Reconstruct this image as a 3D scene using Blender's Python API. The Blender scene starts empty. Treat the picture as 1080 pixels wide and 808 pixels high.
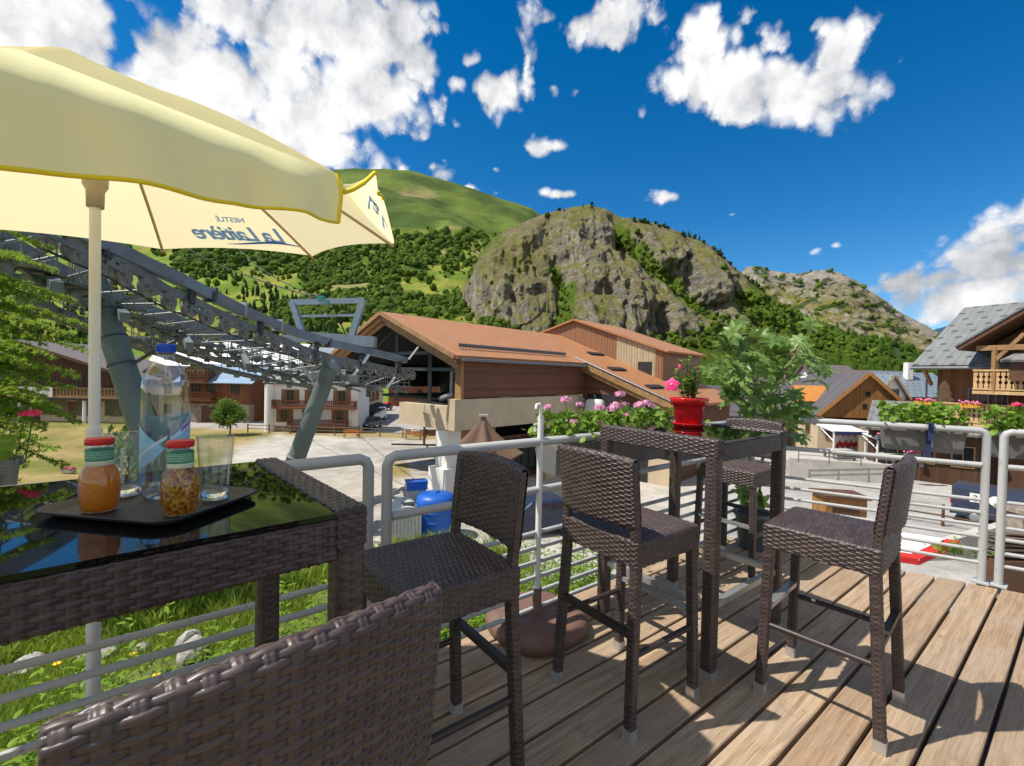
import bpy, bmesh, math, random
import numpy as np
from mathutils import Vector, Matrix, Euler
random.seed(7)
SC = bpy.context.scene
COL = SC.collection
R = math.radians
V = Vector
# ------------------------------------------------------------------ camera
EYE = V((0, 0, 1.38))
F_PX = 480.0
cam_d = bpy.data.cameras.new('camera')
cam_d.lens = 36.0 * F_PX / 1080.0
cam_d.sensor_width = 36.0
cam_d.clip_start = 0.02
cam_d.clip_end = 30000
cam = bpy.data.objects.new('camera', cam_d)
COL.objects.link(cam)
cam.rotation_euler = (Matrix.Rotation(R(90 - 1.05), 3, 'X') @ Matrix.Rotation(R(1.2), 3, 'Z')).to_euler()
cam.location = EYE
SC.camera = cam
CM = cam.rotation_euler.to_matrix()


def ray(px, py):
    return CM @ V(((px - 540) / F_PX, -(py - 404) / F_PX, -1))


def P(px, py, d):
    """the place seen at a photograph pixel, d metres ahead"""
    r = ray(px, py)
    return EYE + r * (d / r.y)


def G(px, py, z=0.0):
    """the place on the level z seen at a photograph pixel"""
    r = ray(px, py)
    return EYE + r * ((z - EYE.z) / r.z)


def at(px, d, z):
    """column px at d metres ahead, at height z"""
    p = P(px, 395 + (px - 540) * .021, d)
    return V((p.x, p.y, z))


# ------------------------------------------------------------------ meshes
class MB:
    def __init__(s):
        s.v = []; s.f = []; s.m = []; s.uv = []; s.s = []

    def add(s, vs, fs, m=0, smooth=False, uvs=None):
        b = len(s.v)
        s.v.extend([tuple(x) for x in vs])
        for i, f in enumerate(fs):
            s.f.append([b + k for k in f]); s.m.append(m); s.s.append(smooth)
            s.uv.append(uvs[i] if uvs else None)
        return s

    def boxf(s, o, a, b, c, m=0):
        """box from corner o and the three edge vectors; uv in metres (c is up on the sides)"""
        o, a, b, c = V(o), V(a), V(b), V(c)
        if a.cross(b).dot(c) < 0:
            a, b = b, a
        vs = [o, o + a, o + a + b, o + b, o + c, o + a + c, o + a + b + c, o + b + c]
        la, lb, lc = a.length, b.length, c.length
        fs = [(0, 3, 2, 1), (4, 5, 6, 7), (0, 1, 5, 4), (1, 2, 6, 5), (2, 3, 7, 6), (3, 0, 4, 7)]
        uv = [[(0, 0), (0, lb), (la, lb), (la, 0)], [(0, 0), (la, 0), (la, lb), (0, lb)],
              [(0, 0), (la, 0), (la, lc), (0, lc)], [(0, 0), (lb, 0), (lb, lc), (0, lc)],
              [(0, 0), (la, 0), (la, lc), (0, lc)], [(0, 0), (lb, 0), (lb, lc), (0, lc)]]
        return s.add(vs, fs, m, False, uv)

    def box(s, c, size, rz=0.0, m=0, rot=None):
        M = rot if rot else Matrix.Rotation(rz, 3, 'Z')
        a, b, h = M @ V((size[0], 0, 0)), M @ V((0, size[1], 0)), M @ V((0, 0, size[2]))
        return s.boxf(V(c) - a / 2 - b / 2 - h / 2, a, b, h, m)

    def bar(s, p, q, w, h, m=0, up=(0, 0, 1)):
        """rectangular bar between two points"""
        p, q = V(p), V(q)
        d = (q - p).normalized()
        side = d.cross(V(up))
        if side.length < 1e-4:
            side = d.cross(V((1, 0, 0)))
        side.normalize()
        u = side.cross(d).normalized()
        return s.boxf(p - side * w / 2 - u * h / 2, q - p, side * w, u * h, m)

    def tube(s, pts, r, n=8, m=0, smooth=True, caps=True):
        pts = [V(p) for p in pts]
        k = len(pts)
        rs = r if isinstance(r, (list, tuple)) else [r] * k
        t = [(pts[min(i + 1, k - 1)] - pts[max(i - 1, 0)]).normalized() for i in range(k)]
        a = t[0].orthogonal().normalized()
        vs = []
        for i in range(k):
            a = (a - t[i] * a.dot(t[i]))
            a = a.normalized() if a.length > 1e-6 else t[i].orthogonal().normalized()
            b = t[i].cross(a)
            for j in range(n):
                w = 2 * math.pi * j / n
                vs.append(pts[i] + (a * math.cos(w) + b * math.sin(w)) * rs[i])
        fs = []
        for i in range(k - 1):
            for j in range(n):
                fs.append((i * n + j, i * n + (j + 1) % n, (i + 1) * n + (j + 1) % n, (i + 1) * n + j))
        s.add(vs, fs, m, smooth)
        if caps:
            s.add(vs[:n], [tuple(range(n - 1, -1, -1))], m)
            s.add(vs[-n:], [tuple(range(n))], m)
        return s

    def lathe(s, prof, c=(0, 0, 0), n=24, m=0, smooth=True, M=None):
        c = V(c); vs = []; fs = []; uv = []
        k = len(prof); l = 0
        for i, (r, z) in enumerate(prof):
            for j in range(n):
                w = 2 * math.pi * j / n
                p = V((r * math.cos(w), r * math.sin(w), z))
                vs.append(c + (M @ p if M else p))
        for i in range(k - 1):
            for j in range(n):
                fs.append((i * n + j, i * n + (j + 1) % n, (i + 1) * n + (j + 1) % n, (i + 1) * n + j))
                z0, z1 = prof[i][1], prof[i + 1][1]
                uv.append([(j / n, z0), ((j + 1) / n, z0), ((j + 1) / n, z1), (j / n, z1)])
        s.add(vs, fs, m, smooth, uv)
        if prof[0][0] > 1e-5:
            s.add(vs[:n], [tuple(range(n - 1, -1, -1))], m)
        if prof[-1][0] > 1e-5:
            s.add(vs[-n:], [tuple(range(n))], m)
        return s

    def prism(s, poly, ext, m=0, ms=None):
        """flat polygon (3d points) pushed along ext; uv: metres along / up"""
        poly = [V(p) for p in poly]; e = V(ext); n = len(poly)
        nrm = V((0, 0, 0))
        for i in range(n):
            nrm += poly[i].cross(poly[(i + 1) % n])
        if nrm.dot(e) > 0:
            poly = poly[::-1]
        vs = poly + [p + e for p in poly]
        ax = (poly[1] - poly[0])
        nn = e.normalized()
        ux = V((nn.y, -nn.x, 0))
        ux = ux.normalized() if ux.length > 1e-3 else V((1, 0, 0))
        uy = nn.cross(ux)
        if uy.z < 0: uy = -uy
        pu = [(p.dot(ux), p.dot(uy)) for p in poly]
        s.add(vs, [tuple(range(n)), tuple(range(2 * n - 1, n - 1, -1))], m, False, [pu, pu[::-1]])
        L = e.length
        for i in range(n):
            j = (i + 1) % n
            l = (poly[j] - poly[i]).length
            s.add([poly[i], poly[i] + e, poly[j] + e, poly[j]], [(0, 1, 2, 3)], m if ms is None else ms, False,
                  [[(0, 0), (L, 0), (L, l), (0, l)]])
        return s

    def quad(s, a, b, c, d, m=0, w=None, h=None):
        a, b, c, d = V(a), V(b), V(c), V(d)
        w = w or (b - a).length; h = h or (d - a).length
        return s.add([a, b, c, d], [(0, 1, 2, 3)], m, False, [[(0, 0), (w, 0), (w, h), (0, h)]])

    def mesh(s, name, mats):
        me = bpy.data.meshes.new(name)
        me.from_pydata(s.v, [], s.f)
        for q in (mats if isinstance(mats, (list, tuple)) else [mats]):
            me.materials.append(q)
        me.polygons.foreach_set('material_index', s.m)
        me.polygons.foreach_set('use_smooth', s.s)
        if any(u is not None for u in s.uv):
            l = me.uv_layers.new(name='UVMap')
            flat = []
            for f, u in zip(s.f, s.uv):
                if u is None:
                    flat += [0.0, 0.0] * len(f)
                else:
                    for q in u: flat += [q[0], q[1]]
            l.data.foreach_set('uv', flat)
        me.update()
        return me

    def build(s, name, mats, parent=None, inv=None):
        o = bpy.data.objects.new(name, s.mesh(name, mats))
        COL.objects.link(o)
        if parent is not None:
            o.parent = parent
        return o


def tag(o, label=None, cat=None, group=None, kind=None):
    if label: o['label'] = label
    if cat: o['category'] = cat
    if group: o['group'] = group
    if kind: o['kind'] = kind
    return o


def thing(name, label, cat, loc=(0, 0, 0), rz=0.0, group=None):
    o = bpy.data.objects.new(name, None)
    o.empty_display_size = .1
    COL.objects.link(o)
    o.location = loc; o.rotation_euler = (0, 0, rz)
    return tag(o, label, cat, group)


def kids(o):
    return [c for c in COL.objects if c.parent == o]


def dup(root, loc, rz, label, group=None, scale=None):
    def cp(o, par):
        c = o.copy(); COL.objects.link(c)
        if par is not None: c.parent = par
        for ch in list(o.children): cp(ch, c)
        return c
    r = cp(root, None)
    r.location = loc; r.rotation_euler = (0, 0, rz)
    if scale: r.scale = scale
    r['label'] = label
    if group: r['group'] = group
    return r


def big_mesh(name, verts, faces, mats, smooth=True, uv=None, attrs=None, parent=None, midx=None):
    """numpy arrays straight into a mesh; faces (n,k)"""
    me = bpy.data.meshes.new(name)
    verts = np.asarray(verts, np.float32); faces = np.asarray(faces, np.int32)
    n, k = faces.shape
    me.vertices.add(len(verts)); me.vertices.foreach_set('co', verts.ravel())
    me.loops.add(n * k); me.loops.foreach_set('vertex_index', faces.ravel())
    me.polygons.add(n)
    me.polygons.foreach_set('loop_start', np.arange(0, n * k, k, dtype=np.int32))
    me.polygons.foreach_set('loop_total', np.full(n, k, np.int32))
    me.polygons.foreach_set('use_smooth', np.full(n, smooth, bool))
    for q in (mats if isinstance(mats, (list, tuple)) else [mats]):
        me.materials.append(q)
    if midx is not None:
        me.polygons.foreach_set('material_index', np.asarray(midx, np.int32))
    me.update(calc_edges=True)
    if uv is not None:
        l = me.uv_layers.new(name='UVMap')
        l.data.foreach_set('uv', np.asarray(uv, np.float32)[faces.ravel()].ravel())
    if attrs:
        for an, arr in attrs.items():
            arr = np.asarray(arr, np.float32)
            if arr.ndim == 1:
                a = me.attributes.new(an, 'FLOAT', 'POINT'); a.data.foreach_set('value', arr)
            else:
                a = me.attributes.new(an, 'FLOAT_COLOR', 'POINT')
                c4 = np.ones((len(arr), 4), np.float32); c4[:, :3] = arr
                a.data.foreach_set('color', c4.ravel())
    me.validate()
    o = bpy.data.objects.new(name, me); COL.objects.link(o)
    if parent is not None: o.parent = parent
    return o


def grid_faces(nu, nv):
    """vertex (i,j) = i*nv+j"""
    i, j = np.meshgrid(np.arange(nu - 1), np.arange(nv - 1), indexing='ij')
    a = (i * nv + j).ravel()
    return np.stack([a, a + nv, a + nv + 1, a + 1], 1)


# ------------------------------------------------------------------ noise
_rng = np.random.RandomState(3)
_T = _rng.rand(256, 256)


def vnoise(x, y):
    x = np.asarray(x, float); y = np.asarray(y, float)
    xi = np.floor(x).astype(int); yi = np.floor(y).astype(int)
    fx = x - xi; fy = y - yi
    fx = fx * fx * (3 - 2 * fx); fy = fy * fy * (3 - 2 * fy)
    g = lambda a, b: _T[a & 255, b & 255]
    return (g(xi, yi) * (1 - fx) + g(xi + 1, yi) * fx) * (1 - fy) + (g(xi, yi + 1) * (1 - fx) + g(xi + 1, yi + 1) * fx) * fy


def fbm(x, y, o=5, ridge=False):
    s = 0; a = .5; t = 0
    for k in range(o):
        n = vnoise(np.asarray(x) * 2 ** k + 17.3 * k, np.asarray(y) * 2 ** k + 5.1 * k)
        if ridge: n = 1 - np.abs(2 * n - 1)
        s = s + a * n; t += a; a *= .5
    return s / t


def sstep(a, b, x):
    t = np.clip((x - a) / (b - a), 0, 1)
    return t * t * (3 - 2 * t)


# ------------------------------------------------------------------ materials
class NT:
    """small wrapper to wire nodes"""
    def __init__(s, name):
        s.mat = bpy.data.materials.new(name); s.mat.use_nodes = True
        s.t = s.mat.node_tree; s.t.nodes.clear()
        s.out = s.t.nodes.new('ShaderNodeOutputMaterial')
        s.bs = s.t.nodes.new('ShaderNodeBsdfPrincipled')
        s.t.links.new(s.bs.outputs[0], s.out.inputs[0])

    def n(s, typ, **k):
        q = s.t.nodes.new('ShaderNode' + typ)
        for a, b in k.items(): setattr(q, a, b)
        return q

    def l(s, a, b):
        s.t.links.new(a, b)

    def set(s, sock, v):
        if hasattr(v, 'is_output'): s.l(v, sock)
        else: sock.default_value = v

    def math(s, op, a, b=None, c=None, clamp=False):
        q = s.n('Math', operation=op, use_clamp=clamp)
        for i, v in enumerate((a, b, c)):
            if v is not None: s.set(q.inputs[i], v)
        return q.outputs[0]

    def mix(s, f, a, b, typ='MIX'):
        q = s.n('Mix', data_type='RGBA', blend_type=typ)
        s.set(q.inputs[0], f)
        for i, v in ((6, a), (7, b)):
            if isinstance(v, tuple) and len(v) == 3: v = (*v, 1)
            s.set(q.inputs[i], v)
        return q.outputs[2]

    def coord(s, which='Object', scale=(1, 1, 1), rot=(0, 0, 0)):
        c = s.n('TexCoord'); m = s.n('Mapping')
        s.l(c.outputs[which], m.inputs[0])
        m.inputs['Scale'].default_value = scale; m.inputs['Rotation'].default_value = rot
        return m.outputs[0]

    def noise(s, vec, scale=5, detail=4, rough=.55, dist=0.0):
        q = s.n('TexNoise')
        s.l(vec, q.inputs['Vector'])
        q.inputs['Scale'].default_value = scale; q.inputs['Detail'].default_value = detail
        q.inputs['Roughness'].default_value = rough; q.inputs['Distortion'].default_value = dist
        return q.outputs[0]

    def ramp(s, f, *stops):
        q = s.n('ValToRGB'); s.l(f, q.inputs[0])
        e = q.color_ramp.elements
        while len(e) < len(stops): e.new(.5)
        for k, (p, c) in zip(e, stops):
            k.position = p
            k.color = (*c, 1) if isinstance(c, tuple) else (c, c, c, 1)
        return q.outputs[0]

    def mr(s, f, a, b, c, d):
        q = s.n('MapRange'); s.l(f, q.inputs[0])
        for i, v in enumerate((a, b, c, d)): q.inputs[i + 1].default_value = v
        return q.outputs[0]

    def bump(s, h, strength=.3, dist=.01):
        q = s.n('Bump'); s.l(h, q.inputs['Height'])
        q.inputs['Strength'].default_value = strength; q.inputs['Distance'].default_value = dist
        s.l(q.outputs[0], s.bs.inputs['Normal'])
        return q

    def base(s, v): s.set(s.bs.inputs['Base Color'], (*v, 1) if isinstance(v, tuple) and len(v) == 3 else v)
    def rough(s, v): s.set(s.bs.inputs['Roughness'], v)
    def metal(s, v): s.set(s.bs.inputs['Metallic'], v)
    def spec(s, v): s.set(s.bs.inputs['Specular IOR Level'], v)


def mul(c, k): return tuple(x * k for x in c)


def m_plain(name, c, rough=.6, metal=0.0, var=.18, scale=6, bump=.0, bscale=60, bdist=.004, spec=.4, var2=None, rv=.1):
    t = NT(name)
    v = t.coord('Object')
    a = t.noise(v, scale, 5, .6)
    f = t.mr(a, .3, .7, 0, 1)
    t.base(t.mix(f, mul(c, 1 - var), var2 or mul(c, 1 + var)))
    t.rough(t.mr(a, .3, .7, rough - rv, min(1, rough + rv)))
    t.metal(metal); t.spec(spec)
    if bump:
        t.bump(t.noise(v, bscale, 4, .6), bump, bdist)
    return t.mat


def m_planks(name, c, w=.14, rough=.7, var=.3, vert=True, gap=.035, seed=1.0, gapdepth=.01, scale=1.0):
    """boards laid edge to edge, uv in metres; vert: boards stand upright"""
    t = NT(name)
    uv = t.n('UVMap'); uv.uv_map = 'UVMap'
    sp = t.n('SeparateXYZ'); t.l(uv.outputs[0], sp.inputs[0])
    u, v = (sp.outputs[0], sp.outputs[1]) if vert else (sp.outputs[1], sp.outputs[0])
    k = t.math('DIVIDE', u, w)
    fl = t.math('FLOOR', k); fr = t.math('FRACT', k)
    wn = t.n('TexWhiteNoise', noise_dimensions='1D'); t.l(t.math('ADD', fl, seed), wn.inputs['W'])
    cx = t.n('CombineXYZ'); t.l(t.math('MULTIPLY', u, 30), cx.inputs[0]); t.l(t.math('MULTIPLY', v, 1.5), cx.inputs[1]); t.l(fl, cx.inputs[2])
    g = t.noise(cx.outputs[0], 1.0, 5, .6, .6)
    col = t.mix(wn.outputs[0], mul(c, 1 - var), mul(c, 1 + var))
    col = t.mix(t.mr(g, .35, .7, 0, .55), col, mul(c, .45))
    e = t.math('MINIMUM', fr, t.math('SUBTRACT', 1, fr))
    gm = t.mr(e, 0, gap, 0, 1)
    col = t.mix(gm, mul(c, .25), col)
    t.base(col); t.rough(rough); t.spec(.3)
    h = t.math('ADD', t.math('MULTIPLY', gm, 1.0), t.math('MULTIPLY', g, .25))
    t.bump(h, .6, gapdepth)
    return t.mat


def m_seam_roof(name, c, seam=.45, rough=.45, metal=.2, dash=True, dashgap=1.0, var=.12):
    """sheet roof with standing ribs running up the slope (uv metres), staggered snow stops"""
    t = NT(name)
    uv = t.n('UVMap'); uv.uv_map = 'UVMap'
    sp = t.n('SeparateXYZ'); t.l(uv.outputs[0], sp.inputs[0])
    u, v = sp.outputs[0], sp.outputs[1]
    k = t.math('DIVIDE', u, seam)
    fl = t.math('FLOOR', k); fr = t.math('FRACT', k)
    e = t.math('ABSOLUTE', t.math('SUBTRACT', fr, .5))
    rib = t.mr(e, .0, .09, 1, 0)
    ob = t.coord('Object')
    nz = t.noise(ob, 1.2, 5, .6)
    col = t.mix(t.mr(nz, .3, .7, 0, 1), mul(c, 1 - var), mul(c, 1 + var))
    if dash:
        par = t.math('MULTIPLY', t.math('MODULO', fl, 2), .5)
        q = t.math('FRACT', t.math('ADD', t.math('DIVIDE', v, dashgap), par))
        d = t.math('MULTIPLY', t.math('LESS_THAN', q, .13), t.math('LESS_THAN', t.math('ABSOLUTE', t.math('SUBTRACT', fr, .5)), .36))
        col = t.mix(t.math('MULTIPLY', d, .75), col, mul(c, .3))
        hh = t.math('ADD', rib, d)
    else:
        hh = rib
        col = t.mix(t.mr(e, .34, .46, 0, .55), col, mul(c, .35))
    t.base(col); t.rough(rough); t.metal(metal)
    t.bump(hh, .8, .04)
    return t.mat


def m_leaf(name, c, c2, trans=.35, rough=.5, scale=3, spec=.3, clumpy=0.0):
    t = NT(name)
    v = t.coord('Object')
    a = t.noise(v, scale, 3, .6)
    oi = t.n('Attribute', attribute_name='rnd')
    f = t.math('ADD', t.math('MULTIPLY', t.mr(a, .3, .7, 0, 1), .5), t.math('MULTIPLY', oi.outputs['Fac'], .5))
    col = t.mix(f, c, c2)
    if clumpy:        # leaf sprays too small to model on far crowns
        fz = t.noise(v, clumpy, 5, .7)
        col = t.mix(t.mr(fz, .34, .6, .25, 1), mul(c, .8), col)
        t.bump(fz, 1.0, 1.2)
    t.base(col); t.rough(rough); t.spec(spec)
    tr = t.n('BsdfTranslucent')
    t.l(t.mix(.35, col, (.5, .7, .08)), tr.inputs[0])
    ms = t.n('MixShader'); ms.inputs[0].default_value = trans
    t.l(t.bs.outputs[0], ms.inputs[1]); t.l(tr.outputs[0], ms.inputs[2])
    t.l(ms.outputs[0], t.out.inputs[0])
    return t.mat


def m_attr(name, rough=.9, nscale=.2, namt=.25, bump=.4, bscale=.3, bdist=1.0, coordscale=(1, 1, 1), fine=2.0, crack=0.0):
    """colour held by the surface itself (attribute 'tint') broken up by noise"""
    t = NT(name)
    a = t.n('Attribute', attribute_name='tint')
    v = t.coord('Object', coordscale)
    n1 = t.noise(v, nscale, 6, .65)
    n2 = t.noise(v, nscale * fine * 5, 4, .7)
    k = t.math('ADD', t.math('MULTIPLY', n1, .6), t.math('MULTIPLY', n2, .4))
    f = t.mr(k, .3, .7, 1 - namt, 1 + namt)
    cc = t.n('CombineXYZ')
    for i in range(3): t.l(f, cc.inputs[i])
    t.base(t.mix(1.0, a.outputs['Color'], cc.outputs[0], 'MULTIPLY'))
    t.rough(rough); t.spec(.1)
    h = t.math('ADD', t.noise(v, bscale, 8, .7), t.math('MULTIPLY', n2, .3))
    if crack:         # joints in the rock, only where it is bare (greyer than grass)
        mp = t.n('Mapping'); t.l(v, mp.inputs[0]); mp.inputs['Scale'].default_value = (1, 1, .45); mp.inputs['Rotation'].default_value = (0, .35, 0)
        dd = t.n('VectorMath', operation='MULTIPLY_ADD'); nz = t.n('TexNoise'); t.l(v, nz.inputs['Vector']); nz.inputs['Scale'].default_value = .12; nz.inputs['Detail'].default_value = 5
        t.l(nz.outputs['Color'], dd.inputs[0]); dd.inputs[1].default_value = (9, 9, 9); t.l(mp.outputs[0], dd.inputs[2])
        lines = None
        for sc_, wd in ((crack, .05), (crack * 2.7, .07)):
            vo = t.n('TexVoronoi', feature='DISTANCE_TO_EDGE'); t.l(dd.outputs[0], vo.inputs['Vector']); vo.inputs['Scale'].default_value = sc_
            q = t.mr(vo.outputs['Distance'], 0, wd, 1, 0); lines = q if lines is None else t.math('MAXIMUM', lines, t.math('MULTIPLY', q, .7))
        sc2 = t.n('SeparateColor'); t.l(a.outputs['Color'], sc2.inputs[0])
        bare = t.mr(t.math('SUBTRACT', sc2.outputs[1], sc2.outputs[2]), .04, .10, 1, 0)
        lines = t.math('MULTIPLY', lines, bare)
        h = t.math('SUBTRACT', h, t.math('MULTIPLY', lines, .35))
    t.bump(h, bump, bdist)
    return t.mat


def m_glass(name, c=(1, 1, 1), rough=0.0, ior=1.45):
    t = NT(name)
    t.base(c); t.rough(rough); t.set(t.bs.inputs['Transmission Weight'], 1.0); t.set(t.bs.inputs['IOR'], ior)
    return t.mat


# a window pane seen in daylight: dark room behind a glossy sheet
def m_thin(name, c=(.97, .98, .98), k=1.0):
    t = NT(name)
    tr = t.n('BsdfTransparent'); tr.inputs[0].default_value = (*c, 1)
    gl = t.n('BsdfGlossy'); gl.inputs['Roughness'].default_value = .02
    fr = t.n('LayerWeight'); fr.inputs[0].default_value = .5
    f4 = t.math('MULTIPLY_ADD', t.math('POWER', fr.outputs['Facing'], 4.5), .5 * k, .045 * k)
    ms = t.n('MixShader'); t.l(f4, ms.inputs[0]); t.l(tr.outputs[0], ms.inputs[1]); t.l(gl.outputs[0], ms.inputs[2])
    t.l(ms.outputs[0], t.out.inputs[0])
    return t.mat


def m_pane(name, c=(.02, .025, .03), rough=.08):
    t = NT(name)
    v = t.coord('Object')
    t.base(t.mix(t.noise(v, 1.1, 2), mul(c, .5), mul(c, 1.8))); t.rough(rough); t.spec(.6)
    return t.mat


def m_wicker():
    t = NT('brown_wicker')
    PER, RH = .0265, .0094
    uv = t.n('UVMap'); uv.uv_map = 'UVMap'
    sp = t.n('SeparateXYZ'); t.l(uv.outputs[0], sp.inputs[0])
    u, v = sp.outputs[0], sp.outputs[1]
    row = t.math('FLOOR', t.math('DIVIDE', v, RH))
    par = t.math('FLOOR', t.math('DIVIDE', u, PER * 2))
    wn = t.n('TexWhiteNoise', noise_dimensions='2D')
    cx = t.n('CombineXYZ'); t.l(row, cx.inputs[0]); t.l(par, cx.inputs[1]); t.l(cx.outputs[0], wn.inputs['Vector'])
    c2 = t.n('CombineXYZ'); t.l(t.math('MULTIPLY', u, 60), c2.inputs[0]); t.l(t.math('MULTIPLY', v, 900), c2.inputs[1])
    st = t.noise(c2.outputs[0], 1.0, 3, .6)
    col = t.mix(wn.outputs[0], (.029, .0185, .0172), (.070, .047, .043))
    col = t.mix(t.mr(st, .4, .75, 0, .45), col, (.135, .10, .088))
    wa = t.n('Attribute', attribute_name='weave')       # shade between the strands is put into the colour
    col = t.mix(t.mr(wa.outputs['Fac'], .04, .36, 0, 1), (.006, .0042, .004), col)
    t.base(col); t.rough(t.mr(st, .3, .7, .32, .5)); t.spec(.46)
    t.bump(st, .25, .0006)
    return t.mat


WPER, WROW = .0265, .0094


def weave_h(u, v, per=WPER, rh=WROW):
    r = np.floor(v / rh); fv = v / rh - r
    prof = np.maximum(0, 1 - np.abs(2 * fv - 1) ** 3.2) ** .6
    s = np.cos(np.pi * u / per + np.pi * (r % 2))
    strand = prof * (.5 + .5 * s)
    du = (u / per - np.round(u / per)) * per
    q = np.abs(du) / (.24 * per)
    stake = .60 * np.maximum(0, 1 - np.abs(2 * np.mod(q * 1.0, 1.0) - 1) ** 4) ** .5 * (q < 1)
    return np.maximum(strand, stake)


class Woven:
    """collects woven sheets into one mesh"""
    def __init__(s):
        s.v = []; s.f = []; s.uv = []; s.h = []; s.n = 0

    def sheet(s, pos, U, W, amp=.0046, per=WPER, rh=WROW, ru=10, rv=9, flip=False, u0=0.0, v0=0.0):
        """pos(u,v)->(n,3) array on the flat sheet, U x W metres"""
        nu = max(3, int(U / per * ru) + 1); nv = max(3, int(W / rh * rv) + 1)
        u, v = np.meshgrid(np.linspace(0, U, nu), np.linspace(0, W, nv), indexing='ij')
        e = 1e-3
        p = pos(u, v)
        tu = pos(u + e, v) - pos(u - e, v); tv = pos(u, v + e) - pos(u, v - e)
        nr = np.cross(tu, tv); nr /= np.linalg.norm(nr, axis=-1, keepdims=True) + 1e-9
        if flip: nr = -nr
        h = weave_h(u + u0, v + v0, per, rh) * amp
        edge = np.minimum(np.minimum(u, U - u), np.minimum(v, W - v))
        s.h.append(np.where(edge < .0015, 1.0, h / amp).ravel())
        h = h * np.clip(edge / .002, 0, 1)
        p = p + nr * h[..., None]
        fc = grid_faces(nu, nv)
        if flip: fc = fc[:, ::-1]
        s.v.append(p.reshape(-1, 3)); s.f.append(fc + s.n); s.n += nu * nv
        s.uv.append(np.stack([(u + u0).ravel(), (v + v0).ravel()], 1))
        return s

    def rect(s, o, a, b, **k):
        """plane sheet: corner o, strands run along a, rows stack along b, outside = a x b"""
        o, a, b = np.array(o, float), np.array(a, float), np.array(b, float)
        U, W = np.linalg.norm(a), np.linalg.norm(b)
        return s.sheet(lambda u, v: o + u[..., None] * (a / U) + v[..., None] * (b / W), U, W, **k)

    def block(s, o, a, b, c, sides='abAB', top=True, bottom=False, **k):
        """upright woven box: a, b level edges, c up"""
        o, a, b, c = [np.array(x, float) for x in (o, a, b, c)]
        if np.cross(a, b).dot(c) < 0: a, b = b, a
        if 'a' in sides: s.rect(o, a, c, **k)
        if 'b' in sides: s.rect(o + a, b, c, **k)
        if 'A' in sides: s.rect(o + a + b, -a, c, **k)
        if 'B' in sides: s.rect(o + b, -b, c, **k)
        if top: s.rect(o + c, a, b, **k)
        if bottom: s.rect(o, b, a, **k)
        return s

    def leg(s, p, q, w, d, n=None, **k):
        """woven square leg between two points, strands running round it"""
        p, q = np.array(p, float), np.array(q, float)
        L = np.linalg.norm(q - p); ax = (q - p) / L
        X = np.array((1., 0, 0)) if n is None else np.array(n, float)
        X = X - ax * X.dot(ax); X /= np.linalg.norm(X)
        Y = np.cross(ax, X)
        per = 2 * (w + d); rc = min(w, d) * .22

        def pos(u, v):
            # rounded rectangle outline walked by u
            u = np.mod(u, per)
            e = np.array([0, w, w + d, 2 * w + d, per])
            x = np.where(u < w, u - w / 2, np.where(u < w + d, w / 2, np.where(u < 2 * w + d, w / 2 - (u - w - d), -w / 2)))
            y = np.where(u < w, -d / 2, np.where(u < w + d, u - w - d / 2, np.where(u < 2 * w + d, d / 2, d / 2 - (u - 2 * w - d))))
            # soften the corners
            cx = np.sign(x) * np.maximum(0, np.abs(x) - (w / 2 - rc)); cy = np.sign(y) * np.maximum(0, np.abs(y) - (d / 2 - rc))
            rr = np.sqrt(cx ** 2 + cy ** 2) + 1e-9
            sc = np.where((np.abs(cx) > 0) & (np.abs(cy) > 0), np.minimum(1, rc / rr), 1)
            x = x - cx + cx * sc; y = y - cy + cy * sc
            return p + x[..., None] * X + y[..., None] * Y + v[..., None] * ax
        k.setdefault('per', per / 8); k.setdefault('ru', 5); k.setdefault('rv', 6); k.setdefault('amp', .0024); k.setdefault('rh', .0095)
        return s.sheet(pos, per, L, **k)

    def build(s, name, mat, parent=None):
        return big_mesh(name, np.concatenate(s.v), np.concatenate(s.f), mat, True, np.concatenate(s.uv), attrs={'weave': np.concatenate(s.h)}, parent=parent)
# ------------------------------------------------------------------ sun, sky, clouds
SUN_EL, SUN_AZ = 58.0, -101.0            # azimuth from +Y towards +X
sd = V((math.sin(R(SUN_AZ)) * math.cos(R(SUN_EL)), math.cos(R(SUN_AZ)) * math.cos(R(SUN_EL)), math.sin(R(SUN_EL))))
sl = bpy.data.lights.new('sun', 'SUN'); sl.energy = 4.2; sl.angle = R(.55); sl.color = (1, .95, .87)
so = bpy.data.objects.new('sun', sl); COL.objects.link(so)
so.rotation_euler = sd.to_track_quat('Z', 'Y').to_euler()

W = bpy.data.worlds.new('World'); SC.world = W; W.use_nodes = True
wt = W.node_tree; wt.nodes.clear()


def wn(t, **k):
    q = wt.nodes.new('ShaderNode' + t)
    for a, b in k.items(): setattr(q, a, b)
    return q


def wl(a, b): wt.links.new(a, b)


def wm(op, a, b=None, c=None, clamp=False):
    q = wn('Math', operation=op, use_clamp=clamp)
    for i, v in enumerate((a, b, c)):
        if v is None: continue
        if hasattr(v, 'is_output'): wl(v, q.inputs[i])
        else: q.inputs[i].default_value = v
    return q.outputs[0]


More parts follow.
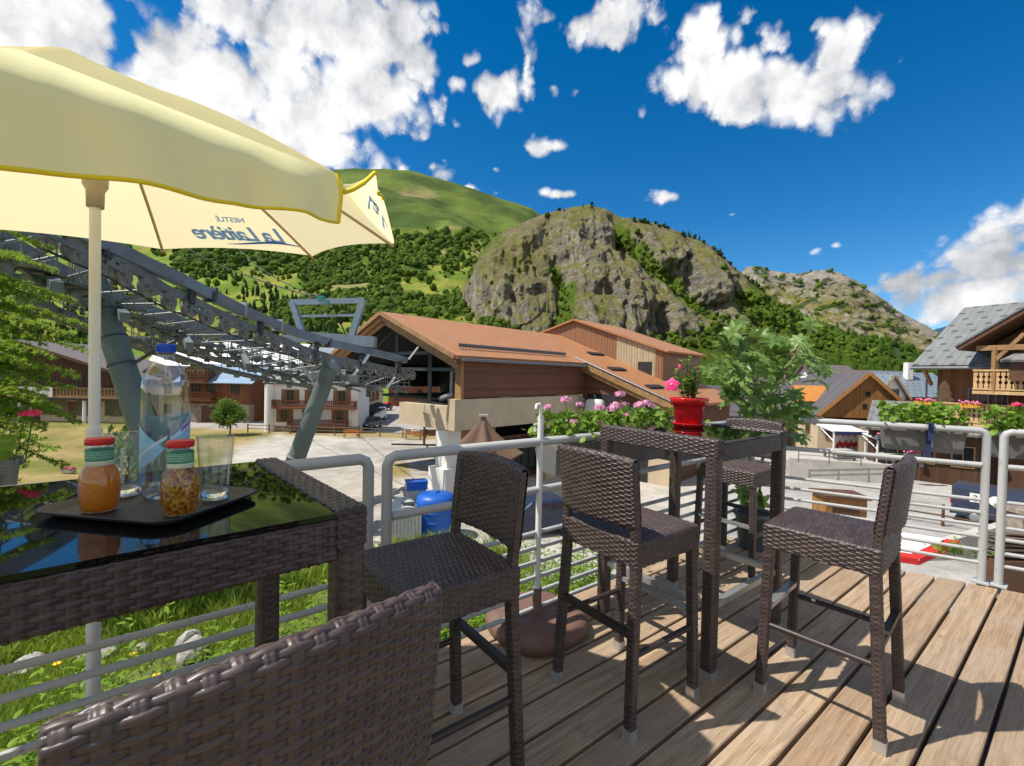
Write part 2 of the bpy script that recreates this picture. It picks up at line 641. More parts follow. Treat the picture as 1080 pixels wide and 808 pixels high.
sky = wn('TexSky', sky_type='NISHITA', sun_disc=False)
sky.sun_elevation = R(SUN_EL); sky.sun_rotation = R(SUN_AZ); sky.altitude = 1500
sky.air_density = 1.0; sky.dust_density = .25; sky.ozone_density = 3.0
hs = wn('HueSaturation'); hs.inputs['Saturation'].default_value = 1.40; hs.inputs['Value'].default_value = .99
hs.inputs['Hue'].default_value = .498
wl(sky.outputs[0], hs.inputs['Color'])
tc = wn('TexCoord')
sx = wn('SeparateXYZ'); wl(tc.outputs['Generated'], sx.inputs[0])
az = wm('ARCTAN2', sx.outputs[0], sx.outputs[1]); el = wm('ARCSINE', sx.outputs[2])
ae = wn('CombineXYZ'); wl(az, ae.inputs[0]); wl(el, ae.inputs[1])


def wnoise(vec, scale, detail=6, rough=.6, off=(0, 0, 0), dist=0.0):
    m = wn('Mapping'); wl(vec, m.inputs[0]); m.inputs['Location'].default_value = off
    q = wn('TexNoise'); wl(m.outputs[0], q.inputs['Vector'])
    q.inputs['Scale'].default_value = scale; q.inputs['Detail'].default_value = detail
    q.inputs['Roughness'].default_value = rough; q.inputs['Distortion'].default_value = dist
    return q.outputs[0]


def ael(px, py):
    r = ray(px, py).normalized()
    return math.atan2(r.x, r.y), math.asin(r.z)


# cloud heaps: photo column, row, half width, half height (pixels turned into sky angles), weight
CLOUDS = [
    (-60, 40, 130, 70, 1), (50, 15, 80, 75, 1), (20, 70, 60, 40, .8), (75, 40, 45, 50, .8),
    (255, 12, 60, 34, 1), (330, 20, 110, 50, 1), (400, 35, 70, 50, 1), (180, 95, 60, 34, .95), (235, 95, 60, 40, 1),
    (310, 105, 130, 60, 1), (390, 100, 75, 55, 1), (330, 150, 100, 40, 1), (300, 190, 160, 30, .9), (240, 140, 100, 60, 1),
    (443, 60, 26, 50, .8), (525, 95, 30, 26, .7), (482, 88, 14, 10, .5), (497, 66, 12, 10, .5), (552, 22, 26, 30, .55), (575, 22, 26, 14, .55), (640, 28, 44, 26, .72), (665, 12, 30, 24, .6),
    (575, 154, 20, 10, .6), (583, 92, 9, 8, .5), (609, 96, 10, 8, .5), (594, 205, 24, 7, .66), (703, 208, 32, 11, .72),
    (465, 183, 18, 14, .8), (495, 199, 12, 6, .6), (522, 178, 6, 5, .4), (522, 205, 5, 4, .3),
    (745, 85, 62, 46, .92), (740, 52, 46, 36, .82), (790, 98, 62, 40, .95), (775, 34, 18, 28, .6), (845, 100, 62, 36, .92), (880, 65, 34, 52, .84), (868, 30, 15, 20, .58), (800, 112, 56, 26, .9), (715, 92, 30, 36, .82),
    (945, 302, 50, 15, .9), (990, 303, 85, 30, 1), (1050, 290, 75, 50, 1), (1060, 262, 40, 22, .9), (1100, 290, 80, 60, 1), (1030, 320, 90, 28, 1), (1180, 280, 140, 80, 1),
    (855, 267, 10, 5, .4), (882, 259, 5, 3, .3), (772, 226, 7, 3, .3), (520, 60, 9, 7, .35), (200, 55, 20, 10, .4),
]


PUFF = []


def cloud_field(vec, off):
    """density at a sky direction: rounded heaps eaten into by billows"""
    n1 = wnoise(vec, 3.4, 9, .6, off)
    n2 = wnoise(vec, 11.0, 6, .62, (off[0] + 3, off[1], 5))
    cur = None
    for (px, py, rx, ry, wgt) in CLOUDS:
        a0, e0 = ael(px, py)
        a1, _ = ael(px + rx, py); a2, _ = ael(px - rx, py)
        _, e1 = ael(px, py - ry); _, e2 = ael(px, py + ry)
        ra, re = abs(a1 - a2) / 2, abs(e1 - e2) / 2
        m = wn('VectorMath', operation='MULTIPLY_ADD')
        wl(vec, m.inputs[0]); m.inputs[1].default_value = (1 / ra, 1 / re, 0)
        m.inputs[2].default_value = (-(a0 - off[0]) / ra, -(e0 - off[1]) / re, 0)
        ln = wn('VectorMath', operation='LENGTH'); wl(m.outputs[0], ln.inputs[0])
        d = wm('MULTIPLY', wm('SUBTRACT', 1.25, ln.outputs['Value']), wgt)
        cur = d if cur is None else wm('SMOOTH_MAX', cur, d, .25)
    cur = wm('MINIMUM', cur, .85)
    # unseen cloud added behind the camera and overhead as white fill light
    sq = wn('SeparateXYZ'); wl(vec, sq.inputs[0])
    for (sock, lo, hi) in ((wm('ABSOLUTE', sq.outputs[0]), 1.45, 1.9), (sq.outputs[1], 1.1, 1.4)):
        q_ = wn('MapRange', interpolation_type='SMOOTHSTEP'); wl(sock, q_.inputs[0]); q_.inputs[1].default_value = lo; q_.inputs[2].default_value = hi; q_.inputs[3].default_value = -1; q_.inputs[4].default_value = .45
        cur = wm('MAXIMUM', cur, q_.outputs[0])
    # cauliflower heads: rounded cells at two sizes, bent by the noise
    dv_ = wn('VectorMath', operation='MULTIPLY_ADD'); cmb = wn('CombineXYZ'); wl(n1, cmb.inputs[0]); wl(n2, cmb.inputs[1])
    wl(cmb.outputs[0], dv_.inputs[0]); dv_.inputs[1].default_value = (.09, .09, 0)
    mo = wn('Mapping'); wl(vec, mo.inputs[0]); mo.inputs['Location'].default_value = off; wl(mo.outputs[0], dv_.inputs[2])
    pf = None
    for sc_v, am in ((17, .75), (40, .42)):
        vo = wn('TexVoronoi', feature='SMOOTH_F1'); wl(dv_.outputs[0], vo.inputs['Vector']); vo.inputs['Scale'].default_value = sc_v; vo.inputs['Smoothness'].default_value = .25
        k_ = wm('MULTIPLY', wm('SUBTRACT', .42, vo.outputs['Distance']), am); pf = k_ if pf is None else wm('ADD', pf, k_)
    PUFF.append(pf)
    q = wm('ADD', wm('ADD', wm('MULTIPLY', wm('SUBTRACT', n1, .5), 1.9), wm('MULTIPLY', wm('SUBTRACT', n2, .5), 1.1)), pf)
    return wm('ADD', cur, q)


d0 = cloud_field(ae.outputs[0], (0, 0, 0))
mask = wn('MapRange', interpolation_type='SMOOTHSTEP'); wl(d0, mask.inputs[0])
mask.inputs[1].default_value = .04; mask.inputs[2].default_value = .50
# how lit a bit of cloud is: billow relief seen from the sun's side, greyer where the heap is deep and low
nA = wnoise(ae.outputs[0], 7.0, 7, .6); nB = wnoise(ae.outputs[0], 7.0, 7, .6, (.035, -.05, 0))
rel = wm('MULTIPLY', wm('SUBTRACT', nA, nB), 1.9)
big = wnoise(ae.outputs[0], 2.3, 3, .5, (4.2, 1.7, 0))
lit = wm('ADD', wm('ADD', .80, rel), wm('MULTIPLY', wm('SUBTRACT', big, .5), -1.5))
dp = wn('MapRange'); wl(d0, dp.inputs[0]); dp.inputs[1].default_value = .75; dp.inputs[2].default_value = 1.5; dp.inputs[3].default_value = 0; dp.inputs[4].default_value = .22
lit = wm('ADD', wm('SUBTRACT', lit, dp.outputs[0]), wm('MULTIPLY', PUFF[0], .45), clamp=True)
cc = wn('ValToRGB'); wl(lit, cc.inputs[0])
e = cc.color_ramp.elements
e[0].position = .25; e[0].color = (.46, .49, .53, 1)
e[1].position = .85; e[1].color = (1.0, 1.0, 1.0, 1)
cs = wn('VectorMath', operation='SCALE'); wl(cc.outputs[0], cs.inputs[0]); cs.inputs['Scale'].default_value = 7.1
mx = wn('Mix', data_type='RGBA'); wl(mask.outputs[0], mx.inputs[0]); wl(hs.outputs[0], mx.inputs[6]); wl(cs.outputs[0], mx.inputs[7])
bg = wn('Background'); bg.inputs[1].default_value = .10
wl(mx.outputs[2], bg.inputs[0])
wo = wn('OutputWorld'); wl(bg.outputs[0], wo.inputs[0])
W.cycles.sampling_method = 'MANUAL'; W.cycles.sample_map_resolution = 1024

SC.view_settings.view_transform = 'Standard'; SC.view_settings.look = 'None'
SC.view_settings.exposure = 0.52; SC.view_settings.gamma = 1.0
SC.view_settings.use_curve_mapping = False
SC.cycles.use_denoising = True
SC.cycles.max_bounces = 10; SC.cycles.transmission_bounces = 8; SC.cycles.transparent_max_bounces = 8
SC.cycles.sample_clamp_indirect = 6

# ------------------------------------------------------------------ ground
ZG = -5.7
NP_ = V((-.6118, .7910, 0)); SP_ = V((.7910, .6118, 0))       # across and along the deck boards
RAIL = 1.85


def np2(x, y): return x * NP_.x + y * NP_.y
def sp2(x, y): return x * SP_.x + y * SP_.y


def ground_z(x, y):
    """a grass bank beside the deck dropping to the flat village ground, rising again to the valley sides"""
    x = np.asarray(x, float); y = np.asarray(y, float)
    n = np2(x, y); s = sp2(x, y)
    # the bank hugs the left side of the deck
    out = n - 1.9
    bank = -.55 - .10 * np.clip(out, 0, 3.2) - 4.9 * sstep(3.0, 10.5, out)
    left = np.where(out > 0, 1 - sstep(3.0, 5.6, s), 1 - sstep(4.15, 5.0, s))      # bank ends at the right, where the street lies lower
    bank = np.where(out > 0, bank, -.62 + .07 * np.clip(out / .6, -1, 0))
    side = ZG
    z = side + (bank - side) * left
    r = np.hypot(x, y)
    z = z + (fbm(x * .9, y * .9, 4) - .5) * .28 * left * (out < 9)
    z = z + .02 * (fbm(x * .2, y * .2, 3) - .5) * (r > 14)
    z = z + np.clip(r - 130, 0, None) * -.02
    return z


nu, nv = 520, 300
ang = np.linspace(-math.pi, math.pi, nu)
# finer rays in front of the camera
ang = np.sort(np.concatenate([np.linspace(-1.15, 1.15, 420), np.linspace(1.17, 2 * math.pi - 1.17, 100)]))
rad = np.concatenate([np.linspace(.3, 16, 170), np.geomspace(16.3, 9000, 130)])
A, B = np.meshgrid(ang, rad, indexing='ij')
gx, gy = B * np.sin(A), B * np.cos(A)
gz = ground_z(gx, gy)
vs = np.stack([gx, gy, gz], -1).reshape(-1, 3)
fc = grid_faces(len(ang), len(rad))
ii = np.arange(len(rad) - 1); last = (len(ang) - 1) * len(rad)
fc = np.concatenate([fc, np.stack([last + ii, ii, ii + 1, last + ii + 1], 1)])[:, ::-1]
# what grows where: 0 grass, 1 bare gravel
fx, fy = gx.ravel(), gy.ravel()
dd = fy; aa = fx / np.maximum(fy, .1)
n1 = fbm(fx * .25, fy * .25, 4); n2 = fbm(fx * 1.3 + 40, fy * 1.3, 4)
grass_l = np.array([.085, .125, .022]); grass_d = np.array([.045, .085, .014]); dry = np.array([.22, .17, .07])
earth = np.array([.20, .155, .10]); grav = np.array([.42, .385, .33])
nn = np2(fx, fy) - 1.9
near = sstep(11, 8, nn) * (1 - sstep(1.5, 6, sp2(fx, fy)))
tint = grass_d + (grass_l - grass_d) * sstep(.3, .7, n2)[:, None]
e_ = sstep(.52, .68, n1 * .5 + n2 * .5)[:, None]
tint = tint + (earth - tint) * e_ * .8
# the field and the gravel lot below
flat = 1 - near
field = np.array([.15, .15, .035]); fdry = np.array([.30, .225, .09])
ft = field + (fdry - field) * sstep(.35, .65, n1 + .25 * sstep(-.9, -.3, aa))[:, None]
lot = sstep(-.66, -.60, aa + .12 * (n1 - .5) + (dd - 35) * -.006) * sstep(49.5, 48.0, dd + 1.6 * (n1 - .5) + 4 * (aa + .3))
lot = np.maximum(lot, sstep(.5, .56, aa) * (dd < 120))
lot = np.maximum(lot, (sstep(.1, .2, aa) * (dd < 60)))
street = sstep(.42, .5, aa)[:, None]
grav = grav + (np.array([.36, .345, .315]) - grav) * street
isl = sstep(.6, .4, np.hypot((aa + .25) / .06, (dd - 33) / 6))
lot = lot * (1 - isl * sstep(.3, .6, n2 + .2))
gv = grav * (.80 + .42 * fbm(fx * .09 + 3, fy * .16, 5))[:, None] * (1 - .18 * sstep(.55, .62, fbm(fx * .035 + 9, fy * .5, 3)))[:, None]
ft = ft + (gv - ft) * lot[:, None]
road_far = sstep(53, 54, dd) * (dd < 130)
ft = ft + (np.array([.33, .30, .27]) - ft) * (road_far * sstep(-.75, -.7, aa))[:, None]
tint = tint * near[:, None] + ft * flat[:, None]
beyond = sstep(100, 160, np.hypot(fx, fy))[:, None]
tint = tint * (1 - beyond) + np.array([.07, .11, .022]) * beyond
ground = big_mesh('ground', vs, fc, m_attr('ground_soil', .95, .8, .35, .5, 5.0, .05), True, attrs={'tint': tint})
tag(ground, kind='structure')

# ------------------------------------------------------------------ valley sides
def hill(name, px0, px1, skyline, base, r0, r1, na, nr, shape, relief, tint_fn, mat, back=.35, bend=None):
    """one flank of the valley: its crest stands r1 metres off, its foot r0"""
    pxs = np.linspace(px0, px1, na)
    rho = np.concatenate([np.linspace(0, 1, nr), 1 + np.linspace(.02, back, 14)])
    sx_ = [p[0] for p in skyline]
    crest = np.interp(pxs, sx_, [p[1] for p in skyline])
    at_, tt = [], []
    for p, c in zip(pxs, crest):
        r = ray(p, c); at_.append(r.x / r.y); tt.append(r.z / r.y)
    at_ = np.array(at_)[:, None]; tt = np.array(tt)[:, None]
    bt = np.interp(pxs, [p[0] for p in base], [p[1] for p in base])[:, None]
    rr = r0 * (r1 / r0) ** np.clip(rho, 0, 3)[None, :]
    S = shape(np.clip(rho, 0, 1))[None, :]
    t = bt + (tt - bt) * S
    over = np.clip(rho - 1, 0, None)[None, :]
    y = np.broadcast_to(rr, (na, len(rho))).copy()
    x = at_ * y
    z = EYE.z + y * t - over * 1.6 * r1 * np.maximum(tt - bt, .03)
    # photo coordinates of every vertex, to lay out what grows there
    PX = np.broadcast_to(pxs[:, None], y.shape)
    PY = 395.2 + (PX - 540) * .021 - t * F_PX
    dx, dy, dz = relief(x, y, z, PX, PY, np.broadcast_to(rho[None, :], y.shape))
    k = (1 - over * 2).clip(0, 1)
    x = x + dx * k; y = y + dy * k; z = z + dz * k
    vs = np.stack([x, y, z], -1)
    tu = np.gradient(vs, axis=0); tv = np.gradient(vs, axis=1)
    nr_ = np.cross(tu, tv); nr_ /= np.linalg.norm(nr_, axis=-1, keepdims=True) + 1e-9
    slope = np.abs(nr_[..., 2])
    tint = tint_fn(x, y, z, PX, PY, slope)
    o = big_mesh(name, vs.reshape(-1, 3), grid_faces(*y.shape), mat, True, attrs={'tint': tint.reshape(-1, 3)})
    tag(o, kind='structure')
    return dict(v=vs, px=PX, py=PY, slope=slope, o=o, tint=tint)


def lerp3(a, b, f): return np.asarray(a) + (np.asarray(b) - np.asarray(a)) * f[..., None]


def polyd(PX, PY, pts):
    """distance in photograph pixels to a polyline"""
    d = np.full(PX.shape, 1e9)
    for (x0, y0), (x1, y1) in zip(pts[:-1], pts[1:]):
        vx, vy = x1 - x0, y1 - y0
        t = np.clip(((PX - x0) * vx + (PY - y0) * vy) / (vx * vx + vy * vy), 0, 1)
        d = np.minimum(d, np.hypot(PX - x0 - t * vx, PY - y0 - t * vy))
    return d


ALP = np.array([.115, .155, .028]); ALPD = np.array([.055, .088, .018]); LUSH = np.array([.145, .22, .025]); MEAD = np.array([.22, .225, .04])
TAN = np.array([.27, .225, .10]); ROCK = np.array([.40, .345, .27]); ROCKD = np.array([.20, .18, .155]); WOOD = np.array([.028, .052, .011])

# the long green mountain on the left
sk1 = [(-400, 330), (-250, 290), (-120, 250), (0, 215), (120, 225), (200, 215), (280, 195), (330, 183), (345, 179), (372, 177), (400, 178), (430, 180), (470, 191), (510, 203), (545, 214), (560, 219), (600, 250), (650, 300), (700, 340), (760, 370)]


def rel1(x, y, z, PX, PY, rho):
    a = fbm(x * .004, y * .004, 5, True); b = fbm(x * .016 + 9, y * .016, 4)
    amp = 18 + 50 * rho
    w = sstep(.02, .2, rho) * (1 - .75 * sstep(.9, 1, rho))
    return 0, 0, ((a - .6) * amp * .8 + (b - .5) * amp * .25) * w


def pr1(PX, PY):
    n = fbm(PX * .035, PY * .06, 4); m = fbm(PX * .12, PY * .2, 3)
    band = sstep(250, 262, PY) * sstep(392, 380, PY)
    d1 = polyd(PX, PY, [(200, 275), (260, 262), (330, 262), (400, 258), (470, 262), (505, 252)])
    dense = sstep(24, 8, d1 + 26 * (n - .5))
    d2 = polyd(PX, PY, [(330, 290), (400, 285), (440, 275)]); dense = np.maximum(dense, sstep(20, 6, d2 + 14 * (m - .5)))
    d3 = polyd(PX, PY, [(300, 345), (350, 335), (420, 330), (480, 325)]); dense = np.maximum(dense, sstep(20, 6, d3 + 16 * (m - .5)))
    dense = np.maximum(dense * (.35 + .65 * sstep(.36, .5, m)), .8 * sstep(.57, .64, n * .6 + m * .4))
    mead = sstep(1.1, .7, np.minimum(np.hypot((PX - 285) / 42, (PY - 305) / 22), np.hypot((PX - 452) / 40, (PY - 300) / 16)) + .5 * (m - .5))
    dense = dense * (1 - .92 * mead)
    dense = dense * (1 - sstep(1.1, .6, np.hypot((PX - 370) / 24, (PY - 302) / 11)))
    return np.clip(dense + .02, 0, 1) * band


def tint1(x, y, z, PX, PY, sl):
    n = fbm(x * .01, y * .01, 5); m = fbm(x * .05 + 3, y * .05, 4)
    c = lerp3(ALPD, ALP, sstep(.35, .65, n))  # upper slope kept darker: cloud shadow put into the grass colour
    lowm = sstep(235, 262, PY + 14 * (n - .5))
    c = lerp3(c, lerp3(LUSH * .8, MEAD, sstep(.4, .6, m)), lowm)
    # brown scree patches
    for (qx, qy, rx, ry) in ((370, 300, 26, 13), (470, 270, 18, 12), (440, 205, 26, 8), (480, 248, 24, 6), (505, 262, 10, 20), (300, 325, 14, 5)):
        k = sstep(1.1, .4, np.hypot((PX - qx) / rx, (PY - qy) / ry) + .8 * (m - .5))
        c = lerp3(c, TAN, k * .75)
    c = lerp3(c, LUSH * 1.15, sstep(.5, .75, fbm(x * .02 + 50, y * .02, 3)) * lowm * .7)
    c = lerp3(c, WOOD * 1.7, sstep(.25, .6, pr1(PX, PY)) * .85)
    return c


h1 = hill('green_mountain', -420, 760, sk1, [(-420, -.085), (760, -.08)], 95, 1500, 420, 240,
          lambda r: np.where(r < .0, 0, .10 * sstep(0, .25, r) + .9 * (r ** 1.25)), rel1, tint1, m_attr('alpine_grass', .95, .03, .3, .5, .06, 6.0))

# the rock dome in the middle
sk3 = [(440, 400), (465, 358), (480, 318), (495, 290), (505, 268), (520, 252), (540, 240), (557, 232), (575, 225), (600, 219), (622, 216), (640, 220), (655, 228), (672, 231), (690, 236), (712, 243), (735, 252), (748, 258), (760, 272), (772, 280), (790, 293), (806, 306), (822, 318), (850, 338), (880, 352), (910, 365), (960, 385)]
GUL = [([(580, 236), (572, 251), (590, 278), (600, 300), (592, 330), (588, 350)], 7, 10), ([(649, 231), (660, 252), (682, 272), (712, 296), (735, 316), (766, 342), (790, 360)], 9, 9),
       ([(648, 232), (660, 268), (656, 278)], 4, 9), ([(697, 330), (704, 345), (708, 362)], 6, 10), ([(775, 282), (780, 300), (792, 322)], 6, 9), ([(712, 262), (730, 290), (735, 305)], 4, 5),
       ([(540, 300), (545, 330), (540, 350)], 4, 5), ([(655, 310), (660, 335), (655, 350)], 2.5, 4), ([(672, 300), (676, 330)], 2.5, 4), ([(560, 270), (575, 290), (600, 300)], 3, 5), ([(515, 310), (525, 335)], 3, 4), ([(625, 225), (630, 260), (640, 300)], 3, 3)]


def rel3(x, y, z, PX, PY, rho):
    w = sstep(.0, .12, rho) * (1 - sstep(.86, 1.0, rho) * .85)
    a = fbm(x * .022, z * .014 + y * .004, 5, True)
    b = fbm(x * .08 + 4, z * .035, 5, True)
    c = fbm(x * .3, z * .12, 4)
    dy = -(a - .6) * 38 - (b - .6) * 17 - (c - .5) * 6
    wob = (fbm(PX * .09, PY * .09, 3) - .5) * 9
    for pts, wd, dep in GUL:
        d = polyd(PX + wob, PY, pts)
        dy = dy + dep * 1.5 * np.exp(-(d / wd) ** 2)
    # bulging buttresses between
    for (qx, qy, rx, ry, am) in ((530, 315, 48, 34, 16), (640, 315, 48, 50, 20), (700, 262, 26, 22, 10), (755, 290, 26, 30, 14), (620, 250, 34, 26, 8), (730, 345, 30, 22, 8)):
        q = np.hypot((PX - qx) / rx, (PY - qy) / ry)
        dy = dy - am * np.sqrt(np.clip(1 - q ** 2, 0, 1))
    return dy * 0, dy * w, (fbm(x * .05, y * .05, 4) - .5) * 8 * w


def tint3(x, y, z, PX, PY, sl):
    n = fbm(PX * .035, PY * .05, 5); m = fbm(PX * .16 + 7, PY * .13, 4); k = fbm(PX * .35, PY * .12 + 4, 3)
    rock = lerp3(ROCKD * 1.3, ROCK, sstep(.3, .62, m))
    rock = lerp3(rock, np.array([.27, .21, .15]), sstep(.55, .75, n) * .6)
    rock = lerp3(rock, ROCKD * .7, sstep(.6, .75, k) * .5)
    grassy = sstep(.52, .78, sl + .45 * (m - .5) + .2 * (n - .5))
    up = sstep(1.15, .5, np.hypot((PX - 535) / 60, (PY - 272) / 34) + .6 * (m - .5))
    up = np.maximum(up, .75 * sstep(26, 8, PY - np.interp(PX, [p[0] for p in sk3], [p[1] for p in sk3]) + 30 * (m - .5)))
    c = lerp3(rock, lerp3(TAN, MEAD * .9, sstep(.35, .6, m)), np.maximum(grassy * .85, up * .85))
    sp = sstep(.56, .64, fbm(PX * .55, PY * .6, 3)) * .55
    c = lerp3(c, MEAD * .6, sp)
    # lush gullies and foot
    wob = (n - .5) * 40
    for pts, wd, amt in (([(588, 282), (600, 305), (597, 335), (590, 352)], 9, 1), ([(655, 244), (682, 275), (712, 298), (735, 318), (770, 345), (800, 362)], 9, 1), ([(480, 300), (500, 268), (520, 255)], 10, .7), ([(800, 318), (840, 345), (900, 372)], 22, 1)):
        d = polyd(PX, PY + wob * .3, pts)
        c = lerp3(c, lerp3(LUSH * .75, LUSH, m), sstep(wd * 1.2, wd * .5, d + 14 * (m - .5)) * amt)
    foot = sstep(338, 362, PY + 26 * (n - .5)) * sstep(690, 720, PX)
    c = lerp3(c, LUSH * .6, foot)
    return c


h3 = hill('rock_dome', 440, 960, sk3, [(440, -.045), (960, -.045)], 210, 430, 560, 300, lambda r: r ** .92, rel3, tint3,
          m_attr('limestone', .95, .12, .4, 1.0, .12, 6.0, fine=1.6, crack=.055), back=.6)

# the far bare mountain on the right
sk4 = [(740, 330), (770, 300), (788, 281), (800, 280), (815, 286), (838, 289), (868, 285), (888, 288), (905, 297), (915, 306), (935, 318), (955, 332), (975, 342), (990, 352), (1010, 366), (1060, 384), (1120, 395)]


def rel4(x, y, z, PX, PY, rho):
    a = fbm(x * .006, y * .006, 5, True); b = fbm(x * .03, y * .03, 4, True)
    w = sstep(0, .15, rho) * (1 - .7 * sstep(.9, 1, rho))
    return 0, -((a - .6) * 90 + (b - .6) * 25) * w, 0


def tint4(x, y, z, PX, PY, sl):
    n = fbm(PX * .06, PY * .08, 5); m = fbm(PX * .25, PY * .3, 4)
    c = lerp3(MEAD * .8, TAN * .85, sstep(.35, .6, n))
    top = sstep(26, 6, PY - np.interp(PX, [p[0] for p in sk4], [p[1] for p in sk4]) + 22 * (n - .5))
    c = lerp3(c, lerp3(ROCKD, ROCK, m), np.maximum(top, sstep(.52, .62, m) * .8))
    c = lerp3(c, WOOD * 1.2, sstep(.56, .66, fbm(PX * .12 + 30, PY * .16, 4)) * .9)
    return c


h4 = hill('bare_mountain', 730, 1120, sk4, [(730, 0), (1120, 0)], 620, 1350, 260, 150, lambda r: r ** .9, rel4, tint4,
          m_attr('bare_slope', .95, .03, .35, 1.0, .04, 12.0), back=.5)

# the wooded foot of the valley on the right
sk5 = [(690, 372), (730, 352), (770, 330), (800, 322), (830, 330), (860, 344), (890, 354), (930, 362), (965, 372), (1000, 384), (1060, 392), (1200, 400)]
h5 = hill('wooded_slope', 690, 1200, sk5, [(690, -.06), (1200, -.06)], 130, 560, 180, 90, lambda r: r ** 1.1,
          lambda x, y, z, PX, PY, rho: (0, 0, (fbm(x * .02, y * .02, 4) - .5) * 10 * sstep(0, .2, rho)),
          lambda x, y, z, PX, PY, sl: lerp3(WOOD * 1.3, LUSH * .8, sstep(.45, .65, fbm(PX * .05, PY * .07, 4))), m_attr('wood_floor', .95, .1, .3), back=.3)
# a last ridge at the end of the valley, distance haze put into its colour
sk6 = [(960, 372), (985, 348), (1000, 345), (1030, 349), (1070, 356), (1120, 366), (1200, 380)]
hill('far_ridge', 950, 1260, sk6, [(950, 0), (1260, 0)], 4200, 7500, 60, 30, lambda r: r,
     lambda x, y, z, PX, PY, rho: (0, 0, (fbm(x * .002, y * .002, 4) - .5) * 120 * sstep(0, .3, rho)),
     lambda x, y, z, PX, PY, sl: np.broadcast_to(np.array([.035, .075, .12]), x.shape + (3,)), m_attr('far_wood_haze', .95, .002, .2), back=.3)


# ------------------------------------------------------------------ woods on the slopes
def clump(seed, kind):
    """a tree crown as lumpy facets: round for broadleaf, tapering for conifer"""
    bm = bmesh.new(); bmesh.ops.create_icosphere(bm, subdivisions=2, radius=1)
    rs = np.random.RandomState(seed)
    vs = np.array([v.co for v in bm.verts]); fs = np.array([[v.index for v in f.verts] for f in bm.faces]); bm.free()
    k = 1 + .8 * (fbm(vs[:, 0] * 2.2 + seed * 3, vs[:, 1] * 2.2 + vs[:, 2] * 2.7, 3) - .5) + .34 * (rs.rand(len(vs)) - .5)
    vs = vs * k[:, None]
    if kind == 'conifer':
        h = (vs[:, 2] + 1) / 2
        ringy = .85 + .3 * ((h * 5) % 1)
        vs[:, :2] *= ((1.1 - h) * .75 * ringy)[:, None]; vs[:, 2] = h * 3.4
    else:
        vs[:, 2] = vs[:, 2] * .95 + .9
    return vs, fs


PROTO = {'broad': [clump(i, 'broad') for i in range(5)], 'conifer': [clump(20 + i, 'conifer') for i in range(4)]}


def wood(name, pts, kinds, sizes, mat, seed=0):
    rs = np.random.RandomState(seed)
    vv, ff, rn, n = [], [], [], 0
    for (p, k, s) in zip(pts, kinds, sizes):
        pv, pf = PROTO[k][rs.randint(len(PROTO[k]))]
        a = rs.rand() * 6.28; c, s_ = math.cos(a), math.sin(a)
        q = pv * s * np.array([1, 1, .85 + .4 * rs.rand()])
        q = np.stack([q[:, 0] * c - q[:, 1] * s_, q[:, 0] * s_ + q[:, 1] * c, q[:, 2]], 1) + np.asarray(p)
        vv.append(q); ff.append(pf + n); n += len(q)
        rn.append(np.full(len(q), rs.rand()))
    o = big_mesh(name, np.concatenate(vv), np.concatenate(ff), mat, False, attrs={'rnd': np.concatenate(rn)})
    tag(o, kind='stuff')
    return o


def scatter(h, n, prob, seed):
    rs = np.random.RandomState(seed)
    pr = np.clip(prob(h['px'], h['py']), 0, 1) * 1.0
    a, b = pr.shape
    out = []
    i = rs.randint(0, a - 1, n * 12); j = rs.randint(0, b - 15, n * 12); u = rs.rand(n * 12)
    ok = u < pr[i, j]
    for q in np.nonzero(ok)[0][:n]:
        f, g = rs.rand(2)
        v = h['v']
        out.append(v[i[q], j[q]] * (1 - f) * (1 - g) + v[i[q] + 1, j[q]] * f * (1 - g) + v[i[q], j[q] + 1] * (1 - f) * g + v[i[q] + 1, j[q] + 1] * f * g)
    return out


m_wood = m_leaf('wood_foliage', (.028, .062, .010), (.21, .30, .030), .14, .8, .25, .1, .9)
m_pine = m_leaf('pine_foliage', (.014, .032, .010), (.035, .068, .014), .05, .85, .25, .1)
rs_ = np.random.RandomState(5)


pts = scatter(h1, 11500, pr1, 1)
dist = [float(p[1]) for p in pts]
wood('hillside_wood', pts, ['broad'] * len(pts), [max(1.9, .0056 * d) * (.35 + 1.25 * rs_.rand() ** 2.2) for d in dist], m_wood, 2)
# conifers running up the left slope
cpts = scatter(h1, 1500, lambda X, Y: sstep(46, 12, np.abs((Y - 262) - (X - 205) * .75) + 30 * (fbm(X * .06, Y * .06, 3) - .5)) * sstep(375, 350, X) * sstep(150, 190, X) + sstep(150, 60, X) * sstep(280, 300, Y) * .6, 3)
crw = np.random.RandomState(4)
NCR = len(cpts)
for k in range(70):
    px = crw.uniform(668, 815) if k > 4 else crw.uniform(590, 625)
    i = int(np.argmin(np.abs(h3['px'][:, 0] - px))); cpts.append(h3['v'][i, 300 - crw.randint(1, 8)])
wood('conifer_wood', cpts, ['conifer' if i < NCR or rs_.rand() < .35 else 'broad' for i in range(len(cpts))], [max(2.0, .0062 * float(p[1])) * (.5 + .8 * rs_.rand()) * (1 if i < NCR else .55) for i, p in enumerate(cpts)], m_pine, 5)
# bushes in the gullies of the dome
def pr3(X, Y):
    m = fbm(X * .1, Y * .1, 3)
    p = np.zeros_like(X)
    for pts_, wd, am in (([(590, 282), (600, 305), (597, 335), (590, 352)], 7, .5), ([(658, 250), (682, 275), (712, 298), (735, 318), (770, 345), (800, 362)], 9, .75), ([(790, 322), (840, 345), (900, 372)], 14, 1), ([(700, 362), (760, 358), (840, 365)], 14, 1), ([(485, 300), (500, 275)], 8, .3)):
        p = np.maximum(p, sstep(wd, wd * .35, polyd(X, Y, pts_) + 10 * (m - .5)) * am)
    return p + .006


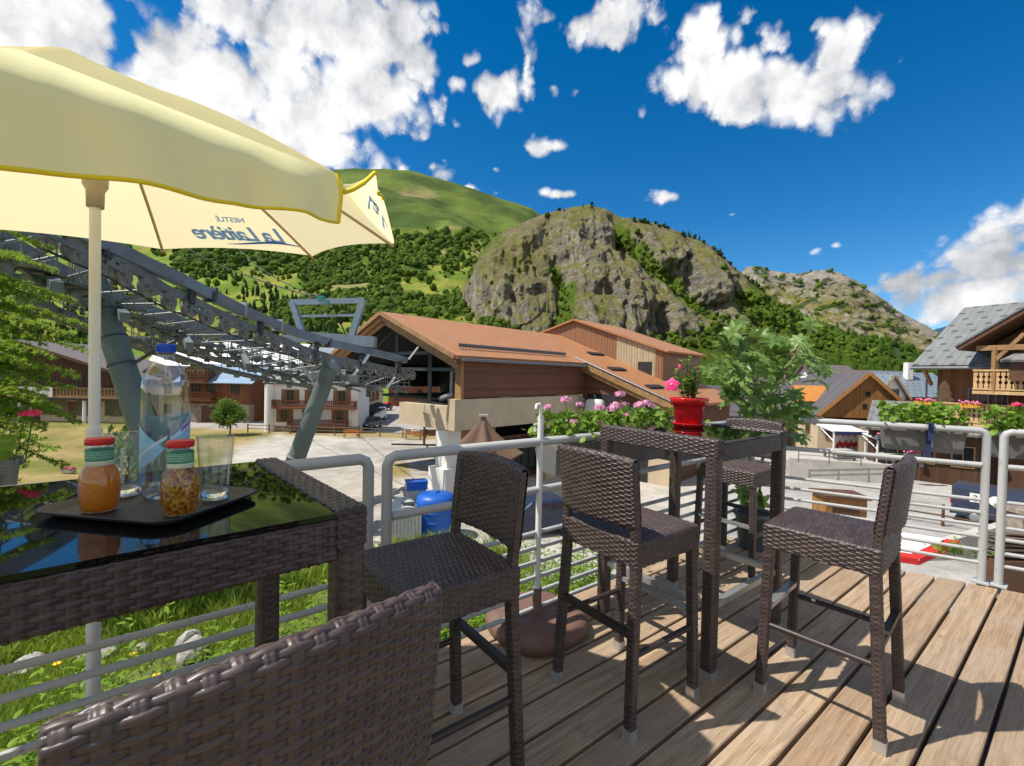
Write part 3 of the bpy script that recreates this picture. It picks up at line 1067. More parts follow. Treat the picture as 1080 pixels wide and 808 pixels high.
bp = scatter(h3, 1500, pr3, 6)
bp4 = scatter(h4, 260, lambda X, Y: sstep(.55, .66, fbm(X * .12 + 30, Y * .16, 4)), 8)
wood('gully_scrub', bp + bp4, ['broad'] * (len(bp) + len(bp4)), [.0058 * float(p[1]) * (.4 + .8 * rs_.rand()) for p in bp] + [.0042 * float(p[1]) * (.4 + .8 * rs_.rand()) for p in bp4], m_wood, 7)
p5 = scatter(h5, 5000, lambda X, Y: .25 + .75 * sstep(.35, .5, fbm(X * .05, Y * .07, 4)), 9)
wood('valley_wood', p5, ['broad' if rs_.rand() < .7 else 'conifer' for p in p5], [max(1.9, .0066 * float(p[1])) * (.4 + 1.0 * rs_.rand() ** 1.5) for p in p5], m_leaf('valley_foliage', (.03, .065, .009), (.12, .20, .02), .12, .8, .25, .1, .9), 10)
# ------------------------------------------------------------------ materials of the village
mt_brownwood = m_planks('dark_brown_boards', (.085, .040, .020), .16, .7, .3)
mt_redwood = m_planks('red_brown_boards', (.20, .075, .032), .18, .65, .25)
mt_orange = m_planks('orange_larch_boards', (.36, .165, .050), .15, .65, .22)
mt_station = m_planks('stained_cladding', (.175, .075, .043), .13, .6, .22, vert=False, gap=.06)
mt_slat = m_planks('larch_slats', (.40, .22, .10), .12, .65, .2, vert=False)
mt_beam = m_plain('timber_beam', (.30, .165, .07), .65, var=.25, scale=3)
mt_paletimber = m_plain('pale_timber', (.52, .33, .15), .65, var=.2, scale=5)
mt_darktimber = m_plain('dark_timber', (.10, .045, .022), .7, var=.25, scale=4)
mt_copper = m_seam_roof('terracotta_sheet_roof', (.44, .195, .078), .36, .55, .05, False)
mt_ribwall = m_seam_roof('ribbed_brown_cladding', (.27, .125, .055), .55, .55, .1, False)
mt_ribpale = m_seam_roof('ribbed_weathered_cladding', (.42, .33, .20), .5, .6, .0, False)
mt_greyroof = m_seam_roof('grey_sheet_roof', (.235, .24, .225), .42, .5, .25, True, 1.5)
mt_bluegrey = m_seam_roof('blue_grey_sheet_roof', (.20, .24, .27), .4, .5, .25, True, 1.3)
mt_paleroof = m_seam_roof('pale_corrugated_roof', (.46, .47, .48), .3, .5, .2, False)
mt_blueroof = m_seam_roof('blue_metal_roof', (.30, .40, .50), .5, .4, .3, False)
mt_brownroof = m_seam_roof('brown_grey_sheet_roof', (.155, .125, .115), .5, .6, .1, False)
mt_slate = m_planks('slate_shingles', (.125, .115, .122), .22, .75, .25, vert=False, gap=.08)
mt_cream = m_plain('cream_render', (.56, .45, .30), .9, var=.08, scale=1.2, bump=.2, bscale=30)
mt_white = m_plain('white_render', (.74, .70, .64), .9, var=.06, scale=1.2, bump=.2, bscale=30)
mt_beige = m_plain('beige_concrete', (.50, .40, .27), .85, var=.12, scale=1.0, bump=.2, bscale=12)
mt_stone = m_plain('rubble_stone', (.26, .215, .165), .9, var=.45, scale=3.5, bump=.8, bscale=5, bdist=.06)
mt_concrete = m_plain('pale_concrete', (.42, .39, .35), .9, var=.15, scale=1.4, bump=.3, bscale=14)
mt_pane = m_pane('window_glass')
mt_panebrt = m_pane('shop_glass', (.055, .07, .06), .06)
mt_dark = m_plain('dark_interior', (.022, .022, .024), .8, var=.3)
mt_white_paint = m_plain('white_paint', (.78, .78, .76), .5, var=.05)
mt_shutter = m_planks('shutter_wood', (.27, .125, .05), .1, .6, .15)
mt_gutter = m_plain('grey_gutter', (.20, .20, .205), .45, .5, var=.15)
mt_red = m_plain('red_paint', (.55, .03, .025), .4, var=.1)
mt_rubber = m_plain('black_rubber', (.025, .025, .026), .7)
mt_sheetmetal = m_plain('grey_sheet_metal', (.32, .34, .35), .45, .5, var=.15)
mt_flowerr = m_plain('red_flower', (.62, .03, .06), .6, var=.25, scale=40)
mt_flowerp = m_plain('pink_flower', (.72, .16, .33), .6, var=.3, scale=40)
mt_boxyel = m_plain('orange_plastic', (.62, .28, .03), .5, var=.1)
mt_leafv = m_leaf('village_leaves', (.05, .10, .015), (.13, .22, .03), .2, .6, 2.0)


class Fr:
    """a building's own frame: u along the front, v into the depth, z up"""
    def __init__(s, o, e, zb=None):
        s.o = V((o[0], o[1], 0)); s.e = V((e[0], e[1], 0)).normalized(); s.n = V((-s.e.y, s.e.x, 0)); s.zb = ZG if zb is None else zb
        s.Z = V((0, 0, 1))

    def __call__(s, u, v, z): return s.o + s.e * u + s.n * v + V((0, 0, z))


def window(par, p, ax, nrm, w, h, fm, pm, shut=None, bars=1, name='window'):
    """p: middle of the sill line on the wall; frame stands proud of the wall, glass sits inside it"""
    ax = V(ax).normalized(); nrm = V(nrm).normalized(); up = V((0, 0, 1)); t = min(.09, w * .12); dp = .09
    m = MB()
    a = V(p) - ax * w / 2 + nrm * .003
    m.boxf(a, ax * w, up * t, nrm * dp); m.boxf(a + up * (h - t), ax * w, up * t, nrm * dp)
    m.boxf(a + up * t, ax * t, up * (h - 2 * t), nrm * dp); m.boxf(a + ax * (w - t) + up * t, ax * t, up * (h - 2 * t), nrm * dp)
    for k in range(bars):
        m.boxf(a + ax * (w * (k + 1) / (bars + 1) - t * .3) + up * t, ax * t * .6, up * (h - 2 * t), nrm * dp * .8)
    f = m.build(name, fm, par)
    q = MB(); q.boxf(a + ax * t + up * t, ax * (w - 2 * t), up * (h - 2 * t), nrm * .035)
    q.build('pane', pm, f)
    if shut:
        for sgn in (-1, 1):
            s = MB(); b = V(p) + ax * (sgn * (w / 2 + w * .27 + .02)) - ax * w * .25 + nrm * .004
            s.boxf(b, ax * w * .5, up * h, nrm * .05); s.build('shutter', shut, f)
    return f


def balcony(par, p, ax, nrm, ln, dp, h, mat, floor=None, step=.16, pat=True):
    """p: left end on the wall at floor level"""
    ax = V(ax).normalized(); nrm = V(nrm).normalized(); up = V((0, 0, 1)); m = MB()
    p = V(p)
    m.boxf(p - up * .16, ax * ln, nrm * dp, up * .16)
    f = p + nrm * (dp - .07)
    m.boxf(f + up * .97 * h, ax * ln, nrm * .09, up * .08 * h); m.boxf(f + up * .06, ax * ln, nrm * .05, up * .07)
    k = int(ln / step)
    for i in range(k):
        a = f + ax * (ln * (i + .5) / k - step * .40) + up * .13
        hh = .97 * h - .13
        if pat:       # sawn boards: wide at head and foot, slotted in the middle
            m.boxf(a, ax * step * .8, nrm * .035, up * hh * .28)
            m.boxf(a + ax * step * .2 + up * hh * .28, ax * step * .4, nrm * .035, up * hh * .16)
            m.boxf(a + up * hh * .44, ax * step * .8, nrm * .035, up * hh * .16)
            m.boxf(a + ax * step * .2 + up * hh * .60, ax * step * .4, nrm * .035, up * hh * .14)
            m.boxf(a + up * hh * .74, ax * step * .8, nrm * .035, up * hh * .26)
        else:
            m.boxf(a, ax * step * .8, nrm * .035, up * hh)
    for s_ in (0, ln - .06):     # returns to the wall
        m.boxf(p + ax * s_ + up * .97 * h, ax * .06, nrm * dp * .95, up * .08 * h)
        m.boxf(p + ax * s_ + up * .1, ax * .04, nrm * (dp - .08), up * .8 * h)
    return m.build('balcony', mat, par)


def gable_walls(par, F, w, d, zb, ze, zr, along, mat, name='wall', off=.5):
    m = MB()
    if along == 'n':
        m.prism([F(0, 0, zb), F(w, 0, zb), F(w, 0, ze), F(w * off, 0, zr), F(0, 0, ze)], F.n * d)
    else:
        m.prism([F(0, 0, zb), F(0, d, zb), F(0, d, ze), F(0, d * off, zr), F(0, 0, ze)], F.e * w)
    return m.build(name, mat, par)


def gable_roof(par, F, w, d, ze, zr, along, mat, oh=.7, th=.22, name='roof', off=.5, fascia=None, lift=.03):
    m = MB(); up = V((0, 0, 1))
    if along == 'n':
        for sgn in (0, 1):
            a0 = F(0 if sgn == 0 else w, 0, ze); r0 = F(w * off, 0, zr)
            sl = r0 - a0; sl_n = sl.normalized()
            eave = a0 - sl_n * oh - F.n * oh + up * lift
            run = sl_n * (sl.length + oh); al = F.n * (d + 2 * oh)
            nr = (al.cross(run)).normalized(); nr = nr if nr.z > 0 else -nr
            m.boxf(eave, al, run, nr * th, 0)
    else:
        for sgn in (0, 1):
            a0 = F(0, 0 if sgn == 0 else d, ze); r0 = F(0, d * off, zr)
            sl = r0 - a0; sl_n = sl.normalized()
            eave = a0 - sl_n * oh - F.e * oh + up * lift
            run = sl_n * (sl.length + oh); al = F.e * (w + 2 * oh)
            nr = (al.cross(run)).normalized(); nr = nr if nr.z > 0 else -nr
            m.boxf(eave, al, run, nr * th, 0)
    o = m.build(name, mat, par)
    if fascia:
        for fr in ((0, 1) if along == 'n' else (0, 1)):
            if along == 'n':
                base = [F(0, -oh - .04 if fr == 0 else d + oh, ze), F(w * off, -oh - .04 if fr == 0 else d + oh, zr), F(w, -oh - .04 if fr == 0 else d + oh, ze)]; dirn = F.n
            else:
                base = [F(-oh - .04 if fr == 0 else w + oh, 0, ze), F(-oh - .04 if fr == 0 else w + oh, d * off, zr), F(-oh - .04 if fr == 0 else w + oh, d, ze)]; dirn = F.e
            for a, b in ((base[0], base[1]), (base[2], base[1])):
                dr = (b - a).normalized(); a2 = a - dr * oh
                nr = dirn.cross(dr).normalized(); nr = nr if nr.z > 0 else -nr
                f = MB(); f.boxf(a2 - nr * .10 + up * lift, b - a2, dirn * .04, nr * (th + .08)); f.build('bargeboard', fascia, o)
    return o


def flowerbox(par_label, p, ax, w, grp, cols, mat=None, label=None):
    """a trough of flowers standing on its own (hung on a rail)"""
    t = thing('flower_box', label or par_label, 'flower box', p, 0, grp)
    ax = V(ax).normalized(); nr = V((-ax.y, ax.x, 0))
    MB().boxf(-ax * w / 2 - nr * .12, ax * w, nr * .24, V((0, 0, .22))).build('trough', mat or mt_boxyel, t)
    blooms(t, ax, nr, w, cols, .17, .30)
    return t


def blooms(t, ax, nr, w, cols, z0, z1, n=60, sz=.05):
    rs = np.random.RandomState(int(w * 1000) % 999)
    lf, fl = [], [MB() for _ in cols]
    m = MB()
    for i in range(n):
        c = ax * rs.uniform(-w / 2, w / 2) + nr * rs.uniform(-.2, .2) + V((0, 0, rs.uniform(z0, z1)))
        q = Euler((rs.rand() * 3, rs.rand() * 3, rs.rand() * 6)).to_matrix(); s = sz * rs.uniform(.8, 1.6)
        m.add([c + q @ V((-s, 0, 0)), c + q @ V((0, -s * .6, 0)), c + q @ V((s, 0, 0)), c + q @ V((0, s * .6, 0))], [(0, 1, 2, 3)])
        if i % 2 == 0:
            k = rs.randint(len(cols)); c2 = c + V((0, 0, .06)); s *= 1.1
            fl[k].add([c2 + V(v) * s for v in ((1, 0, 0), (-1, 0, 0), (0, 1, 0), (0, -1, 0), (0, 0, 1), (0, 0, -1))], [(0, 2, 4), (2, 1, 4), (1, 3, 4), (3, 0, 4), (2, 0, 5), (1, 2, 5), (3, 1, 5), (0, 3, 5)])
    m.build('foliage', mt_leafv, t)
    for f, c in zip(fl, cols):
        if f.f: f.build('flower', c, t)


# ------------------------------------------------------------------ houses on the left side of the square
F = Fr(at(282, 52, 0), (1, .06)); t = thing('chalet', 'white rendered chalet with two red-brown timber balconies, between the alley and the wooden chalet', 'chalet', F(0, 0, ZG))
inv = Matrix.Translation(-t.location)


def under(t):
    """children were laid out in world places: keep them there"""
    for c in t.children:
        c.matrix_parent_inverse = Matrix.Translation(-t.location)


wl_ = gable_walls(t, F, 10.2, 5.2, ZG - .3, -.1, 1.4, 'e', mt_white)
gable_roof(t, F, 10.2, 5.2, -.1, 1.4, 'e', mt_greyroof, .35, .14)
m = MB(); m.boxf(F(-.06, -.06, ZG - .3), F.e * 10.32, F.n * 1, V((0, 0, 1.0))); m.build('stone_base', mt_stone, t)
balcony(t, F(.9, 0, -2.85), F.e, -F.n, 9.2, 1.0, .8, mt_redwood, step=.2)
balcony(t, F(2.6, 0, -5.0), F.e, -F.n, 6.6, 1.0, .8, mt_redwood, step=.2)
for u in (2.6, 5.2, 8.4):
    window(t, F(u, 0, -2.5), F.e, -F.n, .95, 1.65, mt_shutter, mt_pane, mt_shutter)
for u in (2.0, 4.9, 8.2):
    window(t, F(u, 0, -4.6), F.e, -F.n, .9, 1.45, mt_shutter, mt_pane, mt_shutter)
m = MB(); m.lathe([(.62, ZG - .3), (.62, -.3)], F(.3, .2, 0), 14); m.build('round_corner', mt_white, t)
under(t)

F = Fr(at(194, 60, 0), (1, .0)); t = thing('chalet', 'red-brown wooden chalet on a stone ground floor with a blue metal roof', 'chalet', F(0, 0, ZG))
gable_walls(t, F, 8.6, 8, ZG - .3, -.2, 1.9, 'e', mt_redwood)
gable_roof(t, F, 8.6, 8, -.2, 1.9, 'e', mt_blueroof, .9, .12)
m = MB(); m.boxf(F(-.08, -.08, ZG - .3), F.e * 8.76, F.n * 1.2, V((0, 0, 2.7))); m.build('stone_base', mt_stone, t)
balcony(t, F(.2, 0, -2.7), F.e, -F.n, 4.2, 1.2, 1.0, mt_redwood, step=.22)
for u in (1.6, 3.6, 6.8): window(t, F(u, 0, -1.9), F.e, -F.n, 1.1, 1.2, mt_darktimber, mt_pane)
m = MB(); m.boxf(F(2.4, -.12, ZG - .3), F.e * 2.0, F.n * .1, V((0, 0, 2.4))); m.build('door', mt_darktimber, t)
dm = MB(); dm.prism([F(.6, -.7, -.2), F(3.6, -.7, -.2), F(3.6, -.7, 1.3), F(2.1, -.7, 2.0), F(.6, -.7, 1.3)], F.n * 3.2); d_ = dm.build('dormer', mt_darktimber, t)
for u in (1.4, 2.8): window(t, F(u, -.7, .2), F.e, -F.n, .9, .9, mt_beam, mt_pane)
balcony(t, F(.5, -.7, -.35), F.e, -F.n, 3.2, .7, .9, mt_redwood, step=.22)
under(t)

F = Fr(at(140, 61.5, 0), (1, .0)); t = thing('house', 'plain cream house half hidden behind the left lift column', 'house', F(0, 0, ZG))
gable_walls(t, F, 6.7, 7, ZG - .3, -.6, 1.5, 'n', mt_cream); gable_roof(t, F, 6.7, 7, -.6, 1.5, 'n', mt_brownroof, .8, .16)
for u, z in ((1.8, -2.2), (4.8, -2.2), (1.8, -4.8), (4.8, -4.8)): window(t, F(u, 0, z), F.e, -F.n, 1.0, 1.3, mt_darktimber, mt_pane)
under(t)

F = Fr(at(-70, 58, 0), (1, .0)); t = thing('chalet', 'wide dark timber chalet with a shop front and slotted balcony, behind the white parasol pole', 'chalet', F(0, 0, ZG))
gable_walls(t, F, 26, 10, ZG - .3, -.1, 4.2, 'n', mt_brownwood, off=.45); gable_roof(t, F, 26, 10, -.1, 4.2, 'n', mt_brownroof, 1.3, .25, off=.45, fascia=mt_darktimber)
m = MB(); m.boxf(F(0, -.1, ZG - .3), F.e * 26, F.n * .3, V((0, 0, 3.1))); m.build('ground_floor', mt_cream, t)
balcony(t, F(.5, 0, -2.55), F.e, -F.n, 25, 1.6, 1.15, m_planks('balcony_boards', (.30, .18, .085), .3, .7, .2), step=.42)
for u in (2.2, 6.0, 10.6, 15.6, 19.8, 23.6): window(t, F(u, -.1, ZG + .7), F.e, -F.n, 3.2, 1.9, mt_beam, mt_panebrt, bars=1, name='shop_window')
for u in (8.2, 13.2, 17.8): m = MB(); m.boxf(F(u - .5, -.17, ZG - .05), F.e * 1.0, F.n * .06, V((0, 0, 2.5))); m.build('door', mt_darktimber, t)
m = MB(); m.boxf(F(0, -1.72, -2.95), F.e * 26, F.n * .1, V((0, 0, .26))); m.build('shop_fascia', mt_dark, t)
for u in (11.4, 12.6, 20.6): m = MB(); m.tube([F(u, -1.45, ZG - .3), F(u, -1.45, -2.75)], .2, 10); m.build('column', mt_white_paint, t)
for u in (5, 9, 14.5, 18.5): window(t, F(u, 0, -1.3), F.e, -F.n, 1.2, 1.3, mt_darktimber, mt_pane)
under(t)
cl = MB()
gr = 24
for i in range(gr):
    a, b = i / gr, (i + 1) / gr
    za = .03 * math.sin(a * 23); zb_ = .03 * math.sin(b * 23)
    cl.add([F(12.2 + 4.7 * a, -1.72 + za, -2.6), F(12.2 + 4.7 * b, -1.72 + zb_, -2.6), F(12.2 + 4.7 * b, -1.70 + zb_, -1.38), F(12.2 + 4.7 * a, -1.70 + za, -1.38)], [(0, 1, 2, 3)], 0, True)
tag(cl.build('cloth_banner', m_plain('grey_cloth', (.52, .52, .50), .9, var=.08)), 'blank pale grey sheet hung over the slotted balcony rail', 'banner')

F = Fr(at(150, 82, 0), (1, .05)); t = thing('house', 'large house with a pale corrugated roof rising behind the wooden chalet', 'house', F(0, 0, ZG))
gable_walls(t, F, 26, 14, ZG - .3, -.5, 6.4, 'e', mt_cream); gable_roof(t, F, 26, 14, -.5, 6.4, 'e', mt_paleroof, .9, .2)
for u in range(4): window(t, F(3 + 6.4 * u, 0, -3), F.e, -F.n, 1.2, 1.4, mt_darktimber, mt_pane)
under(t)
F = Fr(at(255, 66, 0), (1, .05)); t = thing('house', 'low cream house with a grey roof set back left of the white chalet', 'house', F(0, 0, ZG))
gable_walls(t, F, 9, 8, ZG - .3, -1.6, .9, 'e', mt_cream); gable_roof(t, F, 9, 8, -1.6, .9, 'e', mt_greyroof, .8, .16)
window(t, F(3.0, 0, -3.6), F.e, -F.n, 1.3, 1.1, mt_shutter, mt_pane, mt_shutter); window(t, F(6, 0, -3.6), F.e, -F.n, 1.1, 1.1, mt_shutter, mt_pane)
under(t)
for (px, d, w, zr, mat, lab) in ((326, 118, 11, 7.4, mt_bluegrey, 'grey roofed chalet in the meadow seen through the steel portal frame'), (352, 126, 10, 9.5, mt_brownroof, 'brown roofed chalet just right of the grey one behind the portal frame')):
    F = Fr(at(px, d, 0), (1, .1)); t = thing('chalet', lab, 'chalet', F(0, 0, ZG))
    gable_walls(t, F, w, 8, ZG - 2, zr - 3.2, zr, 'e', mt_redwood); gable_roof(t, F, w, 8, zr - 3.2, zr, 'e', mat, .9, .2)
    for u in (.25, .7): window(t, F(w * u, 0, zr - 5.5), F.e, -F.n, 1.3, 1.3, mt_darktimber, mt_pane)
    under(t)


def on_hill(h, px, py):
    k = np.argmin((h['px'] - px) ** 2 + (h['py'] - py) ** 2)
    return V(h['v'].reshape(-1, 3)[k])


hp = on_hill(h1, 343, 349); F = Fr(hp, (1, .1)); sc = hp.y / 480; t = thing('chalet', 'lone wooden chalet high on the green hillside', 'chalet', hp)
w_ = 20 * sc
gable_walls(t, F, w_, w_ * .7, hp.z - w_ * .4, hp.z + 3.5 * sc, hp.z + 9 * sc, 'e', mt_redwood); gable_roof(t, F, w_, w_ * .7, hp.z + 3.5 * sc, hp.z + 9 * sc, 'e', mt_brownroof, 1.2 * sc, .3 * sc)
for u in (.3, .65): window(t, F(w_ * u, 0, hp.z + .5 * sc), F.e, -F.n, w_ * .09, 2.4 * sc, mt_darktimber, mt_pane)
under(t)

# the alley right of the white chalet
F = Fr(at(381, 60, 0), (-.10, 1)); t = thing('house', 'shaded shop building with a dark awning along the alley', 'house', F(0, 0, ZG))
gable_walls(t, F, 16, 6, ZG - .3, -.9, .9, 'e', mt_cream); gable_roof(t, F, 16, 6, -.9, .9, 'e', mt_brownroof, .7, .15)
for u in (2, 5, 8, 11): window(t, F(u, 0, -3.0), F.e, -F.n, 1.2, 1.5, mt_beam, mt_pane, mt_shutter)
m = MB(); m.prism([F(.3, -.02, -3.4), F(.3, -1.9, -4.0), F(.3, -1.9, -4.15), F(.3, -.02, -3.55)], F.e * 12); m.build('awning', mt_dark, t)
m = MB(); m.boxf(F(.2, -.05, ZG), F.e * 13, F.n * .03, V((0, 0, 2.0))); m.build('shop_front', mt_dark, t)
under(t)
F = Fr(at(410, 95, 0), (1, .1)); t = thing('chalet', 'far brown timber house closing the end of the alley', 'chalet', F(0, 0, ZG))
gable_walls(t, F, 10, 8, ZG - .3, -1.2, 1.6, 'n', mt_redwood); gable_roof(t, F, 10, 8, -1.2, 1.6, 'n', mt_greyroof, .9, .2)
for u in (2.5, 6.5): window(t, F(u, 0, -3.4), F.e, -F.n, 1.2, 1.3, mt_darktimber, mt_pane)
under(t)


# ------------------------------------------------------------------ vehicles
def car(label, p, rz, L=4.0, Wd=1.72, H=1.48, paint=(.3, .02, .02), kind='hatch', cat='car', name='parked_car', group=None, roof_rack=False):
    """nose along +x"""
    t = thing(name, label, cat, p, rz, group)
    pm = m_plain(name + '_paint', paint, .28, .1, var=.05, spec=.6)
    h = L / 2
    if kind == 'van':
        prof = [(-h, .35), (-h, H * .95), (-h + .12, H), (h * .48, H), (h * .72, H * .62), (h * .97, H * .5), (h, .35)]
        gl = [(h * .47, H * .95), (h * .69, H * .62)]
    else:
        prof = [(-h, .32), (-h, H * .60), (-h * .86, H * .66), (-h * .62, H * .97), (-h * .4, H), (h * .12, H * .97), (h * .5, H * .62), (h * .93, H * .52), (h, H * .35), (h, .30)]
        gl = [(h * .13, H * .94), (h * .48, H * .64)]
    b = MB(); n = len(prof)
    half = Wd / 2
    rows = []
    for s_ in (-1, -.86, .86, 1):
        row = []
        for (x, z) in prof:
            tum = 1 - .16 * max(0, (z - H * .58) / (H * .42))       # tumblehome
            inset = (0 if abs(s_) < .9 else .05)
            row.append(V((x * (1 - .0 if abs(s_) < .9 else 1 - .03), s_ * half * tum, z - (inset if z > H * .9 else 0))))
        rows.append(row)
    vs = [v for r in rows for v in r]; fs = []
    for i in range(3):
        for j in range(n - 1):
            fs.append((i * n + j, (i + 1) * n + j, (i + 1) * n + j + 1, i * n + j + 1))
        fs.append((i * n + n - 1, (i + 1) * n + n - 1, (i + 1) * n, i * n))
    fs.append(tuple(range(n))); fs.append(tuple(range(4 * n - 1, 3 * n - 1, -1)))
    b.add(vs, fs, 0, False); body = b.build('body', pm, t)
    w = MB(); lo, hi = H * .63, H * .92
    for s_ in (-1, 1):
        y0 = s_ * (half * (1 - .16 * (lo - H * .58) / (H * .42)) + .004); y1 = s_ * (half * (1 - .16 * (hi - H * .58) / (H * .42)) + .004)
        spans = [(-h * .72, -h * .56, -h * .3, -h * .3), (-h * .25, -h * .25, .08 * h, .42 * h)] if kind != 'van' else [(h * .1, h * .1, h * .44, h * .62)]
        for (x0, x1, x2, x3) in spans:
            q = [V((x0, y0, lo)), V((x3, y0, lo)), V((x2, y1, hi)), V((x1, y1, hi))]
            w.add(q, [(0, 1, 2, 3)])
    gx0, gx1 = gl
    w.add([V((gx0[0] + .02, -half * .78, gx0[1])), V((gx0[0] + .02, half * .78, gx0[1])), V((gx1[0] + .03, half * .86, gx1[1])), V((gx1[0] + .03, -half * .86, gx1[1]))], [(0, 1, 2, 3)])
    if kind == 'van':
        w.add([V((-h - .006, -half * .72, H * .6)), V((-h - .006, half * .72, H * .6)), V((-h - .006, half * .66, H * .88)), V((-h - .006, -half * .66, H * .88))], [(0, 1, 2, 3)])
    else:
        w.add([V((-h * .88, -half * .76, H * .67)), V((-h * .88, half * .76, H * .67)), V((-h * .66, half * .7, H * .93)), V((-h * .66, -half * .7, H * .93))], [(0, 1, 2, 3)])
    w.build('window', mt_pane, t)
    for x in (-h * .62, h * .62):
        for s_ in (-1, 1):
            m = MB(); M = Matrix.Rotation(R(90), 3, 'X')
            m.lathe([(.12, -.1), (.29, -.1), (.32, -.06), (.32, .06), (.29, .1), (.12, .1)], (x, s_ * (half - .08), .32), 18, M=M)
            wh = m.build('wheel', mt_rubber, t)
            m = MB(); m.lathe([(.02, .105 * -s_), (.19, .108 * -s_), (.2, .1 * -s_)], (x, s_ * (half - .08), .32), 14, M=M); m.build('rim', mt_sheetmetal, wh)
    for s_ in (-1, 1):
        m = MB(); m.box((-h - .01, s_ * half * .8, H * .52), (.05, .2, H * .12)); m.build('tail_light', mt_red, t)
        m = MB(); m.box((h * .98, s_ * half * .72, H * .42), (.07, .3, .14)); m.build('headlight', mt_white_paint, t)
    m = MB(); m.box((h + .0, 0, .42), (.08, Wd * .9, .2)); m.box((-h, 0, .42), (.08, Wd * .9, .2)); m.build('bumper', mt_rubber, t)
    return t


def gpt(px, d): p = at(px, d, ZG); return (p.x, p.y, ZG + .03)


car('small red car far up the alley', gpt(406, 84), R(-100), 3.8, 1.65, 1.45, (.50, .02, .03))
car('white van facing down the alley toward the square', gpt(396, 66), R(-100), 4.3, 1.8, 1.9, (.70, .71, .72), 'van', 'van', 'parked_van')
car('dark car parked in front of the shaded shop building', gpt(391, 57), R(-100), 4.1, 1.75, 1.4, (.03, .035, .04))
car('dark blue car with a red tail light parked below the deck railing', gpt(563, 20.5), R(200), 4.3, 1.8, 1.55, (.018, .03, .07))
# dark van on the street with its stickers
vn_p = V((25.2, 22.4, ZG + .03)); vn = car('dark blue van with round and square stickers parked on the street', vn_p, R(-50), 4.7, 1.85, 1.85, (.035, .045, .075), 'van', 'van', 'parked_van')
q = MB()


def stick(x, z, w, h, y=-.934, rnd=False):
    s_ = MB(); tum = .925 * (1 - .16 * max(0, (z - 1.85 * .58) / (1.85 * .42)))
    y = -tum - .012
    if rnd: s_.add([V((x, y, z))] + [V((x + w / 2 * math.cos(a * math.pi / 10), y, z + h / 2 * math.sin(a * math.pi / 10))) for a in range(20)], [(0, 1 + a, 1 + (a + 1) % 20) for a in range(20)])
    else: s_.add([V((x - w / 2, y, z - h / 2)), V((x + w / 2, y, z - h / 2)), V((x + w / 2, y, z + h / 2)), V((x - w / 2, y, z + h / 2))], [(0, 1, 2, 3)])
    return s_


def text_mesh(body, size, mat, name, parent, M, shear=0.0, bold=0.0, ext=.0, align='CENTER', spacing=1.0):
    cu = bpy.data.curves.new(name, 'FONT'); cu.body = body; cu.size = size; cu.shear = shear; cu.offset = bold; cu.extrude = ext; cu.align_x = align
    cu.space_character = spacing
    o = bpy.data.objects.new(name + '_source', cu); COL.objects.link(o)
    bpy.context.view_layer.update()
    me = bpy.data.meshes.new_from_object(o.evaluated_get(bpy.context.evaluated_depsgraph_get()))
    bpy.data.objects.remove(o)
    me.transform(M); me.materials.clear(); me.materials.append(mat)
    r = bpy.data.objects.new(name, me); COL.objects.link(r)
    if parent is not None: r.parent = parent
    return r


stick(-1.45, 1.3, .42, .46).build('sticker', mt_white_paint, vn)
stick(-.75, 1.28, .5, .5, rnd=True).build('sticker', mt_white_paint, vn)
stick(.3, 1.25, .14, .3).build('sticker', m_plain('yellow_sticker', (.6, .42, .05), .5), vn)
stick(1.0, 1.2, .6, .12).build('sticker', m_plain('orange_sticker', (.55, .16, .03), .5), vn)
stick(.95, .75, .5, .32, rnd=True).build('sticker', mt_white_paint, vn)
fz = -.925 * (1 - .16 * max(0, (1.2 - 1.073) / .777)) - .02
text_mesh('2', .42, mt_rubber, 'number', vn, Matrix.Translation((-1.45, fz - .012, 1.16)) @ Matrix.Rotation(R(90), 4, 'X'))

# ------------------------------------------------------------------ gondola station
C0 = V((-2.76, 25.0, 0)); ES = V((.67, .742, 0)); SN = V((-.742, .67, 0))
F = Fr(C0, ES); H0 = 2.35; HR = 5.0; WG = 13.4
st = thing('gondola_station', 'gondola lift station with an orange sheet roof and brown clad side', 'lift station', F(0, 0, ZG))
up = V((0, 0, 1))
zb0 = .02      # underside of the clad side wall
LEN = 11.6
# main roof: two slopes
sl0 = F(0, WG / 2, HR) - F(0, 0, H0)
m = MB(); oh = .9
nrm0 = F.e.cross(sl0).normalized(); nrm0 = nrm0 if nrm0.z > 0 else -nrm0
m.boxf(F(-oh, 0, H0) - sl0.normalized() * .5, F.e * (27 + oh), sl0 + sl0.normalized() * .5, nrm0 * .2)
sl1 = F(0, WG / 2, HR) - F(0, WG, H0); nrm1 = F.e.cross(sl1).normalized(); nrm1 = nrm1 if nrm1.z > 0 else -nrm1
m.boxf(F(-oh, WG, H0) - sl1.normalized() * .5, F.e * (27 + oh), sl1 + sl1.normalized() * .5, nrm1 * .2)
m.build('roof', mt_copper, st)
# gable trim: stepped timber verge boards
m = MB()
for k, (dz, in_, th) in enumerate(((-.02, -.06, .26), (-.30, .12, .24), (-.56, .3, .22))):
    for (a, b) in ((F(-oh + in_, 0, H0) - sl0.normalized() * .5, F(-oh + in_, WG / 2, HR)), (F(-oh + in_, WG, H0) - sl1.normalized() * .5, F(-oh + in_, WG / 2, HR))):
        dr = (b - a); nn_ = F.e.cross(dr).normalized(); nn_ = nn_ if nn_.z > 0 else -nn_
        m.boxf(a + nn_ * (dz), dr, -F.e * .10, nn_ * (th - .02))
m.build('verge_board', mt_beam, st)
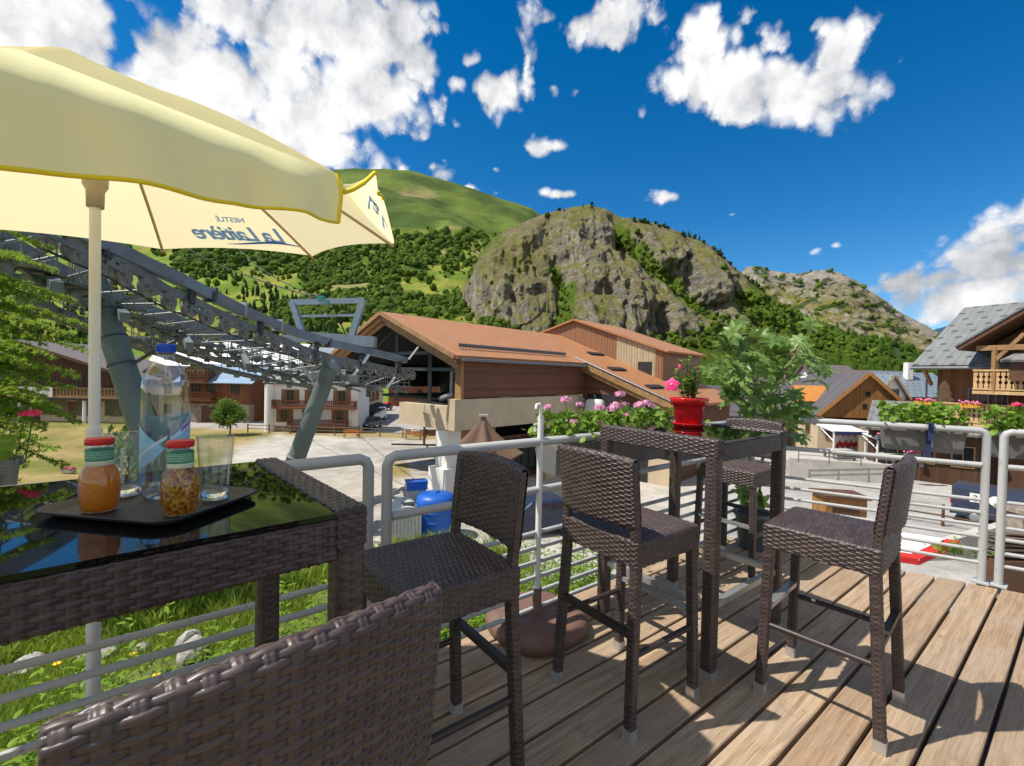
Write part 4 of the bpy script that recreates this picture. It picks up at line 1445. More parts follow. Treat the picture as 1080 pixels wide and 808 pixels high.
# clad side wall
m = MB(); m.boxf(F(0, 0, zb0), F.e * (LEN + .66), F.n * .25, up * (H0 - .12 - zb0)); m.build('cladding', mt_station, st)
m = MB(); m.boxf(F(-.08, -.03, zb0 - .05), F.e * .2, F.n * .5, up * (H0 - zb0)); m.build('corner_post', mt_beam, st)
# eaves gutter, snow guards
m = MB(); m.tube([F(-.6, -.62, H0 - .22), F(LEN + .3, -.62, H0 - .26)], .09, 8); m.build('gutter', mt_gutter, st)
m = MB()
for k in range(3):
    z = H0 + .56 + .07 * k
    m.tube([F(.2, .55, z), F(10.5, .55, z - .02)], .035, 6)
for k in range(40): m.tube([F(.3 + k * .26, .6, H0 + .42), F(.3 + k * .26, .5, H0 + .78)], .02, 5)
m.build('snow_guard', mt_gutter, st)
# dark hall inside: back wall, floor edge, far side
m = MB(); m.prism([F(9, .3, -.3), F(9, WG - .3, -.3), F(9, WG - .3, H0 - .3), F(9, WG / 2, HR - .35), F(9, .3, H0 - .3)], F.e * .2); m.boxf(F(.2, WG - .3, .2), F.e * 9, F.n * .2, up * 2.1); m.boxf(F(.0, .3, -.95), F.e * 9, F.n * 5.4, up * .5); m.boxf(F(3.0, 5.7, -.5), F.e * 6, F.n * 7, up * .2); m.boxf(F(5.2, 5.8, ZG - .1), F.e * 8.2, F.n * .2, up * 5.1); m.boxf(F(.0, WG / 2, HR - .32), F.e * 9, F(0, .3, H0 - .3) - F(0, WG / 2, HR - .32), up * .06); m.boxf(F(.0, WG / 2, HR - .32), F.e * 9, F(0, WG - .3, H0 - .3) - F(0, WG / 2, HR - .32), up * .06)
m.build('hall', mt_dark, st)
m = MB()
for v in (3.2, 6.7, 10.2): m.bar(F(.3, v, -.4), F(.3, v, HR - abs(v - 6.7) * .39 - .35), .22, .22)
for z in (1.6, 2.6): m.bar(F(.3, .3, z), F(.3, WG - .3, z), .16, .2)
m.bar(F(.3, 3.2, 2.6), F(.3, 6.7, 4.4), .14, .14); m.bar(F(.3, 10.2, 2.6), F(.3, 6.7, 4.4), .14, .14)
m.build('steel_frame', m_plain('dark_steel', (.06, .065, .07), .5, .5), st)
m = MB(); m.tube([F(1.2, 2.2, -.4), F(1.2, 2.2, 1.4), F(1.2, 1.9, 1.9), F(1.2, .9, 1.9), F(1.2, .6, 1.5), F(1.2, .45, .6)], .16, 8); m.tube([F(.9, 1.6, .2), F(.9, 2.9, -.2)], .2, 8)
m.build('air_duct', mt_sheetmetal, st)
# concrete beam, pillars
m = MB(); m.boxf(F(-.5, -.05, -1.75), F.e * (LEN + .9), F.n * .6, up * 1.72); m.boxf(F(-.52, .55, -1.75), F.e * .6, F.n * 4.6, up * 1.3); m.build('concrete_beam', mt_beige, st)
m = MB(); m.boxf(F(-.45, .6, ZG - .2), F.e * 1.0, F.n * 1.0, up * 4.1); m.boxf(F(-.75, .35, ZG - .2), F.e * 1.55, F.n * 1.5, up * 2.0); m.build('pillar', mt_white, st)
m = MB(); m.boxf(F(8.2, 9.0, ZG - .2), F.e * .9, F.n * 3.0, up * 5.0); m.build('pillar', mt_cream, st)
m = MB(); m.boxf(F(7.9, .1, ZG - .2), F.e * 1.3, F.n * .5, up * 4.3); m.boxf(F(10.9, -.07, ZG - .2), F.e * 1.3, F.n * .6, up * 5.65); m.build('pillar', mt_beige, st)
# ground storey set back: slatted wall, glazing
m = MB(); m.boxf(F(1.2, 1.6, ZG - .1), F.e * 3.2, F.n * .1, up * 3.9); m.build('slatted_wall', mt_slat, st)
m = MB(); m.boxf(F(4.4, 1.6, ZG - .1), F.e * 8, F.n * .1, up * 2.2); m.boxf(F(4.4, 1.62, ZG + 2.1), F.e * 8, F.n * .1, up * .9); m.build('lower_cladding', mt_station, st)
for u in (5.2, 7.2, 9.6): window(st, F(u + .5, 1.6, ZG + .5), F.e, -F.n, 1.7, 2.3, mt_dark, mt_panebrt)
# wing on the right: the slope runs on down, its verge faces the deck
u1 = LEN + .15
dn = -sl0.normalized(); LW = 7.9
wv = MB(); wv.boxf(F(u1, 0, H0) + nrm0 * .004, F.e * 13, dn * LW, nrm0 * .2); wv.build('wing_roof', mt_copper, st)
m = MB(); a = F(u1, .6, H0 + .22); b = F(u1, 0, H0) + dn * LW
for k, (dz, in_) in enumerate(((-.25, -.03), (-.55, .14))):
    m.boxf(a + nrm0 * dz + F.e * in_, (b - a), -F.e * .1, nrm0 * (.40 - .1 * k))
m.build('wing_verge', mt_beam, st)
m = MB(); m.tube([a + nrm0 * .24 - F.e * .12, b + nrm0 * .24 - F.e * .12], .07, 8); m.build('wing_gutter', mt_gutter, st)
wz = lambda v: H0 + v * (HR - H0) / (WG / 2) - .1       # roof underside at depth v (negative: in front of the main wall)
m = MB()
m.prism([F(u1 + .5, -6.7, ZG - .2), F(u1 + .5, 0.2, ZG - .2), F(u1 + .5, 0.2, wz(.2)), F(u1 + .5, -6.7, wz(-6.7))], F.e * 12); m.build('wing_wall', mt_station, st)
m = MB(); m.boxf(F(u1 + .40, -6.75, ZG - .2), F.n * 6.8, F.e * .09, up * 3.1); m.build('wing_base', mt_beige, st)
op = MB(); op.boxf(F(u1 + .47, -2.9, -2.2), F.n * 2.6, F.e * .02, up * 2.3); o_ = op.build('cabin_opening', mt_dark, st)
for (v0, w0, z0, h0) in ((-5.0, 2.6, -2.2, 1.7), (-6.3, .7, -2.2, 1.2)):
    window(st, F(u1 + .5, v0, z0), F.n, -F.e, w0, h0, mt_dark, mt_panebrt, bars=1)
m = MB(); m.boxf(F(u1 + .33, -5.2, ZG), F.n * 1.2, F.e * .06, up * 2.2); m.build('door', mt_dark, st)
# snow stops lying on the roofs
m = MB()
for (u, v) in ((u1 + 1.2, -1.8), (u1 + 3.5, 1.5), (u1 + 1.0, -4.9)):
    p = F(u, v, H0 + v * (HR - H0) / (WG / 2)) + nrm0 * .25
    m.boxf(p, F.e * 2.2, sl0.normalized() * .5, nrm0 * .08)
m.build('snow_stop', mt_dark, st)
# tall ribbed shed standing up through the wing roof
us = 18.0
Sp = [F(us, 9.0, 2.4), F(us, -3.5, -1.0), F(us, -3.5, 3.5), F(us, 4.9, 6.4), F(us, 9.0, 5.3)]
m = MB(); m.prism(Sp, F.e * 8); m.build('ribbed_shed', mt_ribwall, st)
m = MB(); m.prism([F(us - .025, -2.9, .4), F(us - .025, .6, 1.4), F(us - .025, .6, 4.85), F(us - .025, -2.9, 3.72)], F.e * .02); m.build('weathered_cladding', mt_ribpale, st)
m = MB(); m.boxf(F(us - .05, -2.6, 1.45), F.n * 1.2, F.e * .015, up * 1.2); m.build('louvre_opening', mt_dark, st)
m = MB()
for a, b in ((F(us - .3, -4.0, 3.35), F(us - .3, 4.9, 6.42)), (F(us - .3, 9.6, 5.16), F(us - .3, 4.9, 6.42))):
    nn_ = F.e.cross(b - a).normalized(); nn_ = nn_ if nn_.z > 0 else -nn_
    m.boxf(a, F.e * 8.6, b - a, nn_ * .16)
m.build('shed_roof', mt_copper, st)
under(st)
for c in st.children:
    for g in c.children: pass

# cabin waiting in the opening
gp = F(u1 - .35, -1.45, -2.15)
gc = thing('gondola_cabin', 'pale gondola cabin hanging in the dark opening of the station', 'gondola cabin', gp, math.atan2(F.n.y, F.n.x))
m = MB(); prof = [(.0, .0), (.55, .02), (.72, .2), (.78, .8), (.76, 1.0), (.66, 1.75), (.5, 1.9), (0, 1.92)]
# rounded cabin: superellipse rings
vs, fs = [], []
N = 28
for (r, z) in prof:
    for j in range(N):
        w = 2 * math.pi * j / N; c, s = math.cos(w), math.sin(w)
        vs.append(V((r * math.copysign(abs(c) ** .55, c), r * .55 * math.copysign(abs(s) ** .55, s), z)))
for i in range(len(prof) - 1):
    for j in range(N): fs.append((i * N + j, i * N + (j + 1) % N, (i + 1) * N + (j + 1) % N, (i + 1) * N + j))
m.add(vs, fs, 0, True); m.build('shell', m_plain('cabin_paint', (.62, .63, .58), .4, var=.05), gc)
m = MB(); m.boxf((-.52, -.45, .95), (1.04, 0, 0), (0, .03, 0), (0, 0, .7)); m.build('window', mt_pane, gc)
m = MB(); m.tube([(0, 0, 1.9), (0, 0, 2.15), (0, .2, 2.2)], .05, 8); m.build('hanger', mt_gutter, gc)

# ------------------------------------------------------------------ the lift line: sheaves, beams, catwalks, leaning columns
lt = thing('ski_lift_tower', 'grey-green steel lift structure with curved sheave trains and leaning columns', 'lift tower', at(140, 11, ZG))
mt_steel = m_plain('galvanised_beam', (.20, .235, .26), .5, .45, var=.18, scale=2.0)
mt_steelg = m_plain('green_grey_steel', (.165, .19, .18), .55, .3, var=.2, scale=3.0)
mt_tower = m_plain('tower_green', (.125, .155, .138), .5, .15, var=.2, scale=1.2, bump=.1, bscale=8)
mt_lightst = m_plain('bright_galvanised', (.42, .45, .46), .4, .6, var=.15)
mt_railst = m_plain('dull_galvanised', (.22, .24, .24), .5, .4, var=.2)
mt_rimr = m_plain('worn_rubber_rim', (.21, .19, .165), .75, var=.2)
mt_hubs = m_plain('sheave_steel', (.075, .078, .082), .55, .4, var=.2)
DA = lambda px: float(np.interp(px, [-60, 43, 77, 110, 130, 153, 178, 200, 225, 275, 340, 425, 440], [6.6, 8.0, 8.7, 9.5, 10, 10.9, 11.9, 12.6, 13.3, 16, 20, 25, 26]))
beamA = [(-160, 120), (-60, 172), (40, 222), (75, 242), (110, 258), (150, 277), (190, 295), (221, 311), (252, 326), (280, 338), (310, 350), (343, 360)]


def beam_run(pts, w, h, mat, name, depth=DA, off=0.0):
    m = MB(); q = [P(x, y, depth(x) + off) for x, y in pts]
    for a, b in zip(q[:-1], q[1:]):
        dr = (b - a).normalized(); m.bar(a - dr * .015, b + dr * .015, w, h)
    return m.build(name, mat, lt)


beam_run(beamA, .27, .30, mt_steel, 'main_beam')
beam_run([(346, 361.5), (391, 371), (428, 380)], .27, .33, mt_steel, 'main_beam')
for (x, y) in ((222, 311), (254, 326), (293, 343), (345, 361)):
    a = P(x, y, DA(x)); b = P(x + 4, y + 2, DA(x + 4)); dr = (b - a).normalized()
    m = MB(); m.bar(a - dr * .05, a + dr * .05, .37, .42); m.build('beam_flange', mt_hubs if x in (222, 345) else mt_lightst, lt)
wheels = [(43, 246), (77, 263), (110, 277.5), (130, 290), (153, 302.5), (178, 317), (200, 325), (218, 334), (237, 342), (257, 350), (273, 356), (290, 363), (303, 367), (319, 374), (332, 378), (344, 381), (356, 385), (369, 386.6), (380, 388.6), (390, 390), (400, 392), (410, 394), (419, 395.5), (427, 396.3), (435, 396)]
WP = [P(x, y, DA(x)) for x, y in wheels]


def sheave(c, dr, rad):
    side = V((dr.y, -dr.x, 0)).normalized()      # axle
    upv = side.cross(dr).normalized()
    M = Matrix((dr, upv, side)).transposed()
    m = MB(); m.lathe([(rad * .72, -.05), (rad * .97, -.055), (rad, -.03), (rad, .03), (rad * .97, .055), (rad * .72, .05)], c, 24, M=M)
    s_ = m.build('sheave', mt_rimr, lt)
    m = MB(); m.lathe([(.001, -.035), (rad * .74, -.03), (rad * .74, .03), (.001, .035)], c, 20, M=M)
    for k in range(6):
        w = k * math.pi / 3
        for z in (-.04, .04): m.bar(c + M @ V((.05 * math.cos(w), .05 * math.sin(w), z)), c + M @ V((rad * .68 * math.cos(w), rad * .68 * math.sin(w), z)), .03, .02, up=side)
    m.build('hub', mt_hubs, s_)
    m = MB(); m.lathe([(.001, -.09), (.05, -.09), (.055, .09), (.001, .09)], c, 10, M=M); m.build('axle', mt_lightst, s_)


for i, c in enumerate(WP):
    d = (WP[min(i + 1, len(WP) - 1)] - WP[max(i - 1, 0)]).normalized()
    sheave(c, d, .26)
# rocker beams joining the wheels in pairs and fours, on the near side of the sheaves
nearside = V((ES.y, -ES.x, 0)).normalized()      # toward the camera side of the line
m = MB()
for i in range(len(WP) - 1):
    dr = (WP[i + 1] - WP[i]).normalized(); sd_ = V((dr.y, -dr.x, 0)).normalized()
    if i % 2 == 0: m.bar(WP[i] + sd_ * .10 - dr * .08, WP[i + 1] + sd_ * .10 + dr * .08, .04, .09)
    m.bar(WP[i] - sd_ * .02 + up * .27 - dr * .02, WP[i + 1] - sd_ * .02 + up * .27 + dr * .02, .12, .20)
m.build('rocker_beam', mt_steelg, lt)
for i in range(2, len(WP) - 1, 4):
    m = MB()
    x, y = wheels[i]; xb = x + 3
    yb = np.interp(xb, [p[0] for p in beamA] + [391, 428], [p[1] for p in beamA] + [371, 380])
    a = WP[i] + V((0, 0, .12)); b = P(xb, yb, DA(xb))
    m.bar(a, b, .16, .2); m.bar(a + nearside * .2, b + nearside * .1, .08, .1)
    m.build('hanger_bracket', mt_hubs, lt)
# the moving rope under the train
m = MB(); m.tube([c - V((0, 0, .25)) for c in WP], .024, 6); m.build('haul_rope', mt_rubber, lt)
# the far line of the same lift
DB = lambda px: float(np.interp(px, [-40, 0, 45, 85, 143, 197, 251, 340, 425], [9, 10, 11.5, 13, 15, 18, 21, 27, 30]))
beam_run([(-40, 228), (0, 252), (45, 277), (85, 299), (143, 322), (197, 342), (251, 359), (300, 371), (345, 381), (380, 386)], .28, .32, mt_steel, 'main_beam', DB)
fw = [(x, np.interp(x, [0, 45, 85, 143, 197, 251, 300, 345], [274, 297, 317, 338, 357, 373, 384, 391])) for x in np.concatenate([np.arange(8, 140, 24), np.arange(146, 345, 12.5)])]
FWP = [P(x, y, DB(x)) for x, y in fw]
for i, c in enumerate(FWP): sheave(c, (FWP[min(i + 1, len(FWP) - 1)] - FWP[max(i - 1, 0)]).normalized(), .235)
m = MB()
for i in range(len(FWP) - 1):
    dr = (FWP[i + 1] - FWP[i]).normalized(); sd_ = V((dr.y, -dr.x, 0)).normalized()
    m.bar(FWP[i] + sd_ * .12, FWP[i + 1] + sd_ * .12, .06, .14)
m.build('rocker_beam', mt_steelg, lt)
# stepped catwalk below the near line
cat = [(-160, 190, 5.6), (-80, 230, 6.5), (-20, 262, 7.4), (20, 280, 8.4), (60, 297, 9.5), (90, 311, 10.5), (116, 322, 11.5), (141, 334, 12.5), (162, 344, 13.5), (185, 354, 14.5), (202, 362, 15.5), (226, 371, 17), (248, 379, 18), (270, 386, 19), (290, 392, 20), (310, 397, 21), (330, 402, 22), (355, 405, 23), (380, 407, 24), (405, 408, 25), (430, 409, 26)]
CP = [P(*c) for c in cat]
for i in range(len(CP) - 1):
    a, b = CP[i], CP[i + 1]; dr = V((b.x - a.x, b.y - a.y, 0)); ln = dr.length; dr.normalize(); sd_ = V((dr.y, -dr.x, 0))
    m = MB()
    m.boxf(a - dr * .12 - sd_ * .25, dr * (ln + .24), sd_ * .50, up * .03)
    for s_ in (-.26, .24): m.boxf(a - dr * .12 + sd_ * s_ - up * .03, dr * (ln + .24), sd_ * .02, up * .08)
    for k in range(int(ln / .12)): m.boxf(a + dr * k * .12 - sd_ * .23 + up * .032, dr * .02, sd_ * .46, up * .01)
    pl = m.build('catwalk_step', mt_steelg, lt)
    m = MB()
    for s_ in (-.27, .27):
        for f in (.05, .5, .95): m.tube([a + dr * ln * f + sd_ * s_, a + dr * ln * f + sd_ * s_ + up * (.95 if s_ < 0 else .55)], .016, 5)
        m.tube([a + sd_ * s_ + up * (.95 if s_ < 0 else .55), b + sd_ * s_ + up * (.95 if s_ < 0 else .55)], .016, 5)
        m.tube([a + sd_ * s_ + up * .5 * (1 if s_ < 0 else .55), b + sd_ * s_ + up * .5 * (1 if s_ < 0 else .55)], .012, 5)
    m.build('handrail', mt_railst, lt)
    m = MB()
    mid = (a + b) / 2
    m.lathe([(.0, -.30), (.11, -.30), (.15, -.26), (.17, -.08), (.17, -.04)], mid, 12); m.boxf(mid - dr * .2 - sd_ * .34 - up * .10, dr * .4, sd_ * .68, up * .05)
    m.bar(a - up * .02, b - up * .28, .07, .09)
    m.build('drive_unit', mt_steelg, lt)
# brackets and stays between catwalk and train
m = MB()
for i in range(1, len(CP) - 1):
    w = min(WP, key=lambda q: (q.y - CP[i].y) ** 2)
    m.tube([CP[i] + nearside * .2, w + nearside * .22 - up * .1], .03, 6)
    m.tube([CP[i] - nearside * .28, CP[i + 1] + up * .5 - nearside * .25], .018, 5)
    if i % 3 == 0: m.bar(CP[i] + up * .05, w + up * .25, .12, .08)
m.build('stay', mt_railst, lt)
# a second, lower gangway and the long channel under the far line
for pts, nm in (([(18, 316, 10.0), (90, 343, 13.0), (150, 366, 16), (206, 384, 19), (280, 400, 22.5), (345, 411, 25)], 'gangway'), ([(150, 356, 17), (215, 376, 20), (280, 392, 23), (345, 402, 26)], 'gangway')):
    q = [P(*c) for c in pts]; m = MB(); h_ = MB()
    for a, b in zip(q[:-1], q[1:]):
        dr = (b - a); sd_ = V((dr.y, -dr.x, 0)).normalized()
        m.bar(a, b, .5, .04)
        for s_ in (-.28, .28): m.bar(a + sd_ * s_, b + sd_ * s_, .04, .15)
        k = max(2, int(dr.length / .9))
        for i in range(k):
            c = a + dr * (i / k)
            for s_ in (-.36, .36): h_.tube([c + sd_ * s_, c + sd_ * s_ + up * .9], .018, 5)
            m.bar(c - sd_ * .4, c + sd_ * .4, .08, .07); m.lathe([(.0, -.24), (.11, -.24), (.14, -.05)], c + sd_ * .2, 10)
        for s_ in (-.36, .36):
            for z in (.5, .9): h_.tube([a + sd_ * s_ + up * z, b + sd_ * s_ + up * z], .016, 5)
    g_ = m.build(nm, mt_steelg, lt); h_.build('handrail', mt_railst, lt)
# cross arms between the two lines
m = MB()
for (xa, xb) in ((60, 42), (132, 120), (200, 190), (262, 252), (345, 345)):
    ya = np.interp(xa, [p[0] for p in cat], [p[1] for p in cat]); yb = np.interp(xb, [0, 85, 143, 197, 251, 345], [262, 307, 330, 350, 366, 388])
    m.bar(P(xa, ya, DA(xa)) - up * .1, P(xb, yb, DB(xb)), .18, .20)
m.build('cross_arm', mt_steelg, lt)
# leaning columns
a, b = P(94, 280, 11.0), P(150, 448, 11.0)
dr = (b - a).normalized(); b2 = a + dr * ((ZG - .3 - a.z) / dr.z)
m = MB(); m.tube([a, b2], [.25, .34], 28); m.tube([a - dr * .35, a], .22, 16); cu_ = m.build('support_column', mt_tower, lt)
for f in (.28, .45, .62):
    m = MB(); c = a + (b - a) * f; m.tube([c - dr * .02, c + dr * .02], .25 + .09 * f * .55 + .015, 28); m.build('band', mt_hubs, cu_)
m = MB(); m.tube([a + (b - a) * .62 + V((.4, -.2, 0)), a + (b - a) * .55 + V((1.0, -.1, .1)), a + (b - a) * .5 + V((1.5, .3, .3))], .04, 6); m.build('cable_arm', mt_hubs, cu_)
a, b = P(348, 388, 19.3), P(308, 496, 19.3); dr = (b - a).normalized(); b2 = a + dr * ((ZG - .3 - a.z) / dr.z)
m = MB(); m.tube([a, a + (b - a) * .5, b2], [.33, .35, .38], 28); cu_ = m.build('support_column', mt_tower, lt)
c = P(313, 482, 19.3); m = MB(); m.tube([c - dr * .03, c + dr * .03], .395, 28); m.build('collar', mt_lightst, cu_)
m = MB(); m.tube([c + dr * .05, b2], .375, 28); m.build('footing', mt_hubs, cu_)
m = MB(); m.lathe([(.3, -.1), (.40, 0), (.3, .5), (.25, .6)], P(350, 394, 19.6), 16); m.bar(P(330, 396, 20), P(378, 400, 20), .3, .3); m.bar(P(316, 384, 20.5), P(336, 408, 20), .12, .12); m.build('column_head', mt_railst, lt)
# the portal frame straddling the line
pd = 22.5
m = MB()
m.bar(P(307, 319, pd), P(384, 317, pd), .2, .26); m.bar(P(314, 333.5, pd), P(375, 332.5, pd), .1, .12)
m.bar(P(308, 318, pd), P(319, 352, pd), .26, .26, up=(0, 1, 0)); m.bar(P(383, 316, pd), P(370, 358, pd), .27, .28, up=(0, 1, 0))
m.build('portal_frame', m_plain('portal_paint', (.27, .34, .39), .45, .4, var=.12), lt)
m = MB(); m.bar(P(330, 356, pd), P(396, 361, pd), .5, .52); m.bar(P(296, 358, pd), P(330, 356, pd), .4, .4); m.build('cross_beam', m_plain('portal_beam', (.27, .32, .35), .45, .4, var=.12), lt)
m = MB(); m.box(P(339, 314.5, pd), (.3, .3, .22)); m.box(P(345.5, 319, pd), (.22, .3, .22)); m.build('cable_clamp', m_plain('teal_paint', (.05, .25, .22), .5), lt)
# bright diagonal braces by the station mouth
m = MB()
for (x0, y0, x1, y1) in ((383, 383, 389, 374), (366, 405, 377, 390), (431, 379, 441, 366), (408, 409, 416, 398)):
    m.bar(P(x0, y0, DA(min(x0, 425)) - .4), P(x1, y1, DA(min(x1, 425)) - .4), .12, .08)
m.build('brace', mt_white_paint, lt)
under(lt)
for c in lt.children: pass
# ropes up the mountain
for (pts, lab) in (([(345, 317, 22.5), (150, 225, 60)], 'thin dark rope slung from the portal frame up behind the parasol'), ([(350, 318, 22.5), (366, 356, 22.6)], 'short dark rope hanging from the portal clamp to the cross beam'), ([(345, 316, 22.5), (240, 246, 60)], 'upper dark rope running from the portal frame toward the mountain')):
    m = MB(); a, b = P(*pts[0]), P(*pts[1]); k = 12
    m.tube([a + (b - a) * (i / k) - up * (.9 * (b - a).length / 40 * 4 * (i / k) * (1 - i / k)) for i in range(k + 1)], .035, 5)
    tag(m.build('lift_rope', mt_rubber), lab, 'rope')
# ------------------------------------------------------------------ square: fence, benches, tanks, small things
mt_fence = m_plain('weathered_rail', (.16, .12, .085), .85, var=.3, scale=6)
mt_bench = m_plain('orange_bench_slat', (.48, .20, .055), .6, var=.15)


def rail_fence(label, pts, h=1.0, step=2.4, rails=(.45, .85), mat=None, r=.06):
    t = thing('rail_fence', label, 'fence', pts[0])
    mp, mr_ = [], MB()
    for a, b in zip(pts[:-1], pts[1:]):
        a, b = V(a), V(b); k = max(1, int((b - a).length / step))
        for i in range(k + (1 if b == V(pts[-1]) else 0)):
            c = a + (b - a) * (i / k)
            m = MB(); m.tube([c - up * .2, c + up * h], [r * 1.25, r * 1.1], 7); m.build('post', mat or mt_fence, t)
        for z in rails: mr_.tube([a + up * z, b + up * z], r * .75, 6)
    mr_.build('rail', mat or mt_fence, t); under(t)
    return t


rail_fence('weathered wooden rail fence between the square and the chalets', [V(gpt(262, 50.5)), V(gpt(330, 50.0)), V(gpt(475, 49))])


def bench(label, p, rz):
    t = thing('park_bench', label, 'bench', p, rz, 'orange benches along the square')
    for k in range(3): m = MB(); m.box((0, -.14 + .14 * k, .45), (1.9, .11, .04)); m.build('seat_slat', mt_bench, t)
    for k in range(2): m = MB(); m.box((0, .24 + .03 * k, .62 + .16 * k), (1.9, .035, .12)); m.build('back_slat', mt_bench, t)
    for s_ in (-.75, .75):
        m = MB(); m.bar((s_, -.2, 0), (s_, -.2, .43), .05, .05); m.bar((s_, .2, 0), (s_, .28, .86), .05, .05); m.bar((s_, -.22, .41), (s_, .24, .41), .05, .04); m.build('leg', mt_dark, t)
    return t


bench('orange slatted bench in front of the white chalet', gpt(372, 48.2), R(2))
bench('orange slatted bench next to the station pillar', gpt(437, 48), R(0))
# half barrels by the station
for i, (px, d) in enumerate(((433, 52), (440, 51), (447, 52.5), (453, 51.5))):
    p = gpt(px, d)
    t = thing('stone_tub', 'pale round tub, one of the row in front of the station pillar', 'tub', p, 0, 'pale tubs near the station')
    m = MB(); m.lathe([(.45, 0), (.55, .2), (.58, .6), (.5, .62), (.48, .5), (.001, .5)], (0, 0, 0), 16); m.build('bowl', mt_concrete, t)
    m = MB(); m.lathe([(.585, .42), (.60, .46), (.585, .5)], (0, 0, 0), 16); m.build('band', mt_dark, t)
# barrier arm on the gravel
p = gpt(452, 38); t = thing('barrier_arm', 'dark barrier arm lying level on a post in the gravel lot', 'barrier', p)
m = MB(); m.box((-.9, 0, 1.02), (4.2, .16, .12)); m.build('arm', mt_dark, t)
m = MB(); m.box((0, 0, .5), (.14, .14, 1.0)); m.box((1.0, .1, .35), (.9, .5, .7)); m.build('post', mt_gutter, t)
# sign post in brown near the pillar
p = gpt(454, 45); t = thing('sign_post', 'brown timber sign post beside the station pillar', 'sign post', p)
m = MB(); m.box((-.5, 0, 1.4), (.2, .2, 2.9)); m.box((1.0, 0, 1.4), (.2, .2, 2.9)); m.build('post', mt_darktimber, t)
m = MB(); m.box((.25, 0, 2.5), (1.4, .1, .7)); m.box((.25, 0, 1.2), (1.4, .1, .5)); m.build('board', mt_darktimber, t)
# water tanks below the railing
p = at(428, 18.6, ZG); t = thing('storage_tank', 'ribbed pale grey water tank with rounded top below the railing', 'tank', p, R(20))
m = MB(); N = 24
prof = [(-.62, 0), (-.62, 1.35)] + [(-.62 * math.cos(a), 1.35 + .42 * math.sin(a)) for a in np.linspace(.1, math.pi - .1, 12)] + [(.62, 1.35), (.62, 0)]
m.prism([V((x, -.75, z)) for x, z in prof], (0, 1.5, 0)); m.build('body', m_plain('grey_plastic', (.50, .51, .46), .55, var=.1), t)
m = MB()
for k in range(9): m.box((-.56 + k * .14, -.78, .7), (.05, .06, 1.4))
m.build('rib', m_plain('grey_plastic_rib', (.44, .45, .40), .55), t)
m = MB(); m.prism([V((-.1 + .0 * k, y, z)) for k, (y, z) in enumerate(((-.6, 1.78), (-.2, 1.78), (-.2, 1.80), (-.6, 1.80)))], (.5, 0, 0)); m.build('patch', mt_dark, t)
p = at(462, 19.6, ZG); t = thing('storage_tank', 'bright blue plastic water tank beside the grey one', 'tank', p, R(35))
mt_blue = m_plain('blue_plastic', (.012, .10, .42), .4, var=.12, scale=2)
m = MB(); m.lathe([(.0, 0), (.78, 0), (.84, .1), (.84, 1.55), (.80, 1.74), (.68, 1.86), (.45, 1.92), (.0, 1.94)], (0, 0, 0), 32)
for z in (.4, .8, 1.2): m.lathe([(.84, z - .05), (.875, z), (.84, z + .05)], (0, 0, 0), 32)
m.build('body', mt_blue, t)
m = MB(); m.lathe([(.0, 1.93), (.16, 1.93), (.17, 1.97), (.0, 1.98)], (0, 0, 0), 16); m.build('lid', mt_blue, t)
p = at(441, 20.3, ZG); t = thing('plastic_crate', 'blue plastic box raised behind the two water tanks', 'box', p, R(20))
m = MB(); m.box((0, 0, 2.05), (.9, .6, .34)); m.box((0, 0, 2.24), (.96, .66, .05)); m.build('box', mt_blue, t); m = MB(); m.box((0, 0, .94), (.8, .5, 1.88)); m.build('stand', mt_concrete, t)
# folded brown mesh sunshade by the station
p = at(511, 22, ZG); t = thing('mesh_sunshade', 'half folded brown mesh sunshade in front of the station', 'sunshade', p, 0)
nt_ = NT('brown_mesh'); nt_.base((.22, .135, .085)); nt_.rough(.9); tr_ = nt_.n('BsdfTransparent'); ms_ = nt_.n('MixShader'); ms_.inputs[0].default_value = .68
nt_.l(tr_.outputs[0], ms_.inputs[1]); nt_.l(nt_.bs.outputs[0], ms_.inputs[2]); nt_.l(ms_.outputs[0], nt_.out.inputs[0])
vs, fs = [], []; N, K = 40, 14
for i in range(K):
    f = i / (K - 1)
    for j in range(N):
        w = 2 * math.pi * j / N
        r_ = (.10 + 1.25 * f ** 1.35) * (1 + .22 * f * math.cos(w * 5 + 1)) * (1 + .25 * math.cos(w - .4) * f)
        vs.append(V((r_ * math.cos(w), r_ * .7 * math.sin(w), 5.05 - 1.75 * f + .30 * f * math.cos(w * 5 + 1) - .25 * f * math.cos(w))))
for i in range(K - 1):
    for j in range(N): fs.append((i * N + j, i * N + (j + 1) % N, (i + 1) * N + (j + 1) % N, (i + 1) * N + j))
m = MB(); m.add(vs, fs, 0, True); m.build('canopy', nt_.mat, t)
m = MB(); m.tube([(0, 0, 0), (0, 0, 5.1)], .045, 8); m.build('pole', mt_gutter, t); m = MB(); m.box((0, 0, 5.08), (.45, .3, .09)); m.build('top_plate', mt_concrete, t)


